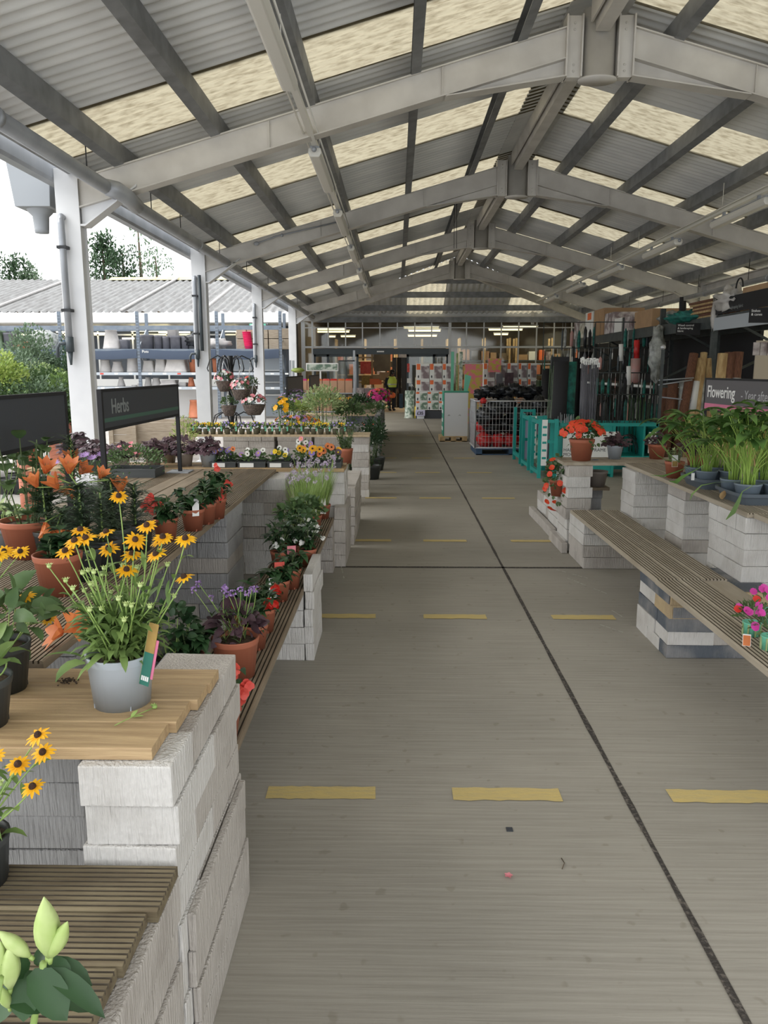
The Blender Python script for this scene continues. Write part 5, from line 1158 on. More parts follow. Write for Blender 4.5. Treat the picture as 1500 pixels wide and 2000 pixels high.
t = stemmy('small terracotta pot of variegated shoots with a folded white label', at(1316, 933), .075, .13, 'terra', .13, 12, 'leaf_v', random.Random(306), (.03, .006), .06, per=12, prof=LP)
labelcard(t, Vector(at(1316, 935))+Vector((-.02, -.06, .1)), .05, .09, 'paper', .2, .1, 'gold', .5)
t = thing('empty_pot', 'taupe pot in shade on the shelf inside the corner gap', 'pot', (1.94, 7.45, .56)); potp(t, .10, .15, 'taupe', soil=True)
b = MB(); b.ell(gz(1163, 898, .835), (.035, .02, .006), 10, 4); tag(b.build('flat_stone', M['slate']), 'small dark flat saucer lying beside the terracotta pot of red flowers', 'saucer')
# ---- peace lilies in grey trays
def lilytray(lb, x0, x1, y0, y1, nx, ny, seed, H=.40, n=34, hang=0):
    z = .832; rnd = random.Random(seed); t = thing('peace_lily_tray', lb, 'plant tray', ((x0+x1)/2, (y0+y1)/2, z))
    b = MB(); cx, cy = (x0+x1)/2, (y0+y1)/2; sx, sy = (x1-x0)/2, (y1-y0)/2
    def ring(k, zz, n_=32):
        P = []
        for i in range(n_):
            a = 2*math.pi*i/n_; c, s_ = math.cos(a), math.sin(a); e = .35
            P.append((cx+math.copysign(abs(c)**e, c)*(sx+k), cy+math.copysign(abs(s_)**e, s_)*(sy+k), z+zz))
        return P
    R_ = [ring(-.03, 0), ring(-.01, .05), ring(-.01, .052), ring(.006, .054), ring(.008, .075), ring(-.004, .075), ring(-.02, .052), ring(-.035, .012)]
    for i in range(len(R_)-1): b.add(R_[i]+R_[i+1], [(k, (k+1) % 32, 32+(k+1) % 32, 32+k) for k in range(32)], 0, True)
    b.add(R_[-1], [tuple(range(32))], 0); b.add(R_[0], [tuple(range(32))[::-1]], 0); b.build('tray', M['traygrey'], t)
    for i in range(nx):
        for j in range(ny):
            px = x0+(x1-x0)*(i+.5)/nx; py = y0+(y1-y0)*(j+.5)/ny; b = MB(); r1 = min(sx/nx, sy/ny)*.93
            b.lathe((px, py, z), [(.001, .014), (r1*.7, .014), (r1*.95, .115), (r1, .12), (r1, .13), (r1*.9, .13), (r1*.85, .118), (.001, .116)], 20); b.build('pot', M['greypot2'], t)
            st = MB(); lf = MB()
            for k in range(n):
                a = rnd.uniform(0, 6.28); d = Vector((math.cos(a), math.sin(a), 0)); s0 = Vector((px, py, z+.115))+d*rnd.uniform(0, r1*.5); sp = rnd.uniform(.05, .22)
                e = s0+d*sp+Vector((0, 0, H*rnd.uniform(.55, 1)*(1-sp*.7))); pts = curve(s0, e, 0, 5, -d*sp*.25); st.tube(pts, [.0035, .003, .0028, .0025, .002, .002], 5)
                lf.leaf(e, d*.9+Vector((rnd.uniform(-.4, .4), rnd.uniform(-.4, .4), .5)), rnd.uniform(.15, .23), rnd.uniform(.026, .040), rnd.uniform(.9, 2.0), 0, (.1, .7, 1, .9, .5, 0), fold=.35)
            st.build('stems', M['stemb'], t); lf.build('foliage', M['leaf_pl'], t)
    return t
t1 = lilytray('grey tray of peace lilies on the right deck, farther one', 2.14, 2.46, 5.42, 5.86, 2, 2, 311, n=26, H=.42)
t2 = lilytray('grey tray of peace lilies overhanging the right edge, nearer one', 2.14, 2.50, 4.78, 5.22, 2, 2, 312, n=34, H=.48)
t3 = lilytray('grey tray of peace lilies behind the nearer two', 2.52, 2.86, 5.1, 5.6, 2, 2, 313, n=26, H=.55)
b = MB(); rnd = random.Random(3)
def strap(tr, pts, W, m='leaf_b'):
    b = MB(); P = [Vector(p) for p in pts]; F = []; V = []; K = len(P)-1
    for i, p in enumerate(P):
        d = (P[min(i+1, K)]-P[max(0, i-1)]).normalized(); x = d.cross(Vector((0, -.4, 1))).normalized(); w_ = W*(.15+.85*math.sin(math.pi*min(1, max(0, (i/K-.35)/.65)))) if K else W
        V += [p-x*w_, p-Vector((0, 0, w_*.3)), p+x*w_]
    for i in range(K): a = i*3; F += [(a, a+1, a+4, a+3), (a+1, a+2, a+5, a+4)]
    b.add(V, F, 0, True); return b.build('trailing_leaf', M[m], tr)
def pxy(L, Y): return [gy(x, y, Y+.0) for x, y in L]
strap(t1, pxy([(1350, 922), (1330, 905), (1310, 890), (1295, 872), (1284, 857)], 5.2), .018)
strap(t1, pxy([(1352, 918), (1325, 900), (1300, 898), (1285, 890), (1272, 876)], 5.2), .008)
strap(t1, pxy([(1372, 905), (1345, 912), (1320, 922), (1295, 930), (1270, 928)], 5.1), .010, 'leaf_pl')
strap(t1, pxy([(1380, 905), (1355, 920), (1332, 932), (1320, 942), (1307, 940)], 5.0), .022, 'leaf_pl')
strap(t2, pxy([(1445, 940), (1400, 942), (1370, 948), (1352, 965), (1347, 978)], 4.7), .007)
strap(t2, pxy([(1470, 948), (1450, 960), (1442, 980), (1432, 1000), (1418, 1015)], 4.6), .016)
strap(t1, pxy([(1386, 900), (1372, 880), (1376, 855), (1372, 840), (1377, 835)], 5.3), .02, 'leaf_y')
strap(t1, pxy([(1378, 834), (1392, 840), (1405, 850), (1415, 860), (1423, 864)], 5.2), .035, 'leaf_y')
strap(t1, pxy([(1375, 860), (1374, 830), (1374, 800)], 5.2), .008)
strap(t3, pxy([(1440, 880), (1442, 850), (1443, 835), (1438, 822), (1436, 812)], 5.1), .045, 'leaf_y')
labelcard(t1, gy(1353, 938, 5.38), .022, .05, 'paper', 0, .05)
b = MB(); b.leaf(gz(1410, 975, .84), (0, -.4, 1), .07, .02, .4, 0, WIDE); b.leaf(gz(1413, 972, .84), (.4, -.4, 1), .06, .012, .9, 0, WIDE)
tag(b.build('dead_leaf', M['bamboo']), 'curled dry brown leaf between the two grey lily trays', 'leaf')
# ---- pinks on the low bench
def pinks(lb, px, py, seed):
    p = Vector(gz(px, py, .432)); rnd = random.Random(seed); t = thing('potted_pinks', lb, 'potted plant', p)
    b = MB(); b.lathe(p, [(.001, .001), (.036, .0), (.042, .06), (.044, .065), (.040, .065), (.038, .055), (.001, .055)], 16)
    for k in range(8): a = k*math.pi/4; b.box(p.x+math.cos(a)*.041-.003, p.x+math.cos(a)*.041+.003, p.y+math.sin(a)*.041-.003, p.y+math.sin(a)*.041+.003, p.z+.002, p.z+.06, 1)
    b.build('pot', [M['tgreen2'], M['leaf_v']], t)
    b = MB(); bush(b, p+Vector((0, 0, .09)), (.08, .07, .07), 90, .04, .006, rnd, 0, .5, .7); b.build('foliage', M['leaf'], t)
    for k in range(8):
        q = MB(); w_ = p+Vector((rnd.uniform(-.08, .08), rnd.uniform(-.06, .03), rnd.uniform(.10, .19))); floret(q, w_, (rnd.uniform(-.4, .4), -.8, .6), .018, 0, 5, .6, .1, (.4, 1, 1, .6)); q.build('flower', M['red' if k % 4 == 3 else 'magl'], t)
pinks('small green mesh pot of magenta pinks, left one on the low bench', 1467, 1240, 321); pinks('small green mesh pot of magenta pinks, right one at the photo edge', 1503, 1268, 322); pinks('small green mesh pot of pinks behind the other two', 1500, 1215, 323)
p = gz(1458, 1262, .432); t = thing('plant_tag', 'small tag with red and yellow blooms stuck beside the mesh pot', 'tag', p); labelcard(t, p, .035, .055, 'paper', -.3, .1, 'ora', .9)

# ============================================================ THE AISLE'S RIGHT SIDE, MID DISTANCE
def bx(name, x0, x1, y0, y1, z0, z1, m, par, bevel=0): b = MB(); b.box(x0, x1, y0, y1, z0, z1); return b.build(name, M[m], par, bevel=bevel)
def card_facing(name, px0, px1, py0, py1, Y, m, par, th=.006, dy=0):
    a = gy(px0, py1, Y); c = gy(px1, py0, Y); b = MB(); b.box(a.x, c.x, Y-th, Y, a.z, c.z); return b.build(name, M[m], par)
# teal plant-support stand: long low crate facing the camera
Y = 12.2; t = thing('teal_display_stand', 'long teal wooden stand holding bundles of black plant supports', 'display stand', (3.2, Y, 0))
x0, x1 = 2.55, 4.05
bx('top_rail', x0-.01, x1+.04, Y-.03, Y+.03, .80, .85, 'teal', t); bx('back_panel', x0, x1, Y+.55, Y+.58, .05, .80, 'teal', t); bx('side_panel', x0-.03, x0, Y-.03, Y+.58, 0, .85, 'teal', t); bx('side_panel', x1, x1+.03, Y-.03, Y+.58, 0, .85, 'teal', t)
bx('front_panel', x0, 3.38, Y-.01, Y+.01, .05, .80, 'teal', t); bx('divider', 3.38, 3.42, Y-.03, Y+.55, 0, .80, 'teal', t); bx('shelf', 3.42, x1, Y, Y+.55, .30, .33, 'teal', t); bx('rear_rail', x0-.01, x1+.04, Y+.55, Y+.6, .80, .85, 'teal', t); bx('divider', 3.86, 3.89, Y-.02, Y+.5, .05, .8, 'teal', t)
f = card_facing('price_board', 1098, 1208, 843, 893, Y-.03, 'paper', t); p = gy(1099, 883, Y-.04)
text('HALF\nMOON', .072, (p.x+.01, Y-.038, p.z+.01), (HP, 0, 0), M['char'], t); p = gy(1155, 883, Y-.04); text('FRAME  SU', .072, (p.x+.01, Y-.038, p.z+.01), (HP, 0, 0), M['char'], t)
card_facing('price_board', 1265, 1282, 844, 885, Y-.04, 'paper', t)
for k in range(3):
    b = MB(); c = Vector((3.62+.06*k, Y+.1+k*.1, .33)); b.tube([c+Vector((math.cos(a)*.18, 0, math.sin(a)*.30+.02)) for a in [i*math.pi/12 for i in range(13)]], .01, 6); tag(b.build('plant_hoop', M['blk']), 'black arched plant support on the teal stand shelf, %s hoop' % ORD[k], 'plant support', 'arched hoops')
# teal end panels with white label strips
for i, (Yc, lb) in enumerate(((12.05, 'narrow teal upright panel with white label strip, nearer the aisle corner'), (13.0, 'narrow teal upright panel with white label strip, farther one'))):
    t = thing('teal_side_stand', lb, 'display stand', (2.35, Yc, 0)); z1 = .92
    bx('post', 2.20, 2.25, Yc-.03, Yc+.03, 0, z1, 'teal', t); bx('post', 2.44, 2.50, Yc-.03, Yc+.03, 0, z1, 'teal', t); bx('post', 2.20, 2.25, Yc+.6, Yc+.66, 0, z1, 'teal', t)
    for z in (.25, .55, z1-.06): bx('rail', 2.25, 2.44, Yc-.02, Yc+.02, z, z+.05, 'teal', t)
    bx('rail', 2.20, 2.25, Yc+.03, Yc+.6, z1-.08, z1-.02, 'teal', t); bx('rail', 2.20, 2.25, Yc+.03, Yc+.6, .06, .12, 'teal', t)
    bx('label_strip', 2.245, 2.33, Yc-.045, Yc-.031, .20, z1-.01, 'paper', t)
    for k in range(5): bx('printed_line', 2.255, 2.32, Yc-.047, Yc-.0455, .30+k*.12, .335+k*.12, 'teal', t)
Y = 13.9; t = thing('teal_side_stand', 'open teal frame stand with lilac boards beside the wire cage', 'display stand', (2.5, Y, 0))
for x in (2.20, 2.42): bx('post', x, x+.05, Y-.03, Y+.03, 0, .98, 'teal', t)
bx('post', 2.20, 2.25, Y+.7, Y+.76, 0, .98, 'teal', t)
for z in (.42, .78, .93): bx('rail', 2.20, 2.47, Y-.02, Y+.02, z, z+.045, 'teal', t)
bx('rail', 2.20, 2.25, Y, Y+.7, .1, .16, 'teal', t); bx('rail', 2.47, 2.9, Y-.02, Y+.02, .78, .82, 'teal', t); bx('backing_board', 2.26, 2.9, Y+.05, Y+.06, .08, .8, 'lilac', t)
t = thing('leaflet_rack', 'white leaflet board leaning against the teal frame', 'leaflet board', (2.5, 13.3, .0)); b = MB(); a = gy(1030, 893, 13.2); b.add([a, gy(1058, 915, 13.0), gy(1062, 880, 13.2), gy(1046, 838, 13.4)]+[q+Vector((0, .02, 0)) for q in (a, gy(1058, 915, 13.0), gy(1062, 880, 13.2), gy(1046, 838, 13.4))], [(0, 1, 2, 3), (7, 6, 5, 4), (0, 4, 5, 1), (1, 5, 6, 2), (2, 6, 7, 3), (3, 7, 4, 0)]); b.build('board', M['photo_b'], t)
# bundles of wire supports standing in the stands
def bundle(lb, x, y, z0, z1, n, rx, ry, m, seed, r_=.005, lean=(0, 0), tipm=None, name='plant_support_bundle'):
    rnd = random.Random(seed); t = thing(name, lb, 'plant supports', (x, y, z0))
    for i in range(n):
        dx, dy = rnd.uniform(-rx, rx), rnd.uniform(-ry, ry); q = rnd.uniform(-.08, .03); b = MB()
        top_ = (x+dx*1.15+lean[0]+rnd.uniform(-.02, .02), y+dy+lean[1], z1+q); b.tube([(x+dx, y+dy, z0), top_], r_, 5)
        b.build('rod', M[m], t)
        if tipm: c = MB(); c.box(top_[0]-.02, top_[0]+.02, top_[1]-.004, top_[1]+.004, top_[2]-.05, top_[2]+.02); c.build('price_tag', M[tipm], t)
    return t
bundle('bundle of black wire supports with white tags standing in the teal stand', gy(1148, 800, 12.6).x, 12.55, .36, 1.82, 24, .13, .12, 'slate', 331, .006, tipm='paper')
bundle('short silver tipped stakes standing left in the teal stand', gy(1105, 800, 12.5).x, 12.5, .36, .98, 18, .11, .1, 'galvp', 332, .005)
bundle('green coated canes leaning left of the black sleeve', gy(1080, 760, 13.5).x, 13.5, .0, 1.72, 12, .10, .1, 'leaf_g', 333, .006, (.06, 0))
bundle('bundle of dark wires spilling from the teal frame stand', gy(1050, 840, 13.6).x, 13.55, .2, .84, 16, .10, .1, 'slate', 334, .004, (.08, 0))
bundle('thin black rods standing behind the red busy lizzie', gy(1200, 800, 12.7).x, 12.6, .36, 1.35, 22, .30, .12, 'blk', 335, .005)
bundle('thin dark green canes standing at the right end of the teal stand', gy(1250, 800, 12.7).x, 12.6, .36, 1.25, 18, .16, .12, 'leaf_d', 336, .005)
def crumple(lb, name, c, r, m, seed, n=26, cat='bag', k=.35, par=None):
    rnd = random.Random(seed); b = MB(); P = []; F = []
    for i in range(n//2+1):
        for j in range(n):
            th, ph = math.pi*i/(n//2), 2*math.pi*j/n; d = Vector((math.sin(th)*math.cos(ph), math.sin(th)*math.sin(ph), math.cos(th)))
            q = 1+k*(math.sin(d.x*7+seed)*math.sin(d.y*9+seed*2)*.4+math.sin(d.z*11+seed)*.2)+rnd.uniform(-.02, .02)
            P.append((c[0]+d.x*r[0]*q, c[1]+d.y*r[1]*q, c[2]+d.z*r[2]*q))
    for i in range(n//2):
        for j in range(n): F.append((i*n+j, i*n+(j+1) % n, (i+1)*n+(j+1) % n, (i+1)*n+j))
    b.add(P, F, 0, True); o = b.build(name, M[m], par)
    if lb: tag(o, lb, cat)
    return o
def cylin(lb, name, p0, p1, r_, m, cat, par=None, n=14):
    b = MB(); b.tube([p0, p1], r_, n); o = b.build(name, M[m], par)
    if lb: tag(o, lb, cat)
    return o
xx = gy(1095, 700, 13).x
b = MB(); b.tube([(xx, 13, .0), (xx+.01, 13, 1.0), (xx+.02, 13, 1.80)], [.13, .12, .12], 14); b.box(xx-.12, xx+.14, 12.99, 13.01, 1.8, 1.88); tag(b.build('net_sleeve', M['blkm']), 'tall black netting sleeve hanging above the teal stand', 'netting')
xx = gy(1118, 700, 13.2).x; b = MB(); b.tube([(xx, 13.2, .0), (xx-.03, 13.2, 1.2), (xx-.04, 13.2, 1.80)], [.09, .10, .12], 14); tag(b.build('net_sleeve', M['meshg']), 'green wire mesh roll standing beside the black sleeve', 'netting')

# wire cage of bags on a blue pallet
Y0, Y1, X0, X1 = 15.4, 16.5, 1.56, 3.05; t = thing('wire_cage', 'galvanised wire mesh cage full of black and red wrapped goods', 'cage', (2.3, 15.9, .13)); b = MB()
zb, zt = .135, 1.06
for (a, c) in (((X0, Y0), (X1, Y0)), ((X0, Y0), (X0, Y1)), ((X1, Y0), (X1, Y1)), ((X0, Y1), (X1, Y1))):
    b = MB(); a = Vector((*a, 0)); c = Vector((*c, 0)); L = (c-a).length; n = int(L/.065)
    for i in range(n+1): q = a.lerp(c, i/n); b.tube([q+Vector((0, 0, zb)), q+Vector((0, 0, zt))], .004, 4, cap=False)
    for i in range(9): z = zb+(zt-zb)*i/8; b.tube([a+Vector((0, 0, z)), c+Vector((0, 0, z))], .004, 4, cap=False)
    for z in (zb, zt): b.tube([a+Vector((0, 0, z)), c+Vector((0, 0, z))], .016, 6)
    for q in (a, c): b.tube([q+Vector((0, 0, zb)), q+Vector((0, 0, zt))], .016, 6)
    b.build('mesh_panel', M['galv'], t)
bx('base', X0, X1, Y0, Y1, .132, .15, 'galvp', t)
def pallet(lb, x0, x1, y0, y1, h, m):
    t = thing('pallet', lb, 'pallet', ((x0+x1)/2, (y0+y1)/2, 0)); n = 5
    for i in range(3): q = x0+(x1-x0-.12)*i/2; bx('skid', q, q+.12, y0, y1, 0, h-.022, m, t)
    for i in range(n): q = y0+(y1-y0-.11)*i/(n-1); bx('deck_board', x0, x1, q, q+.11, h-.02, h, m, t)
    bx('deck_board', x0, x1, y0, y0+.02, .0, .02, m, t)
pallet('blue pallet under the wire cage', 1.58, 3.0, 15.36, 16.5, .13, 'navy')
rr = random.Random(8)
for k in range(11):
    x = 1.78+(k % 5)*.26; y = 15.62+(k//5)*.3; z = .27 if k < 8 else .5; crumple('glossy red wrapped sack in the bottom of the wire cage, %s' % ORD[k], 'red_sack', (x, y, z), (.15, .17, .13), 'redbag', 400+k, 22)['group'] = 'red sacks'
for k in range(12):
    x = 1.78+(k % 6)*.21; y = 15.60+(k//6)*.4; z = .74+(k % 3)*.12; crumple('black wrapped bundle in the upper part of the wire cage, %s' % ORD[k], 'black_sack', (x, y, z), (.16, .18, .17), 'blkbag', 420+k, 22, k=.5)['group'] = 'black sacks'
for k in range(9):
    p = gy(938+k*13, 770-(k*7 % 12), 16); crumple('dark crumpled netting heaped on top of the wire cage, %s from the left' % ORD[k], 'netting_heap', p, (.14, .2, .10), 'blkbag', 440+k, 20, k=.9, cat='netting')
crumple('red scrap of plastic hooked on the cage corner', 'red_wrap', gy(944, 783, 15.35), (.06, .04, .05), 'redbag', 450, 16, k=.8)
# white and green upright carton on a wood pallet
t = thing('tall_carton', 'tall pale grey carton with a green side standing on a small wooden pallet', 'box', (1.36, 18.6, .12))
Y = 18.35; b = MB(); b.box(1.12, 1.68, Y, Y+.6, .12, 1.14); b.box(1.10, 1.70, Y-.005, Y+.6, 1.14, 1.17, 1); b.box(1.10, 1.12, Y-.005, Y+.6, .12, 1.14, 1)
b.build('carton', [M['paperg'], M['greenc']], t, bevel=.006)
for px in (877, 898): b = MB(); p = gy(px, 811, Y-.004); b.tube([p+Vector((-.025, 0, -.012)), p+Vector((0, 0, .012)), p+Vector((.025, 0, -.012))], .004, 5); b.build('handle_hole', M['blk'], t)
for k in range(4): b = MB(); b.box(1.092, 1.099, Y+.1, Y+.5, .25+k*.2, .33+k*.2); b.build('printed_line', M['paper'], t)
pallet('small pine pallet under the tall pale carton', 1.02, 1.66, 18.25, 18.95, .12, 'wood_pal')
t = thing('leaflet_box', 'mint green leaflet holder on top of the tall pale carton', 'leaflet holder', (1.6, 18.5, 1.17)); b = MB(); a = gy(906, 766, 18.5); b.add([(a.x, 18.5, 1.17), (a.x+.09, 18.5, 1.17), (a.x+.17, 18.5, 1.52), (a.x+.02, 18.5, 1.56), (a.x, 18.56, 1.17), (a.x+.09, 18.56, 1.17), (a.x+.17, 18.56, 1.52), (a.x+.02, 18.56, 1.56)], [(0, 1, 2, 3), (7, 6, 5, 4), (0, 4, 5, 1), (1, 5, 6, 2), (2, 6, 7, 3), (3, 7, 4, 0)]); b.build('leaflet', M['tgreen2'], t)
bx_ = MB(); bx_.box(1.72, 2.1, 18.6, 18.63, 0, .75); tag(bx_.build('display_board', M['paperg']), 'pale tiled looking panel standing between carton and wire cage', 'panel')
# stacked boxes of garden barbecues: printed cartons
def carton(lb, px0, px1, py0, py1, Y, dep, kind, grp, name='printed_carton'):
    a = gy(px0, py1, Y); c = gy(px1, py0, Y); t = thing(name, lb, 'box', ((a.x+c.x)/2, Y+dep/2, a.z), group=grp)
    b = MB(); b.box(a.x+.004, c.x-.004, Y, Y+dep, a.z+.001, c.z-.003); b.build('carton', M['paper'], t, bevel=.004)
    w_ = c.x-a.x; h = c.z-a.z
    bx('orange_corner', a.x+.01, a.x+w_*.30, Y-.004, Y-.001, a.z+h*(.62 if kind == 'a' else .76), c.z-.012, 'orange', t)
    bx('product_photo', a.x+w_*.36, c.x-.015, Y-.004, Y-.001, a.z+h*.08, a.z+h*.85, 'photo_a' if kind == 'a' else 'photo_b', t)
    b = MB(); b.ell((a.x+w_*.16, Y-.004, a.z+h*.2), (.025, .004, .05), 8, 4); b.build('emblem', M['char'], t)
rows = [(710, 742, 'a'), (742, 765, 'a'), (765, 783, 'b'), (783, 801, 'b')]
for ri, (ya, yb, kd) in enumerate(rows):
    xsx = [(813, 839), (839, 864), (864, 886)] if ri < 2 else [(812, 835), (835, 857), (857, 879)]
    for ci, (xa, xb) in enumerate(xsx): carton('boxed %s with orange corner, %s row, %s from the left in the £35 stack' % ('barbecue' if kd == 'a' else 'chair set', ['top', 'second', 'third', 'bottom'][ri], ORD[ci]), xa, xb, ya, yb, 27.0, .5, kd, 'printed cartons by the doors')
t = thing('display_plinth', 'dark low plinth carrying the stack of printed cartons', 'plinth', (1.3, 27.3, 0)); bx('plinth', .66, 2.0, 27.0, 27.6, 0, .27, 'char', t); bx('leg', .70, .95, 26.93, 26.99, 0, .22, 'paperg', t)
a = gy(811, 812, 26.9); c = gy(830, 801, 26.9); t = thing('price_card', 'lilac price card reading £35 below the printed cartons', 'sign', (a.x, 26.9, a.z)); bx('card', a.x, c.x, 26.88, 26.9, a.z, c.z, 'lilac', t); text('£35', .15, (a.x+.05, 26.87, a.z+.04), (HP, 0, 0), M['char'], t, bold=.003)
bx('clip', a.x+.1, a.x+.14, 26.9, 26.94, a.z+.05, a.z+.10, 'char', t)
t = thing('poster_bin', 'tall yellow and grey printed bin left of the printed cartons', 'bin', gy(800, 810, 27.4)); p = gy(800, 813, 27.4); b = MB(); b.lathe((p.x, 27.4, 0), [(.19, .0), (.19, .02), (.17, .04), (.17, .95), (.001, .95)], 16); b.build('bin', M['photo_b'], t); b = MB(); b.lathe((p.x+.22, 27.2, 0), [(.001, 0), (.05, 0), (.05, .4), (.001, .42)], 10); b.build('side_pocket', M['ryel'], t)
# tulip picture board and magazine strips between the displays
card = lambda lb, px0, px1, py0, py1, Y, m, nm='picture_board', cat='poster', th=.02: tag(card_facing(nm, px0, px1, py0, py1, Y, m, None, th), lb, cat)
card('tall picture board of tulips and bulbs behind the pale carton', 905, 943, 711, 828, 24.0, 'photo_f', th=.05)
for i, (a_, c_, y0_, y1_, m) in enumerate(((879, 887, 687, 764, 'tgreen2'), (889, 895, 690, 762, 'leaf_v'), (895, 904, 687, 765, 'photo_b'))):
    card('narrow tall strip of seed packets between the displays, %s from the left' % ORD[i], a_, c_, y0_, 822, 25.5, m, 'packet_strip', 'seed packets')
# right display of printed cartons in front of the glazing
for ri, (ya, yb) in enumerate(((709, 740), (740, 769))):
    for ci, (xa, xb) in enumerate(((944, 967), (967, 990), (990, 1012), (1012, 1030), (1030, 1049))):
        carton('boxed barbecue with orange corner, %s row, %s from the left by the far glazing' % (['upper', 'lower'][ri], ORD[ci]), xa, xb, ya, yb, 25.0, .5, 'a', 'printed cartons by the far glazing')
card('yellow and red blossom picture above the right cartons', 953, 979, 700, 727, 24.9, 'photo_f'); card('plum coloured box panel leaning on the right cartons', 985, 1003, 728, 769, 24.9, 'leaf_p', 'plum_panel', 'panel')
card('dark plum box panel left of the other one', 968, 982, 730, 769, 24.9, 'slate', 'plum_panel', 'panel')
t = thing('display_table', 'dark table under the right printed cartons', 'table', (gy(995, 800, 25).x, 25.2, 0)); a = gy(944, 790, 25).x; c = gy(1060, 790, 25).x; bx('table_top', a, c, 24.9, 25.6, .82, .90, 'blkm', t)
for x in (a, c-.08): bx('leg', x, x+.08, 24.95, 25.03, 0, .82, 'blkm', t); bx('leg', x, x+.08, 25.5, 25.58, 0, .82, 'blkm', t)
t = thing('display_table', 'green dark cabinet at the right end below the glazing', 'cabinet', (gy(1070, 780, 24).x, 24, 0)); a = gy(1052, 790, 24).x; c = gy(1088, 790, 24).x; bx('cabinet', a, c, 24, 24.6, 0, 1.35, 'leaf_d', t); bx('slatted_front', a+.05, c-.05, 23.97, 24, .5, .85, 'wood_pal', t)

# ============================================================ RIGHT RACKING
XF, XB = 5.25, 6.35; YS = [10.6, 13.2, 15.8, 18.4, 21.0, 23.6]
for i, Yq in enumerate(YS):
    t = thing('pallet_racking', 'dark green grey racking end frame, %s from the front' % ORD[i], 'racking', ((XF+XB)/2, Yq, 0))
    for x in (XF, XB): b = MB(); b.box(x-.045, x+.045, Yq-.04, Yq+.04, 0, 2.85); b.build('upright', M['rackdark'], t)
    b = MB(); z = .25; sgn = 1
    while z < 2.5: b.bar((XF if sgn > 0 else XB, Yq, z), (XB if sgn > 0 else XF, Yq, z+.55), .03, .04); z += .6; sgn = -sgn
    b.build('brace', M['rackdark'], t)
for i in range(len(YS)-1):
    for x, lb in ((XF, 'front'), (XB, 'rear')):
        b = MB(); b.box(x-.03, x+.03, YS[i]+.04, YS[i+1]-.04, 2.34, 2.54); tag(b.build('rack_beam', M['rackdark']), 'dark top beam of the right racking, %s side, %s bay from the front' % (lb, ORD[i]), 'rack beam')
    b = MB(); b.box(XF+.03, XB-.03, YS[i]+.04, YS[i+1]-.04, 2.50, 2.545); tag(b.build('rack_deck', M['wood_y']), 'top shelf deck of the right racking, %s bay from the front' % ORD[i], 'shelf')
    if i >= 1:
        b = MB(); b.box(XF-.02, XF+.02, YS[i]+.04, YS[i+1]-.04, 1.28, 1.36); b.box(XF+.02, XB-.05, YS[i]+.04, YS[i+1]-.04, 1.30, 1.35, 1); b.box(XF-.024, XF-.02, YS[i]+.3, YS[i]+1.6, 1.30, 1.35, 2); tag(b.build('rack_shelf', [M['rackdark'], M['wood_y'], M['paper']]), 'middle shelf of the right racking with price strips, %s bay from the front' % ORD[i], 'shelf')
# hanging signs on the front bays
b = MB(); b.box(XF-.06, XF-.04, 11.0, 13.1, 2.30, 2.50); tag(b.build('shelf_front_board', M['rackgrey']), 'blank grey board along the racking front at the right edge', 'board')
for Yq, y1, s_, lb in ((13.75, .62, 'Weed control\n& landscaping\nfabric', 'small black hanging sign reading Weed control & landscaping fabric'), (10.95, .55, 'Stakes\n& canes', 'small black hanging sign reading Stakes & canes at the right edge')):
    t = thing('aisle_sign', lb, 'sign', (XF-.1, Yq, 2.2)); Xq = XF-.12; z0 = 2.26 if Yq > 12 else 2.30
    b = MB(); b.box(Xq-.32, XF-.03, Yq-.01, Yq+.01, z0, z0+.20); b.build('panel', M['blkm'], t)
    text(s_, .048, (Xq-.30, Yq-.012, z0+.145), (HP, 0, 0), M['white'], t)
b = MB(); b.box(XF-.05, XF-.04, 10.7, 13.1, 2.55, 2.8); tag(b.build('fabric_banner', M['blkm']), 'black banner with faint lettering along the top shelf at the right', 'banner'); text('Weed control & landscaping fabric', .07, (XF-.052, 13.05, 2.6), (HP, 0, -HP), M['signtxt'], bpy.data.objects['fabric_banner'])
# goods on the top deck
rr = random.Random(17)
def tbox(lb, px0, px1, py0, py1, Y, dep, m, cat='box', nm='carton', bev=.006):
    a = gy(px0, py1, Y); c = gy(px1, py0, Y); b = MB(); z0 = 2.546; b.box(a.x, c.x, Y, Y+dep, z0, z0+(c.z-a.z)); o = b.build(nm, M[m], bevel=bev); return tag(o, lb, cat)
def onrack(lb, y0, y1, h, m, x0=XF-.02, x1=XB-.1, z0=2.546, nm='carton', cat='box', bev=.006): b = MB(); b.box(x0, x1, y0, y1, z0, z0+h); return tag(b.build(nm, M[m], bevel=bev), lb, cat)
onrack('white printed carton at the far end on top of the racking', 22.9, 23.5, .50, 'photo_a'); onrack('clear wrapped parcel at the far end on top of the racking', 22.2, 22.85, .42, 'clear'); onrack('tall white carton with orange label on the racking top', 21.3, 22.15, .66, 'paper')
bb_ = MB(); bb_.box(XF-.026, XF-.021, 21.5, 21.9, 3.0, 3.18); bb_.box(XF+.1, XF+.4, 21.294, 21.299, 3.0, 3.18); tag(bb_.build('orange_label', M['orange']), 'orange label on the tall white carton on the racking top', 'label')
onrack('large tan and white carton near the middle of the racking top', 20.2, 21.2, .66, 'card'); onrack('white printed carton beside the large tan one on racking', 19.3, 20.1, .50, 'photo_a'); onrack('low white striped carton on the racking top', 18.6, 19.2, .32, 'paper'); onrack('brown cardboard carton above the middle of the racking', 16.4, 17.6, .36, 'card'); onrack('second low printed carton on the racking top', 17.8, 18.5, .30, 'photo_a')
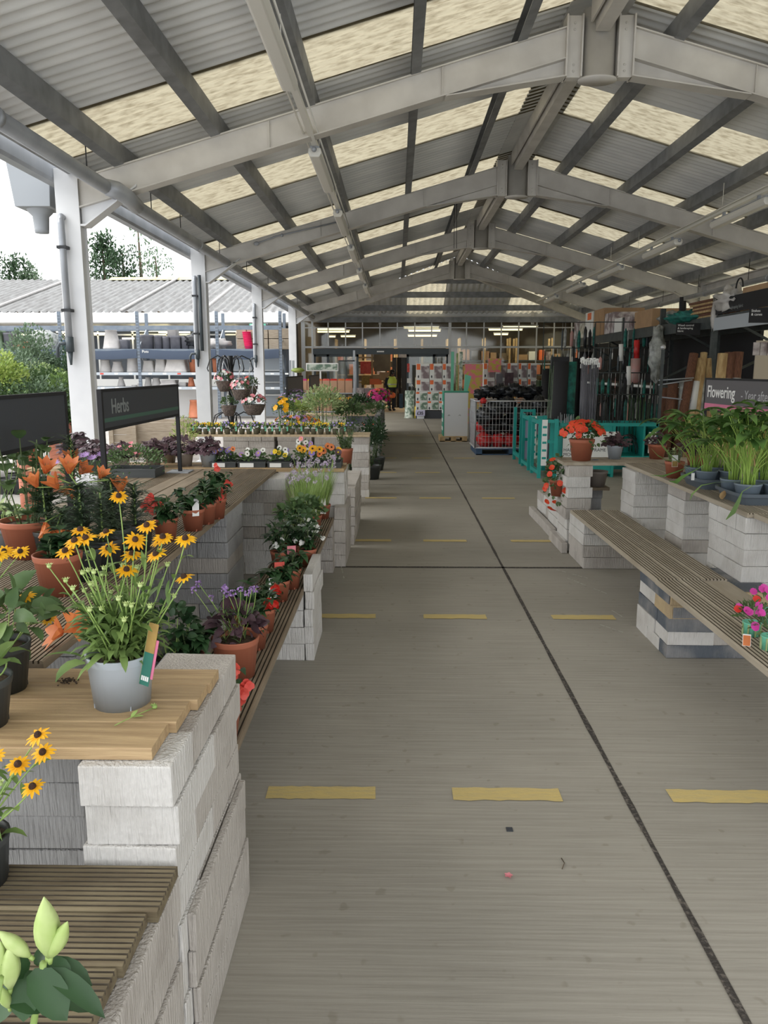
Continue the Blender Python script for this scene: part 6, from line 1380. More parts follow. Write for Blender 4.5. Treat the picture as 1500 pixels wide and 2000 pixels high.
crumple('grey crumpled wrap lying on the racking top beside the brown carton', 'plastic_wrap', (5.5, 16.0, 2.68), (.25, .2, .15), 'clear', 460, 20, k=.6, cat='plastic wrap'); 
for k in range(3): b = MB(); b.tube([(5.4+.08*k, 15.2+.15*k, 2.546), (5.38+.08*k, 15.2+.15*k, 3.02-.06*k)], .035+.03*(k == 1), 10); tag(b.build('black_roll', M['blkm']), 'short black roll standing upright on the racking top, %s' % ORD[k], 'roll')
crumple('green netting draped over the racking top edge', 'green_netting', (5.35, 14.6, 2.60), (.35, .5, .12), 'meshg', 461, 24, k=.9, cat='netting')
for k in range(8): onrack('thin rough brown plank in the stack on the racking top, %s from the bottom' % ORD[k], 13.3+rr.uniform(0, .1), 14.4+rr.uniform(-.15, .15), .036, 'willow' if k % 2 else 'bamboo', x0=XF+rr.uniform(-.05, .05), z0=2.546+k*.037*(1), nm='rough_plank', cat='plank', bev=0)
crumple('white torn plastic sheeting hanging over the racking top', 'plastic_sheet', (5.3, 12.75, 2.76), (.18, .42, .17), 'sheetw', 462, 26, k=1.0, cat='plastic sheet'); crumple('thin strip of white plastic dangling from the racking edge', 'plastic_strip', (5.2, 13.15, 2.55), (.04, .06, .22), 'sheetw', 463, 14, k=.8, cat='plastic sheet')
onrack('open brown cardboard box above the sheeting at the right edge', 11.0, 12.2, .34, 'card'); onrack('brown cardboard box with a dark opening at the right edge', 10.65, 10.98, .36, 'card', z0=2.546)
b = MB(); b.tube([(5.22, 12.3+.12*math.cos(a), 2.9+.14*math.sin(a)) for a in [i*.26 for i in range(13)]], .012, 6); tag(b.build('hose_loop', M['blk']), 'black hose loop on top of the cardboard box at right', 'hose')
# rolls leaning in the front bays
def lean(lb, px0, py0, px1, py1, Y, r_, m, nm='screening_roll', cat='roll', band=None, dy=.35):
    a = gy(px0, py0, Y); a.z = .03; c = gy(px1, py1, Y); c.y += dy; t = thing(nm, lb, cat, a); b = MB(); b.tube([a, c], r_, 14); b.build('roll', M[m], t)
    if band: q = MB(); p = a.lerp(c, .55); p2 = a.lerp(c, .8); q.tube([p, p2], r_+.006, 14); q.build('paper_band', M[band], t)
for i, (a, lb_m, bd, r_) in enumerate((((1318, 850, 1372, 690), 'willow', None, .07), ((1338, 850, 1385, 700), 'bamboo', 'paper', .06), ((1352, 860, 1392, 688), 'bamboo', None, .055), ((1300, 830, 1330, 750), 'willow', None, .08), ((1372, 850, 1388, 700), 'clear', None, .055), ((1395, 850, 1400, 700), 'bamboo', 'paper', .055), ((1330, 830, 1350, 745), 'clear', None, .06))):
    lean('leaning roll of %s screening in the dark bay, %s from the left' % ({'willow': 'brown willow', 'bamboo': 'split bamboo', 'clear': 'clear wrapped'}[lb_m], ORD[i]), *a, 12.4, r_, lb_m, band=bd)
for i, (a, m, bd) in enumerate((((1400, 760, 1418, 690), 'bamboo', 'paper'), ((1415, 760, 1432, 688), 'willow', 'paper'), ((1428, 760, 1448, 687), 'willow', 'clear'))):
    lean('wrapped brown screening roll above the Flowering sign, %s from the left' % ORD[i], *a, 11.6, .075, m, band=bd, dy=.1)
for i in range(16):
    x = 1400+i*8; lean('upright golden cane bundle behind the peace lilies, %s from the left' % ORD[i], x, 860, x+R.uniform(-3, 4), 775+R.uniform(-5, 8), 9.6, .035, 'bamboo' if i % 3 else 'gold', 'cane_bundle', 'canes', dy=.05)
for i, px in enumerate((1300, 1316)): lean('brown roll standing at the foot of the racking, %s' % ('left one' if i == 0 else 'right one'), px, 850, px+4, 758, 12.9, .09, 'willow', dy=.1)
b = MB(); a = gy(1470, 765, 12.5); c = gy(1530, 665, 12.5); b.box(a.x, c.x, 12.5, 12.53, a.z, c.z); o = b.build('product_poster', M['cream_p']); tag(o, 'cream leaflet panel with small photos at the right edge', 'poster')
for k in range(3): q = MB(); p = gy(1470+k*14, 694, 12.48); q.box(p.x, p.x+.10, 12.48, 12.49, p.z, p.z+.2); q.build('photo', M['photo_a'], o)
# rods and rails between the bays
for (x0_, y0_, x1_, y1_, lb) in ((1290, 775, 1376, 785, 'thin steel rail crossing in front of the leaning rolls'), (1295, 743, 1355, 738, 'thin pale rod in the dark bay'), (1312, 752, 1352, 742, 'second thin pale rod slanting in the dark bay')):
    b = MB(); b.tube([gy(1286, y0_, 12.6), gy(x1_, y1_, 12.6)], .012, 6); tag(b.build('steel_rod', M['galvp']), lb, 'rod')
b = MB(); a = gy(1283, 830, 12.6); b.box(a.x, a.x+.045, 12.58, 12.62, 0, 2.0); b.ell((a.x+.02, 12.6, 2.02), (.045, .045, .04), 10, 6, 1); tag(b.build('hook_post', [M['rackdark'], M['galv']]), 'slim dark post with a round white knob at the rolls', 'post')
# hanging packaged goods: arches, wires, bags
rr = random.Random(23); cols = ['rackdark', 'clear', 'blkm', 'slate', 'meshg', 'clear', 'straw', 'dgrey', 'blkbag', 'paper']
k = 0
for (xa, xb, ya, yb, Y, n) in ((1165, 1290, 690, 735, 16.5, 13), (1165, 1290, 738, 780, 15.8, 15), (1170, 1285, 780, 826, 14.8, 15), (1215, 1290, 640, 690, 17.5, 8), (1060, 1165, 690, 735, 19, 10), (1092, 1165, 640, 690, 20.5, 8)):
    for i in range(n):
        px = xa+(xb-xa)*(i+.5)/n+rr.uniform(-3, 3); w_ = rr.uniform(4, 9); y0_ = ya+rr.uniform(-4, 8); y1_ = yb+rr.uniform(-14, 0); m = cols[rr.randrange(len(cols))] if rr.random() < .8 else 'meshg'
        if m == 'paper': w_ *= .5; y1_ = y0_+14
        a = gy(px-w_/2, y1_, Y); c = gy(px+w_/2, y0_, Y); t = thing('hanging_pack', 'narrow %s pack hanging in the cluttered racking, row %s, %s' % ({'rackdark': 'dark green', 'clear': 'clear plastic', 'blkm': 'black', 'slate': 'slate', 'meshg': 'green netting', 'straw': 'pinkish', 'dgrey': 'dark grey', 'blkbag': 'glossy black', 'paper': 'white'}[m], ['one', 'two', 'three', 'four', 'five', 'six'][[16.5, 15.8, 14.8, 17.5, 19, 20.5].index(Y)], ORD[i]), 'packaged goods', ((a.x+c.x)/2, Y, a.z))
        b = MB(); xm = (a.x+c.x)/2; b.tube([(xm, Y, gy(xa, ya-8, Y).z+.02), (xm, Y, c.z-.01)], .004, 4); b.build('hook', M['galv'], t)
        b = MB(); b.lathe((xm, Y, 0), [((c.x-a.x)*.12, c.z), ((c.x-a.x)*.5, c.z-(c.z-a.z)*.18), ((c.x-a.x)*rr.uniform(.35, .6), (a.z+c.z)/2), ((c.x-a.x)*.45, a.z+.02), ((c.x-a.x)*.1, a.z)], 8, sy=.6); b.build('pack', M[m], t)
for i, (Yq, z) in enumerate(((16.5, gy(1, 682, 16.5).z), (15.8, gy(1, 730, 15.8).z), (14.8, gy(1, 772, 14.8).z), (17.5, gy(1, 632, 17.5).z), (19, gy(1, 682, 19).z), (20.5, gy(1, 632, 20.5).z))):
    b = MB(); a = gy(1060 if Yq > 18 else 1160, 700, Yq).x; c = gy(1170 if Yq > 18 else 1295, 700, Yq).x; b.tube([(a, Yq, z+.02), (c, Yq, z+.02)], .012, 6); b.tube([(a, Yq, z+.02), (a, Yq, 0)], .012, 5); b.tube([(c, Yq, z+.02), (c, Yq, 0)], .012, 5); tag(b.build('hanging_rail', M['rackdark']), 'dark rail carrying hanging packs in the racking, %s' % ORD[i], 'rail')
crumple('clear plastic shroud hanging by the racking upright', 'plastic_shroud', gy(1283, 690, 15.6), (.14, .12, .5), 'clear', 470, 20, k=.6, cat='plastic sheet')
cylin('white bottle shaped pack in the cluttered racking', 'white_bottle', gy(1228, 752, 15.8), gy(1228, 715, 15.8), .045, 'paper', 'bottle'); cylin('second white bottle shaped pack, higher up in the racking', 'white_bottle', gy(1213, 705, 16.5), gy(1213, 672, 16.5), .045, 'paper', 'bottle'); cylin('red topped pink tube in the racking', 'red_tube', gy(1243, 700, 16.5), gy(1244, 664, 16.5), .06, 'redbag', 'tube'); cylin('pinkish wrapped bundle below the red tube', 'pink_bundle', gy(1240, 748, 16.5), gy(1242, 700, 16.5), .10, 'straw', 'bundle')
b = MB(); b.box(5.3, 6.5, 10.8, 10.84, .0, 1.2); tag(b.build('dark_partition', M['blkm']), 'dark panel closing the racking near the golden canes', 'panel')
b = MB(); b.box(6.6, 6.66, 14.5, 29, .0, 2.5); tag(b.build('dark_backdrop', M['blkm']), 'dark backdrop sheet added behind the right racking to darken it', 'sheeting')  # backdrop added so the gaps between the racked goods read dark

for i, (px, w_, Yq, h, m) in enumerate(((1068, .30, 23.5, 1.7, 'blkm'), (1085, .26, 23.2, 1.9, 'rackdark'), (1105, .30, 22.8, 1.8, 'leaf_d'), (1125, .28, 22.4, 2.0, 'blkm'), (1150, .34, 21.8, 1.7, 'slate'), (1142, .4, 23.8, 2.2, 'blkm'))):
    x = gy(px, 750, Yq).x; t = thing('rolled_mat', 'tall dark roll standing at the far end of the racking, %s from the left' % ORD[i], 'roll', (x, Yq, 0)); b = MB(); b.lathe((x, Yq, 0), [(.001, 0), (w_/2, .0), (w_/2, h), (w_/4, h), (w_/4, h-.05), (.001, h-.05)], 16); b.build('roll', M[m], t)
for k in range(5):
    p = (1.95+k*.22, 15.75+.1*(k % 2), .52+.05*k % .1); crumple('black wrapped bundle in the middle of the wire cage, %s from the left' % ORD[k], 'black_sack', p, (.17, .2, .16), 'blkbag', 480+k, 20, k=.5)['group'] = 'black sacks'
# ============================================================ THE YARD AND THE BUILDING OPPOSITE
def opposite():
    t = thing('shop_building', 'long low building opposite with a pale corrugated roof and white fascia', 'building', (-18, 34, 0))
    b = MB(); n = 1100; P = []; x0, x1 = -46.0, -4.0
    for i in range(n+1):
        X = x0+(x1-x0)*i/n; dz = .045*math.cos(2*math.pi*X/.30)
        P += [(X, 29.9, 3.80+dz), (X, 33.9, 4.83+dz), (X, 38.0, 5.88+dz)]
    b.add(P, [(3*i+k, 3*i+3+k, 3*i+4+k, 3*i+1+k) for i in range(n) for k in (0, 1)], 0, True)
    P2 = [(p[0], p[1]-.02, p[2]+.06) for p in P[1::3]]
    b.build('roof', M['roofo'], t)
    b = MB()
    for i in range(9): X = -13.6+i*1.1; b.prism([(37.6, 5.83), (38.0, 6.0), (38.4, 5.83)], 0, X, X+1.08)
    b.build('ridge_cap', M['lichen'], t)
    b = MB()
    for X in (-19.5, -15.5, -10.4, -7.3): b.bar((X, 29.85, 3.88), (X, 37.9, 5.95), .10, .05)
    b.build('roof_cover_strip', M['stone'], t)
    bx('fascia', -46, -4, 29.8, 29.9, 3.42, 3.78, 'white', t); bx('wall', -46, -4, 31.5, 31.6, 0, 3.6, 'dim2', t); bx('soffit', -46, -4, 29.9, 31.5, 3.38, 3.42, 'steel', t); bx('end_wall', -4.05, -4, 29.9, 38, 0, 3.7, 'steel', t)
    bx('dado', -46, -4, 31.2, 31.4, 0, 1.3, 'white', t)
    for i in range(30):
        X = -45+i*1.38; bx('mullion', X, X+.06, 31.2, 31.26, 1.3, 3.4, 'white', t)
    bx('transom', -46, -4, 31.2, 31.26, 3.0, 3.06, 'white', t)
    for i, (px0, px1, py) in enumerate(((110, 133, 648), (180, 205, 651), (239, 262, 661), (256, 324, 646), (310, 330, 649), (350, 371, 649), (300, 331, 644), (14, 17, 653), (39, 47, 653), (439, 463, 647))):
        a = gy(px0, py, 31.1); c = gy(px1, py, 31.1); q = thing('strip_light', 'lit yellow strip light under the opposite canopy, %s' % ORD[i], 'light', a); b = MB(); b.tube([(a.x, 31.1, a.z), (c.x, 31.1, a.z)], .035, 6); b.build('tube', M['tube2'], q)
    q = gy(355, 648, 31.1)
opposite()
a = gy(487, 639, 28.9); t = thing('exit_sign', 'green and white exit arrow sign hanging over the yard racks', 'sign', a); c = gy(519, 632, 28.9); bx('panel', a.x, c.x, 28.9, 28.93, a.z, c.z, 'tgreen2', t); [bx('hanger', x, x+.02, 28.9, 29.82, c.z, c.z+.02, 'galvp', t) for x in (a.x+.1, c.x-.1)]; [bx('hanger', x, x+.02, 29.8, 29.82, c.z, 3.43, 'galvp', t) for x in (a.x+.1, c.x-.1)]; bx('arrow', a.x+.05, a.x+.30, 28.89, 28.9, a.z+.05, a.z+.09, 'white', t)

# blue racks along the back of the yard
RX = [-14.25, -11.55, -8.87, -6.15, -3.98]; RY0, RY1 = 27.0, 28.0
for i, X in enumerate(RX):
    t = thing('yard_racking', 'perforated blue grey rack frame in the yard, %s from the left' % ORD[i], 'racking', (X, 27.5, 0))
    for y in (RY0, RY1): 
        b = MB(); b.box(X-.05, X+.05, y-.04, y+.04, 0, 3.62)
        b.build('upright', M['rackblue'], t)
        q = MB()
        for k in range(34): z = .15+k*.1; q.box(X-.03, X-.012, y-.043, y-.040, z, z+.04); q.box(X+.012, X+.03, y-.043, y-.040, z, z+.04)
        if y == RY0: q.build('slots', M['char'], t)['kind'] = 'stuff'
    b = MB(); b.bar((X, RY0, 2.4), (X, RY1, 3.1), .03, .03); b.bar((X, RY1, 1.6), (X, RY0, 2.3), .03, .03); b.build('brace', M['rackgrey'], t)
LV = ['top', 'upper', 'middle', 'lower']
for i in range(4):
    a, c = RX[i]+.052, RX[i+1]-.052
    for li, (z, m, h) in enumerate(((3.08, 'rackblue', .14), (2.33, 'rackblue', .08), (1.53, 'rackgrey', .09), (1.04, 'rackgrey', .09))):
        if li == 0 and i == 3: pass
        b = MB(); b.box(a, c, RY0-.03, RY0+.03, z-h/2, z+h/2)
        if li: b.box(a, c, RY0+.03, RY1, z+h/2-.03, z+h/2); 
        b.box(a, c, RY1, RY1+.03, z-h/2, z+h/2)
        o = tag(b.build('yard_rack_shelf', M[m]), '%s beam level of the yard racking, %s bay from the left' % (LV[li], ORD[i]), 'shelf')
        if li > 1:
            for k in range(5): q = MB(); x = a+.25+k*.5; q.box(x, x+.12, RY0-.034, RY0-.03, z-.025, z+.03); q.build('price_ticket', M['paper' if k != 2 or li == 3 else 'cor'], o)
    b = MB(); n = 16; P = []
    for k in range(n+1):
        x = a+(c-a)*k/n; sag = .10*math.sin(math.pi*k/n); P += [(x, RY0-.06, 2.36-sag*.6), (x, RY0-.075-.01*math.sin(k*2), 2.20-sag*.8), (x, RY0-.05, 2.06-sag*.5)]
    P += [(p[0], p[1]+.01, p[2]) for p in P]; m_ = 3*(n+1)
    b.add(P, [(3*k+j, 3*k+3+j, 3*k+4+j, 3*k+1+j) for k in range(n) for j in (0, 1)]+[(m_+3*k+j, m_+3*k+1+j, m_+3*k+4+j, m_+3*k+3+j) for k in range(n) for j in (0, 1)], 0, True)
    tag(b.build('fabric_skirt', M['tarp']), 'dark sagging fabric skirt across the yard racking, %s bay from the left' % ORD[i], 'fabric')
bx('lower_panel', RX[0], RX[3], 28.1, 28.14, -.02, .98, 'white', None)['label'] = 'white lower board behind the yard racking'; bpy.data.objects['lower_panel']['category'] = 'panel'
for (px, Y) in ((462, 27.2), (522, 27.2)): text('Pots', .13, gy(px, 687, 26.9)-Vector((0, 0, 0)), (HP, 0, 0), M['white'], bpy.data.objects['fabric_skirt.001'] if False else None).name = 'lettering' if False else 'skirt_lettering'
for i, o in enumerate([o for o in COL.objects if o.name.startswith('skirt_lettering')]): tag(o, 'white lettering Pots on the dark fabric skirt, %s one' % ('left' if i == 0 else 'right'), 'lettering'); o.location = (gy((122, 277)[i], 689, 26.9).x, 26.915, gy(122, 689, 26.9).z)
def rpot(lb, px0, px1, py0, z, m, taper=.75, square=False, Y=27.35, inv=False, name='planter'):
    a = gy(px0, 700, Y); c = gy(px1, 700, Y); r1 = (c.x-a.x)/2; xm = (a.x+c.x)/2; zt = gy(px0, py0, Y).z; h = zt-z
    rt, rb = (r1*taper, r1) if inv else (r1, r1*taper); b = MB(); k = 1.0
    pr = [(.001, h)]+([(rt*.5, h)] if inv else [])+[(rt, h), (rt*1.0, h-.06), (rt*.96, h-.065), (rb, .07), (rb*(1.04 if inv else 1), .06), (rb*(1.04 if inv else 1), 0), (.001, 0)]
    if not inv: pr = [(.001, h-.05), (rt*.9, h-.05), (rt*.93, h), (rt, h), (rt, h-.07), (rt*.95, h-.08), (rb, 0), (.001, 0)]
    b.lathe((xm, Y, z), pr, 4 if False else 24, sq=.95 if square else 0); return tag(b.build(name, M[m]), lb, 'plant pot')
S1, S2, S3 = 2.372, 1.577, 1.087
L = [('orange terracotta trough on the yard rack deck', 33, 62, 668, S1, 'terra_l', .85, True, 0), ('smaller orange pot beside the trough', 57, 74, 671, S1, 'terra_l', .8, False, 0), ('pale green upside-down pot at the far left of the rack deck', -14, 12, 646, S1, 'leaf_g', .9, True, 1),
     ('dark grey square planter left on the rack deck', 14, 32, 650, S1, 'slate', .95, True, 0), ('tall pale cone pot upside down on the rack deck', 204, 236, 643, S1, 'stone', .7, False, 1), ('grey square pot beside the tall pale cone', 238, 254, 663, S1, 'slate', .9, True, 0),
     ('slate grey ribbed planter, first of the row', 276, 302, 654, S1, 'slate', .95, False, 0), ('slate grey ribbed planter, second of the row', 303, 319, 655, S1, 'slate', .95, False, 0), ('slate grey ribbed planter, third of the row', 319, 335, 657, S1, 'slate', .95, False, 0), ('tall grey planter standing behind the row', 331, 350, 640, S1, 'stone', .95, True, 0), ('grey square planter, fifth of the row', 336, 356, 656, S1, 'slate', .9, True, 0), ('low dark planter at the right of the row', 357, 370, 657, S1, 'slate', .9, True, 0),
     ('white stepped cone pot, left one on the upper shelf', 194, 216, 702, S2, 'stone', .72, False, 1), ('white stepped cone pot, second on the upper shelf', 217, 240, 706, S2, 'stone', .72, False, 1), ('tall white pot near the second upright', 247, 270, 691, S2, 'stone', .8, False, 1), ('square white pot, left of the pair on the upper shelf', 280, 302, 704, S2, 'stone', .8, True, 1), ('taller square white pot on the upper shelf', 304, 325, 700, S2, 'stone', .8, True, 1), ('wide white trough upside down on the upper shelf', 326, 367, 700, S2, 'stone', .82, True, 1), ('orange pot at the column on the upper shelf', 368, 388, 698, S2, 'terra_l', .75, False, 0), ('large orange pot right of the second column', 414, 428, 700, S2, 'terra_l', .8, False, 0),
     ('pale green tall pot by the shrubs on the upper shelf', 94, 117, 694, S2, 'leaf_g', .8, False, 1), ('lilac grey trough at the far left upper shelf', -10, 30, 702, S2, 'slate', .9, True, 0), ('small cream pot right of the first upright', 127, 139, 704, S2, 'stone', .8, True, 0),
     ('small white bullet pot on the middle shelf', 227, 241, 736, S3, 'stone', .6, False, 1), ('low white dish on the middle shelf', 254, 265, 752, S3, 'stone', .9, False, 0), ('small white dish near the upright on the middle shelf', 266, 273, 749, S3, 'stone', .9, False, 0), ('white notched pot on the middle shelf', 280, 293, 737, S3, 'stone', .7, False, 1), ('round white pot on the middle shelf', 294, 312, 738, S3, 'stone', .75, False, 1), ('wide white trough on the middle shelf', 314, 346, 742, S3, 'stone', .85, True, 1), ('low white box planter on the middle shelf', 348, 363, 747, S3, 'stone', .95, True, 0), ('terracotta cone pot, left one on the middle shelf', 365, 378, 737, S3, 'terra_l', .7, False, 1), ('terracotta cone pot, right one on the middle shelf', 381, 391, 738, S3, 'terra_l', .7, False, 1),
     ('huge terracotta pot upside down under the racking', 364, 394, 781, 0, 'terra_l', .8, False, 1)]
for (lb, a, c, py, z, m, tp, sq, inv) in L: rpot(lb, a, c, py, z, m, tp, bool(sq), inv=bool(inv), Y=27.45 if 'behind' not in lb else 27.75)
for k in range(9): z0 = 2.372+k*.058; a = gy(478, 700, 27.3).x; c = gy(495, 700, 27.3).x; b = MB(); b.lathe(((a+c)/2-.008*k, 27.3, z0), [(.001, .002), (.12, 0), (.15, .11), (.16, .115), (.155, .12), (.14, .11), (.11, .01)], 16); tag(b.build('bucket', M['pinkpl']), 'bright pink bucket in the tall stack on the rack deck, %s from the bottom' % ORD[k], 'bucket', 'stack of pink buckets')
for k in range(5):
    for j in range(2):
        a = gy(463+k*21, 700, 27.4).x; tag(bx('wooden_crate', a, a+.34, 27.4+.0, 27.9, 2.373+j*.36, 2.373+j*.36+.34, 'cream_wood', None, .01), 'pale slatted wooden crate on the rack deck, %s row, %s from the left' % (['lower', 'upper'][j], ORD[k]), 'crate', 'wooden crates')
crumple('grey plastic shroud over goods on the yard rack deck', 'plastic_shroud', gy(85, 668, 27.5), (.55, .3, .45), 'clear', 480, 24, k=.3, cat='plastic sheet'); crumple('black crumpled bag at the second column on the rack deck', 'black_bag', gy(385, 664, 27.4), (.4, .3, .22), 'blkbag', 481, 22, k=.6); crumple('pale sheet bundle right of the second column', 'sheet_bundle', gy(425, 671, 27.4), (.42, .3, .16), 'stone', 482, 22, k=.6, cat='bundle')
tag(bx('blue_box', gy(122, 680, 27.5).x, gy(133, 680, 27.5).x, 27.3, 27.6, 2.373, 2.68, 'navy', None), 'small deep blue box on the rack deck behind the nearest column', 'box')
# white display shelving at the right end of the yard
t = thing('white_shelving', 'white metal shelving unit at the right end of the yard', 'shelving', (-4.9, 28.6, 0))
bx('back_panel', -6.0, -3.98, 28.3, 28.33, 0, 2.2, 'rackgrey', t)
for k, z in enumerate((.75, 1.2, 1.62)): bx('shelf', -6.0, -4.1, 27.9 if False else 28.02, 28.3, z, z+.05, 'white', t)
# timber planters and low walls in the yard
for (px0, px1, Y, z1, lb) in ((215, 262, 14.5, .62, 'weathered timber planter box in the yard, left of the pair'), (262, 356, 14.6, .70, 'weathered timber planter box in the yard, right of the pair')):
    a = gy(px0, 800, Y).x; c = gy(px1, 800, Y).x; t = thing('timber_planter', lb, 'planter', ((a+c)/2, Y, 0))
    for k in range(4): bx('plank', a, c, Y, Y+.05, .02+k*(z1-.02)/4, (k+1)*(z1-.02)/4+.012, 'cream_wood', t)
    for x in (a-.04, c-.06): bx('post', x, x+.08, Y-.04, Y, 0, z1+.03, 'cream_wood', t)
    bx('back', a, c, Y+.8, Y+.85, 0.02, z1, 'cream_wood', t)
t = thing('yard_table', 'wooden plant table in the yard behind the nearest column', 'table', (-8, 12, 0)); bx('table_top', -10.5, -4.7, 11.2, 12.8, .72, .78, 'wood_y', t)
for x in (-10.3, -7.6, -4.9):
    for y in (11.3, 12.6): bx('leg', x, x+.1, y, y+.1, 0-.02, .72, 'wood_y', t)
# shrubs on and around the yard table
SH = [(-3, 750, 10.5, .4, .45, 'leaf_y', 'yellow green shrub at the extreme left of the yard'), (18, 770, 11, .45, .5, 'leaf', 'broad leaved green shrub at the far left'), (40, 760, 12, .4, .6, 'leaf_g', 'bushy grey green shrub behind the blank sign'), (62, 722, 13, .45, .75, 'leaf_g', 'tall feathery conifer with tawny tips in the yard'), (78, 765, 12, .35, .45, 'leaf_v', 'loose variegated shrub over the blank sign'), (100, 768, 11.5, .35, .4, 'leaf', 'mid green shrub between sign and column'), (112, 752, 12.5, .25, .25, 'leaf_y', 'bright yellow shrub left of the nearest column'), (128, 745, 13, .12, .75, 'conif', 'narrow dark conifer left of the nearest column'), (137, 755, 12.3, .10, .6, 'conif', 'second narrow conifer touching the nearest column'), (122, 800, 10.8, .28, .5, 'leaf_b', 'light green bush above the red pot by the column'), (135, 828, 10.5, .22, .3, 'leaf', 'low bush in the red trough by the column'), (30, 800, 10.5, .7, .4, 'leaf', 'wide low green bush hidden partly by the blank sign'), (85, 800, 10.6, .5, .45, 'leaf_g', 'grey green bush behind the right edge of the blank sign'), (103, 738, 13.2, .14, .42, 'conif', 'short conical conifer left of the bright yellow shrub')]
for i, (px, py, Y, rx, rz, m, lb) in enumerate(SH):
    p = gy(px, py, Y); z0 = .78 if 11.2 <= Y <= 12.8 else -.02
    mound(lb, (p.x, Y, p.z), (rx, rx, rz), int(900+2600*rx*rz*2), .055 if m != 'conif' else .05, .014 if m != 'conif' else .006, m, 500+i, z0=z0, name='shrub', pot=(.14, .22, 'darkpot'), cat='shrub', prof=LP)
p = gy(135, 852, 10.6); tag(bx('red_trough', p.x-.25, p.x+.22, 10.5, 10.75, p.z-.05 if False else .0, .98, 'terra', None, .01), 'terracotta red trough beside the foot of the nearest column', 'plant pot')
p = gy(52, 880, 7.0); cylin('upright terracotta cylinder behind the leggy plant at the left', 'clay_tube', (p.x, 7.0, 0), (p.x, 7.0, p.z+.10), .09, 'terra', 'pot')
# trees beyond the building
def tree(lb, px, py0, py1, Y, w_, kind, seed, m):
    rnd = random.Random(seed); top_ = gy(px, py0, Y); bot = gy(px, py1, Y); t = thing('tree', lb, 'tree', (top_.x, Y, -.02)); b = MB(); H = top_.z
    b.tube([(top_.x, Y, 0), (top_.x+.1, Y, H*.6), (top_.x, Y, H*.97)], [.25, .15, .04], 7); b.build('trunk', M['trunk'], t); b = MB(); z0 = bot.z-2
    for k in range(kind[0]):
        u = rnd.random()**.8; z = z0+(H-z0)*u; r_ = w_*(1-u*kind[1])*rnd.uniform(.15, 1); a = rnd.uniform(0, 6.28); c = Vector((top_.x+math.cos(a)*r_, Y+math.sin(a)*r_, z))
        for j in range(kind[2]):
            d = sph(rnd); b.leaf(c+d*rnd.uniform(0, .45), d+Vector((0, 0, .2)), rnd.uniform(.18, .34), .06, .5, 0, LP)
    b.build('crown', M[m], t); return t
tree('tall dark pine beyond the opposite roof', 198, 462, 548, 55, 2.7, (230, .75, 12), 1, 'conif'); tree('rounder dark tree right of the pine', 238, 487, 548, 57, 1.7, (120, .45, 12), 2, 'conif'); tree('wispy birch with sparse leaves beyond the roof', 268, 430, 548, 58, 1.5, (46, .3, 9), 3, 'leaf_g'); tree('second sparse birch at the right of the group', 303, 492, 548, 56, 1.5, (46, .35, 9), 4, 'leaf_g'); tree('rounded tree above the roof at the far left', 25, 502, 548, 60, 1.8, (130, .4, 12), 5, 'conif'); tree('low tree beside the rounded one at the far left', 47, 520, 548, 60, 1.3, (70, .4, 12), 6, 'leaf_g'); tree('small tree tip at the far left over the roof', 68, 535, 548, 62, .7, (30, .5, 12), 7, 'leaf_g')

# ============================================================ BASKET TREE, BAG RACK
Y = 13.2; X = gy(452, 780, Y).x; t = thing('basket_stand', 'black metal tree stand with curled arms for hanging baskets', 'plant stand', (X, Y, 0))
b = MB(); b.tube([(X, Y, 0), (X, Y, 1.90)], .035, 10); b.tube([(X, Y, 1.25), (X, Y, 1.9)], .048, 10); b.box(X-.3, X+.3, Y-.3, Y+.3, 0, .03); b.build('pole', M['blk'], t)
arms = []
for z, n in ((1.86, 6), (.92, 5)):
    for k in range(n):
        a = k*2*math.pi/n+.3; d = Vector((math.cos(a), math.sin(a), 0)); b = MB(); c = Vector((X, Y, z-.22))
        pts = [c+d*.03, c+d*.08+Vector((0, 0, .20)), c+d*.2+Vector((0, 0, .26)), c+d*.33+Vector((0, 0, .20)), c+d*.38+Vector((0, 0, .05)), c+d*.36+Vector((0, 0, .0))]
        b.tube(pts, .010, 6); b.build('arm', M['blk'], t)
def basket(lb, px, py, Y, r_, fcol, seed, nf=16):
    p = gy(px, py, Y); rnd = random.Random(seed); t = thing('hanging_basket', lb, 'hanging basket', p); b = MB(); b.lathe(p, [(.001, -.17), (r_*.55, -.165), (r_*.85, -.08), (r_, .0), (r_*1.03, .01), (r_*.92, .005), (.001, -.01)], 20); b.build('basket', M['wicker'], t)
    b = MB()
    for k in range(3): a = k*2.09+.4; b.tube([p+Vector((math.cos(a)*r_, math.sin(a)*r_, 0)), p+Vector((0, 0, .34))], .004, 4)
    b.tube([p+Vector((0, 0, .34)), p+Vector((.015, 0, .38)), p+Vector((0, 0, .42))], .005, 5); b.build('chain', M['galv'], t)
    b = MB(); bush(b, p+Vector((0, 0, .03)), (r_*1.15, r_*1.1, .13), 240, .04, .01, rnd, 0, .3, .9, WIDE); b.build('foliage', M['leaf'], t)
    for k in range(nf):
        d = sph(rnd); d.z = abs(d.z); d.y = -abs(d.y); q = MB(); floret(q, p+Vector((d.x*r_*1.2, d.y*r_*1.1, .04+d.z*.15)), d, .032, 0, 6, .5, rnd=rnd); q.build('flower', M[fcol if k % 3 else 'whi'], t)
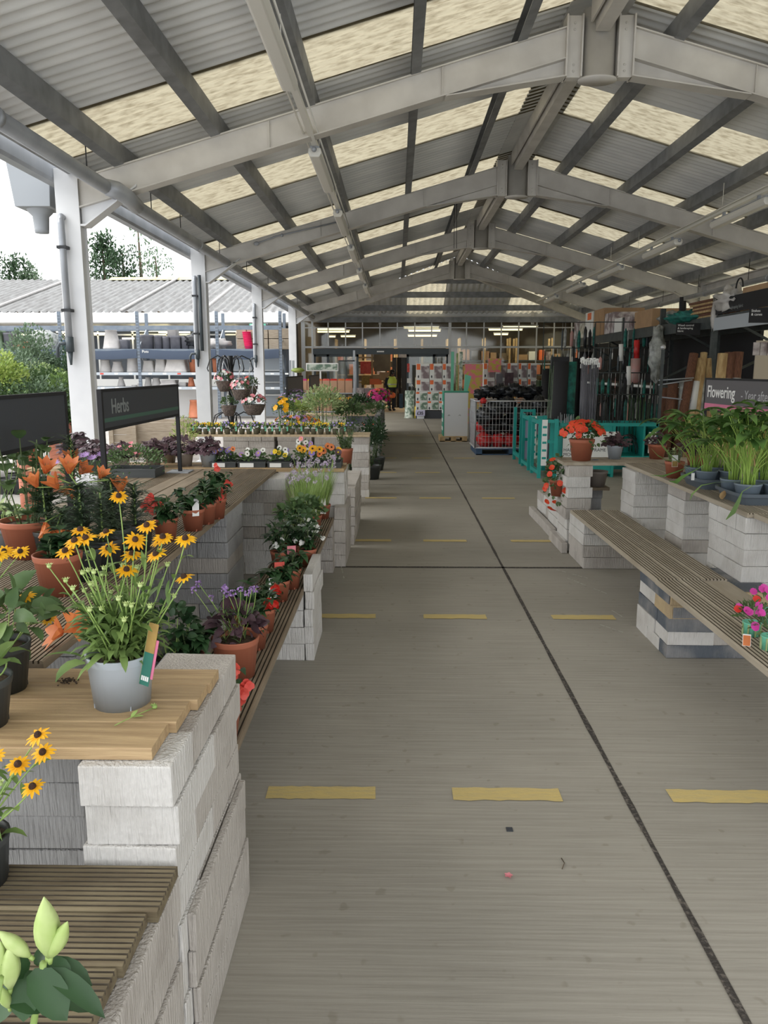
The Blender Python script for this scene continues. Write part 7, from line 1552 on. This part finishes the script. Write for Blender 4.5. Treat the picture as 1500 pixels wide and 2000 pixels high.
basket('hanging basket of pink flowers, upper left on the black stand', 438, 745, 13.0, .14, 'pin', 1, 22); basket('hanging basket of pink flowers, middle one on the black stand', 470, 762, 12.9, .15, 'pin', 2, 20); basket('wide hanging basket of pink flowers, lower right on the black stand', 496, 791, 12.9, .19, 'pin', 3, 24); basket('green leafed basket, lower left on the black stand', 447, 793, 13.0, .13, 'whi', 4, 0); basket('basket with one coral bloom behind the others', 490, 755, 13.5, .12, 'cor', 5, 5)
# steel rack of brown paper bags
Y = 19.5; x0, x1 = gy(565, 740, Y).x, gy(693, 740, Y).x; t = thing('bag_rack', 'steel display rack holding two rows of brown paper bags', 'rack', ((x0+x1)/2, Y+.3, 0))
for x in (x0, x1-.04):
    for y in (Y, Y+.6): bx('post', x, x+.05, y, y+.05, 0, 2.14 if (x > x0+.1 and y == Y) else 1.9, 'galvp', t)
for z in (1.08, .62, 1.44): 
    if z < 1.4: bx('shelf', x0+.05, x1-.04, Y+.02, Y+.6, z, z+.02, 'galvp', t)
bx('top_rail', gy(661, 704, Y).x, x1, Y, Y+.03, 1.87, 1.90, 'blk', t)
FC = ['red', 'mag', 'yel', 'ora', 'cor', 'red', 'ora', 'redor']
for row, zb in enumerate((1.10, .64)):
    for k in range(8):
        w_ = (x1-x0-.12)/8; x = x0+.06+k*w_; q = thing('paper_bag', 'brown paper bag of bulbs, %s row, %s from the left' % (['upper', 'lower'][row], ORD[k]), 'bag', (x+w_/2, Y+.15, zb), group='brown paper bags')
        b = MB(); b.box(x+.006, x+w_-.006, Y+.04, Y+.2, zb+.001, zb+.30); b.build('bag', M['kraft'], q, bevel=.006)
        b = MB(); b.prism([(x+.006, zb+.30), (x+w_-.006, zb+.30), (x+w_-.02, zb+.345), (x+.02, zb+.345)], 1, Y+.06, Y+.18); b.build('printed_top', M[FC[k] if row == 0 else 'yel'], q)
t = thing('picture_header', 'rounded white framed picture header behind the paper bags', 'sign', (gy(628, 715, 20.5).x, 20.5, 0)); a = gy(598, 725, 20.5); c = gy(661, 709, 20.5)
bx('post', a.x+.35, a.x+.39, 20.5, 20.53, 0, a.z, 'white', t); bx('frame', a.x, c.x, 20.48, 20.5, a.z, c.z, 'white', t, .01); bx('picture', a.x+.03, c.x-.03, 20.47, 20.479, a.z+.03, c.z-.03, 'photo_b', t)
tag(crumple(None, 'lime_cover', gy(582, 723, 20), (.17, .15, .06), 'leaf_y', 490, 16), 'lime green rounded cover at the left of the paper bags', 'cover')
for k in range(2): 
    q = MB(); p = gy(697+k*24, 762, 20.9); q.box(p.x-.12, p.x+.2, 20.9, 21.2, .80, p.z+.05); tag(q.build('seed_box', M['photo_a']), 'printed picture box on the last left bench, %s one' % ('left' if k == 0 else 'right'), 'box')
# things just inside the doorway
t = thing('door_display', 'timber framed display just inside the doorway with orange goods', 'display stand', (-1.1, 33.5, 0)); Y = 33.5
xa, xb = gy(696, 700, Y).x, gy(763, 700, Y).x
for x in (xa, (xa+xb)/2-.1, xb-.08): bx('post', x, x+.08, Y, Y+.08, 0, 2.35, 'wood_pal', t)
for z in (.4, 1.1, 1.75, 2.15): bx('rail', xa, xb, Y+.08, Y+.5, z, z+.06, 'wood_pal', t)
for i, (a_, c_, y0_, y1_, m, lb) in enumerate(((704, 724, 706, 730, 'cor', 'red folded stack beside the doorway'), (722, 745, 740, 751, 'orange', 'bright orange box in the doorway'), (706, 722, 733, 752, 'gold', 'yellow patterned sacks in the doorway'), (728, 745, 732, 740, 'card', 'brown carton on the orange box'), (730, 762, 690, 725, 'dim', 'dark shelf stock behind the doorway'), (741, 760, 727, 742, 'card', 'brown carton at the right of the doorway display'))):
    a = gy(a_, y1_, Y-.1); c = gy(c_, y0_, Y-.1); tag(bx('doorway_stock', a.x, c.x, Y-.1-.02*i, Y+.35, a.z, c.z, m, None, .01), lb, 'stock')
for k in range(5): a = gy(766+k*9, 740, 35).x; tag(bx('dark_cabinet', a, a+.2, 35, 35.5, 0, 2.2, 'blkm' if k % 2 else 'char', None), 'tall dark cabinet behind the person in the doorway, %s from the left' % ORD[k], 'cabinet')
tag(bx('blue_crate', gy(780, 740, 34.3).x, gy(787, 740, 34.3).x, 34.3, 34.6, 0.0, .62, 'navy', None), 'blue crate stack at the foot of the dark cabinets', 'crate')

# ============================================================ THE PERSON
def person():
    Y = 32.3; X = gy(764, 800, Y).x; t = thing('person', 'person in yellow hi-vis vest and dark clothes walking through the doorway', 'person', (X, Y, 0))
    def skin(name, verts, edges, radii, m, par, sub=2, root=0):
        me = bpy.data.meshes.new(name); me.from_pydata([Vector(v_) for v_ in verts], edges, []); o = bpy.data.objects.new(name, me); COL.objects.link(o); o.parent = par; me.materials.append(M[m])
        md = o.modifiers.new('skin', 'SKIN'); md.use_smooth_shade = True
        for i, r_ in enumerate(radii):
            s_ = me.skin_vertices[0].data[i]; s_.radius = r_ if isinstance(r_, tuple) else (r_, r_); s_.use_root = (i == root)
        ss = o.modifiers.new('sub', 'SUBSURF'); ss.levels = sub; ss.render_levels = sub; return o
    # joints, person facing the camera (-Y), head bowed; origin between the feet
    V = []; E = []; Rr = []
    def jn(p, r_, par=None):
        V.append(p); Rr.append(r_); i = len(V)-1
        if par is not None: E.append((par, i))
        return i
    pel = jn((0, .0, .86), (.15, .11)); ab = jn((0, -.02, 1.0), (.13, .10), pel); ch = jn((0, -.05, 1.20), (.16, .115), ab); sh = jn((0, -.06, 1.34), (.10, .08), ch); nk = jn((0, -.09, 1.42), .052, sh); hd = jn((0, -.13, 1.49), (.075, .085), nk); hd2 = jn((0, -.155, 1.57), (.078, .09), hd); hd3 = jn((0, -.15, 1.63), (.05, .055), hd2)
    for s_ in (-1, 1):
        a = jn((.19*s_, -.06, 1.31), .062, sh); e = jn((.25*s_, -.02, 1.06), .046, a); w_ = jn((.20*s_, -.20, .86), .028, e); p_ = jn((.19*s_, -.24, .80), (.038, .018), w_)
        for k in range(4):
            f0 = jn((.19*s_+(k-1.5)*.019, -.26, .755), .009, p_); f1 = jn((.19*s_+(k-1.5)*.018, -.255, .72+abs(k-1.4)*.006), .008, f0); jn((.19*s_+(k-1.5)*.016, -.235, .70+abs(k-1.4)*.006), .007, f1)
        t0 = jn((.165*s_, -.26, .80), .010, w_); jn((.155*s_, -.28, .765), .009, t0)
        h = jn((.095*s_, .0, .80), .10, pel); kn = jn((.10*s_, -.05*(1 if s_ > 0 else -.6), .45), .062, h); an = jn((.10*s_, .03 if s_ > 0 else -.06, .09), .038, kn); jn((.11*s_, -.10 if s_ > 0 else -.2, .035), (.04, .032), an)
    skin('body', V, E, Rr, 'skin', t)
    # clothes
    b = MB(); cx = lambda *pr: b.lathe((0, -.03, 0), list(pr), 24, sy=.72)
    cx((.185, .82), (.20, .95), (.20, 1.05), (.215, 1.2), (.215, 1.28), (.15, 1.38), (.09, 1.41)); b.build('jacket', M['jacket'], t, world=False)
    for s_ in (-1, 1):
        q = MB(); q.tube([(.18*s_, -.05, 1.33), (.255*s_, -.02, 1.07), (.21*s_, -.18, .885)], [.085, .062, .048], 12, cap=False); q.build('sleeve', M['jacket'], t, world=False)
        q = MB(); f = -.05*(1 if s_ > 0 else -.6); g = .03 if s_ > 0 else -.06; q.tube([(.09*s_, 0, .90), (.10*s_, f*.4, .70), (.10*s_, f, .45), (.10*s_, g, .08)], [.125, .10, .078, .062], 12, cap=False); q.build('trouser_leg', M['jacket'], t, world=False)
        q = MB(); q.ell((.11*s_, g-.07, .04), (.048, .135, .04), 12, 6); q.build('shoe', M['blk'], t, world=False)
    b = MB(); b.lathe((0, -.03, 0), [(.215, .96), (.218, 1.05), (.232, 1.2), (.232, 1.27), (.17, 1.375), (.12, 1.40)], 24, sy=.74); o = b.build('vest', M['hivis'], t, world=False)
    q = MB(); q.lathe((0, -.03, 0), [(.222, 1.06), (.226, 1.10)], 24, sy=.75); q.build('reflective_band', M['galv'], o, world=False)
    b = MB(); b.lathe((0, -.13, 0), [(.088, 1.48), (.104, 1.55), (.10, 1.62), (.065, 1.67), (.001, 1.685)], 18, sy=1.1); b.ell((-.0, -.06, 1.45), (.10, .07, .16), 12, 8); b.build('hair', M['hair'], t, world=False)
    for s_ in (-1, 1): q = MB(); q.ell((.028*s_, -.235, 1.545), (.013, .008, .008), 8, 5); q.build('eye', M['white'], t, world=False)
    q = MB(); q.ell((0, -.25, 1.515), (.014, .02, .022), 8, 5); q.build('nose', M['skin'], t, world=False); q = MB(); q.ell((0, -.24, 1.475), (.026, .008, .008), 8, 5); q.build('mouth', M['pinks'], t, world=False)
    t.rotation_euler = (0, 0, math.radians(25))
    q = thing('orange_bag', 'orange bag carried low in front by the person in the doorway', 'bag', (X+.0, Y-.30, .62)); b = MB(); b.lathe((X+.02, Y-.34, 0), [(.001, .52), (.12, .54), (.17, .62), (.15, .72), (.06, .76), (.001, .76)], 16, sy=.5); b.build('bag_body', M['orange'], q)
person()
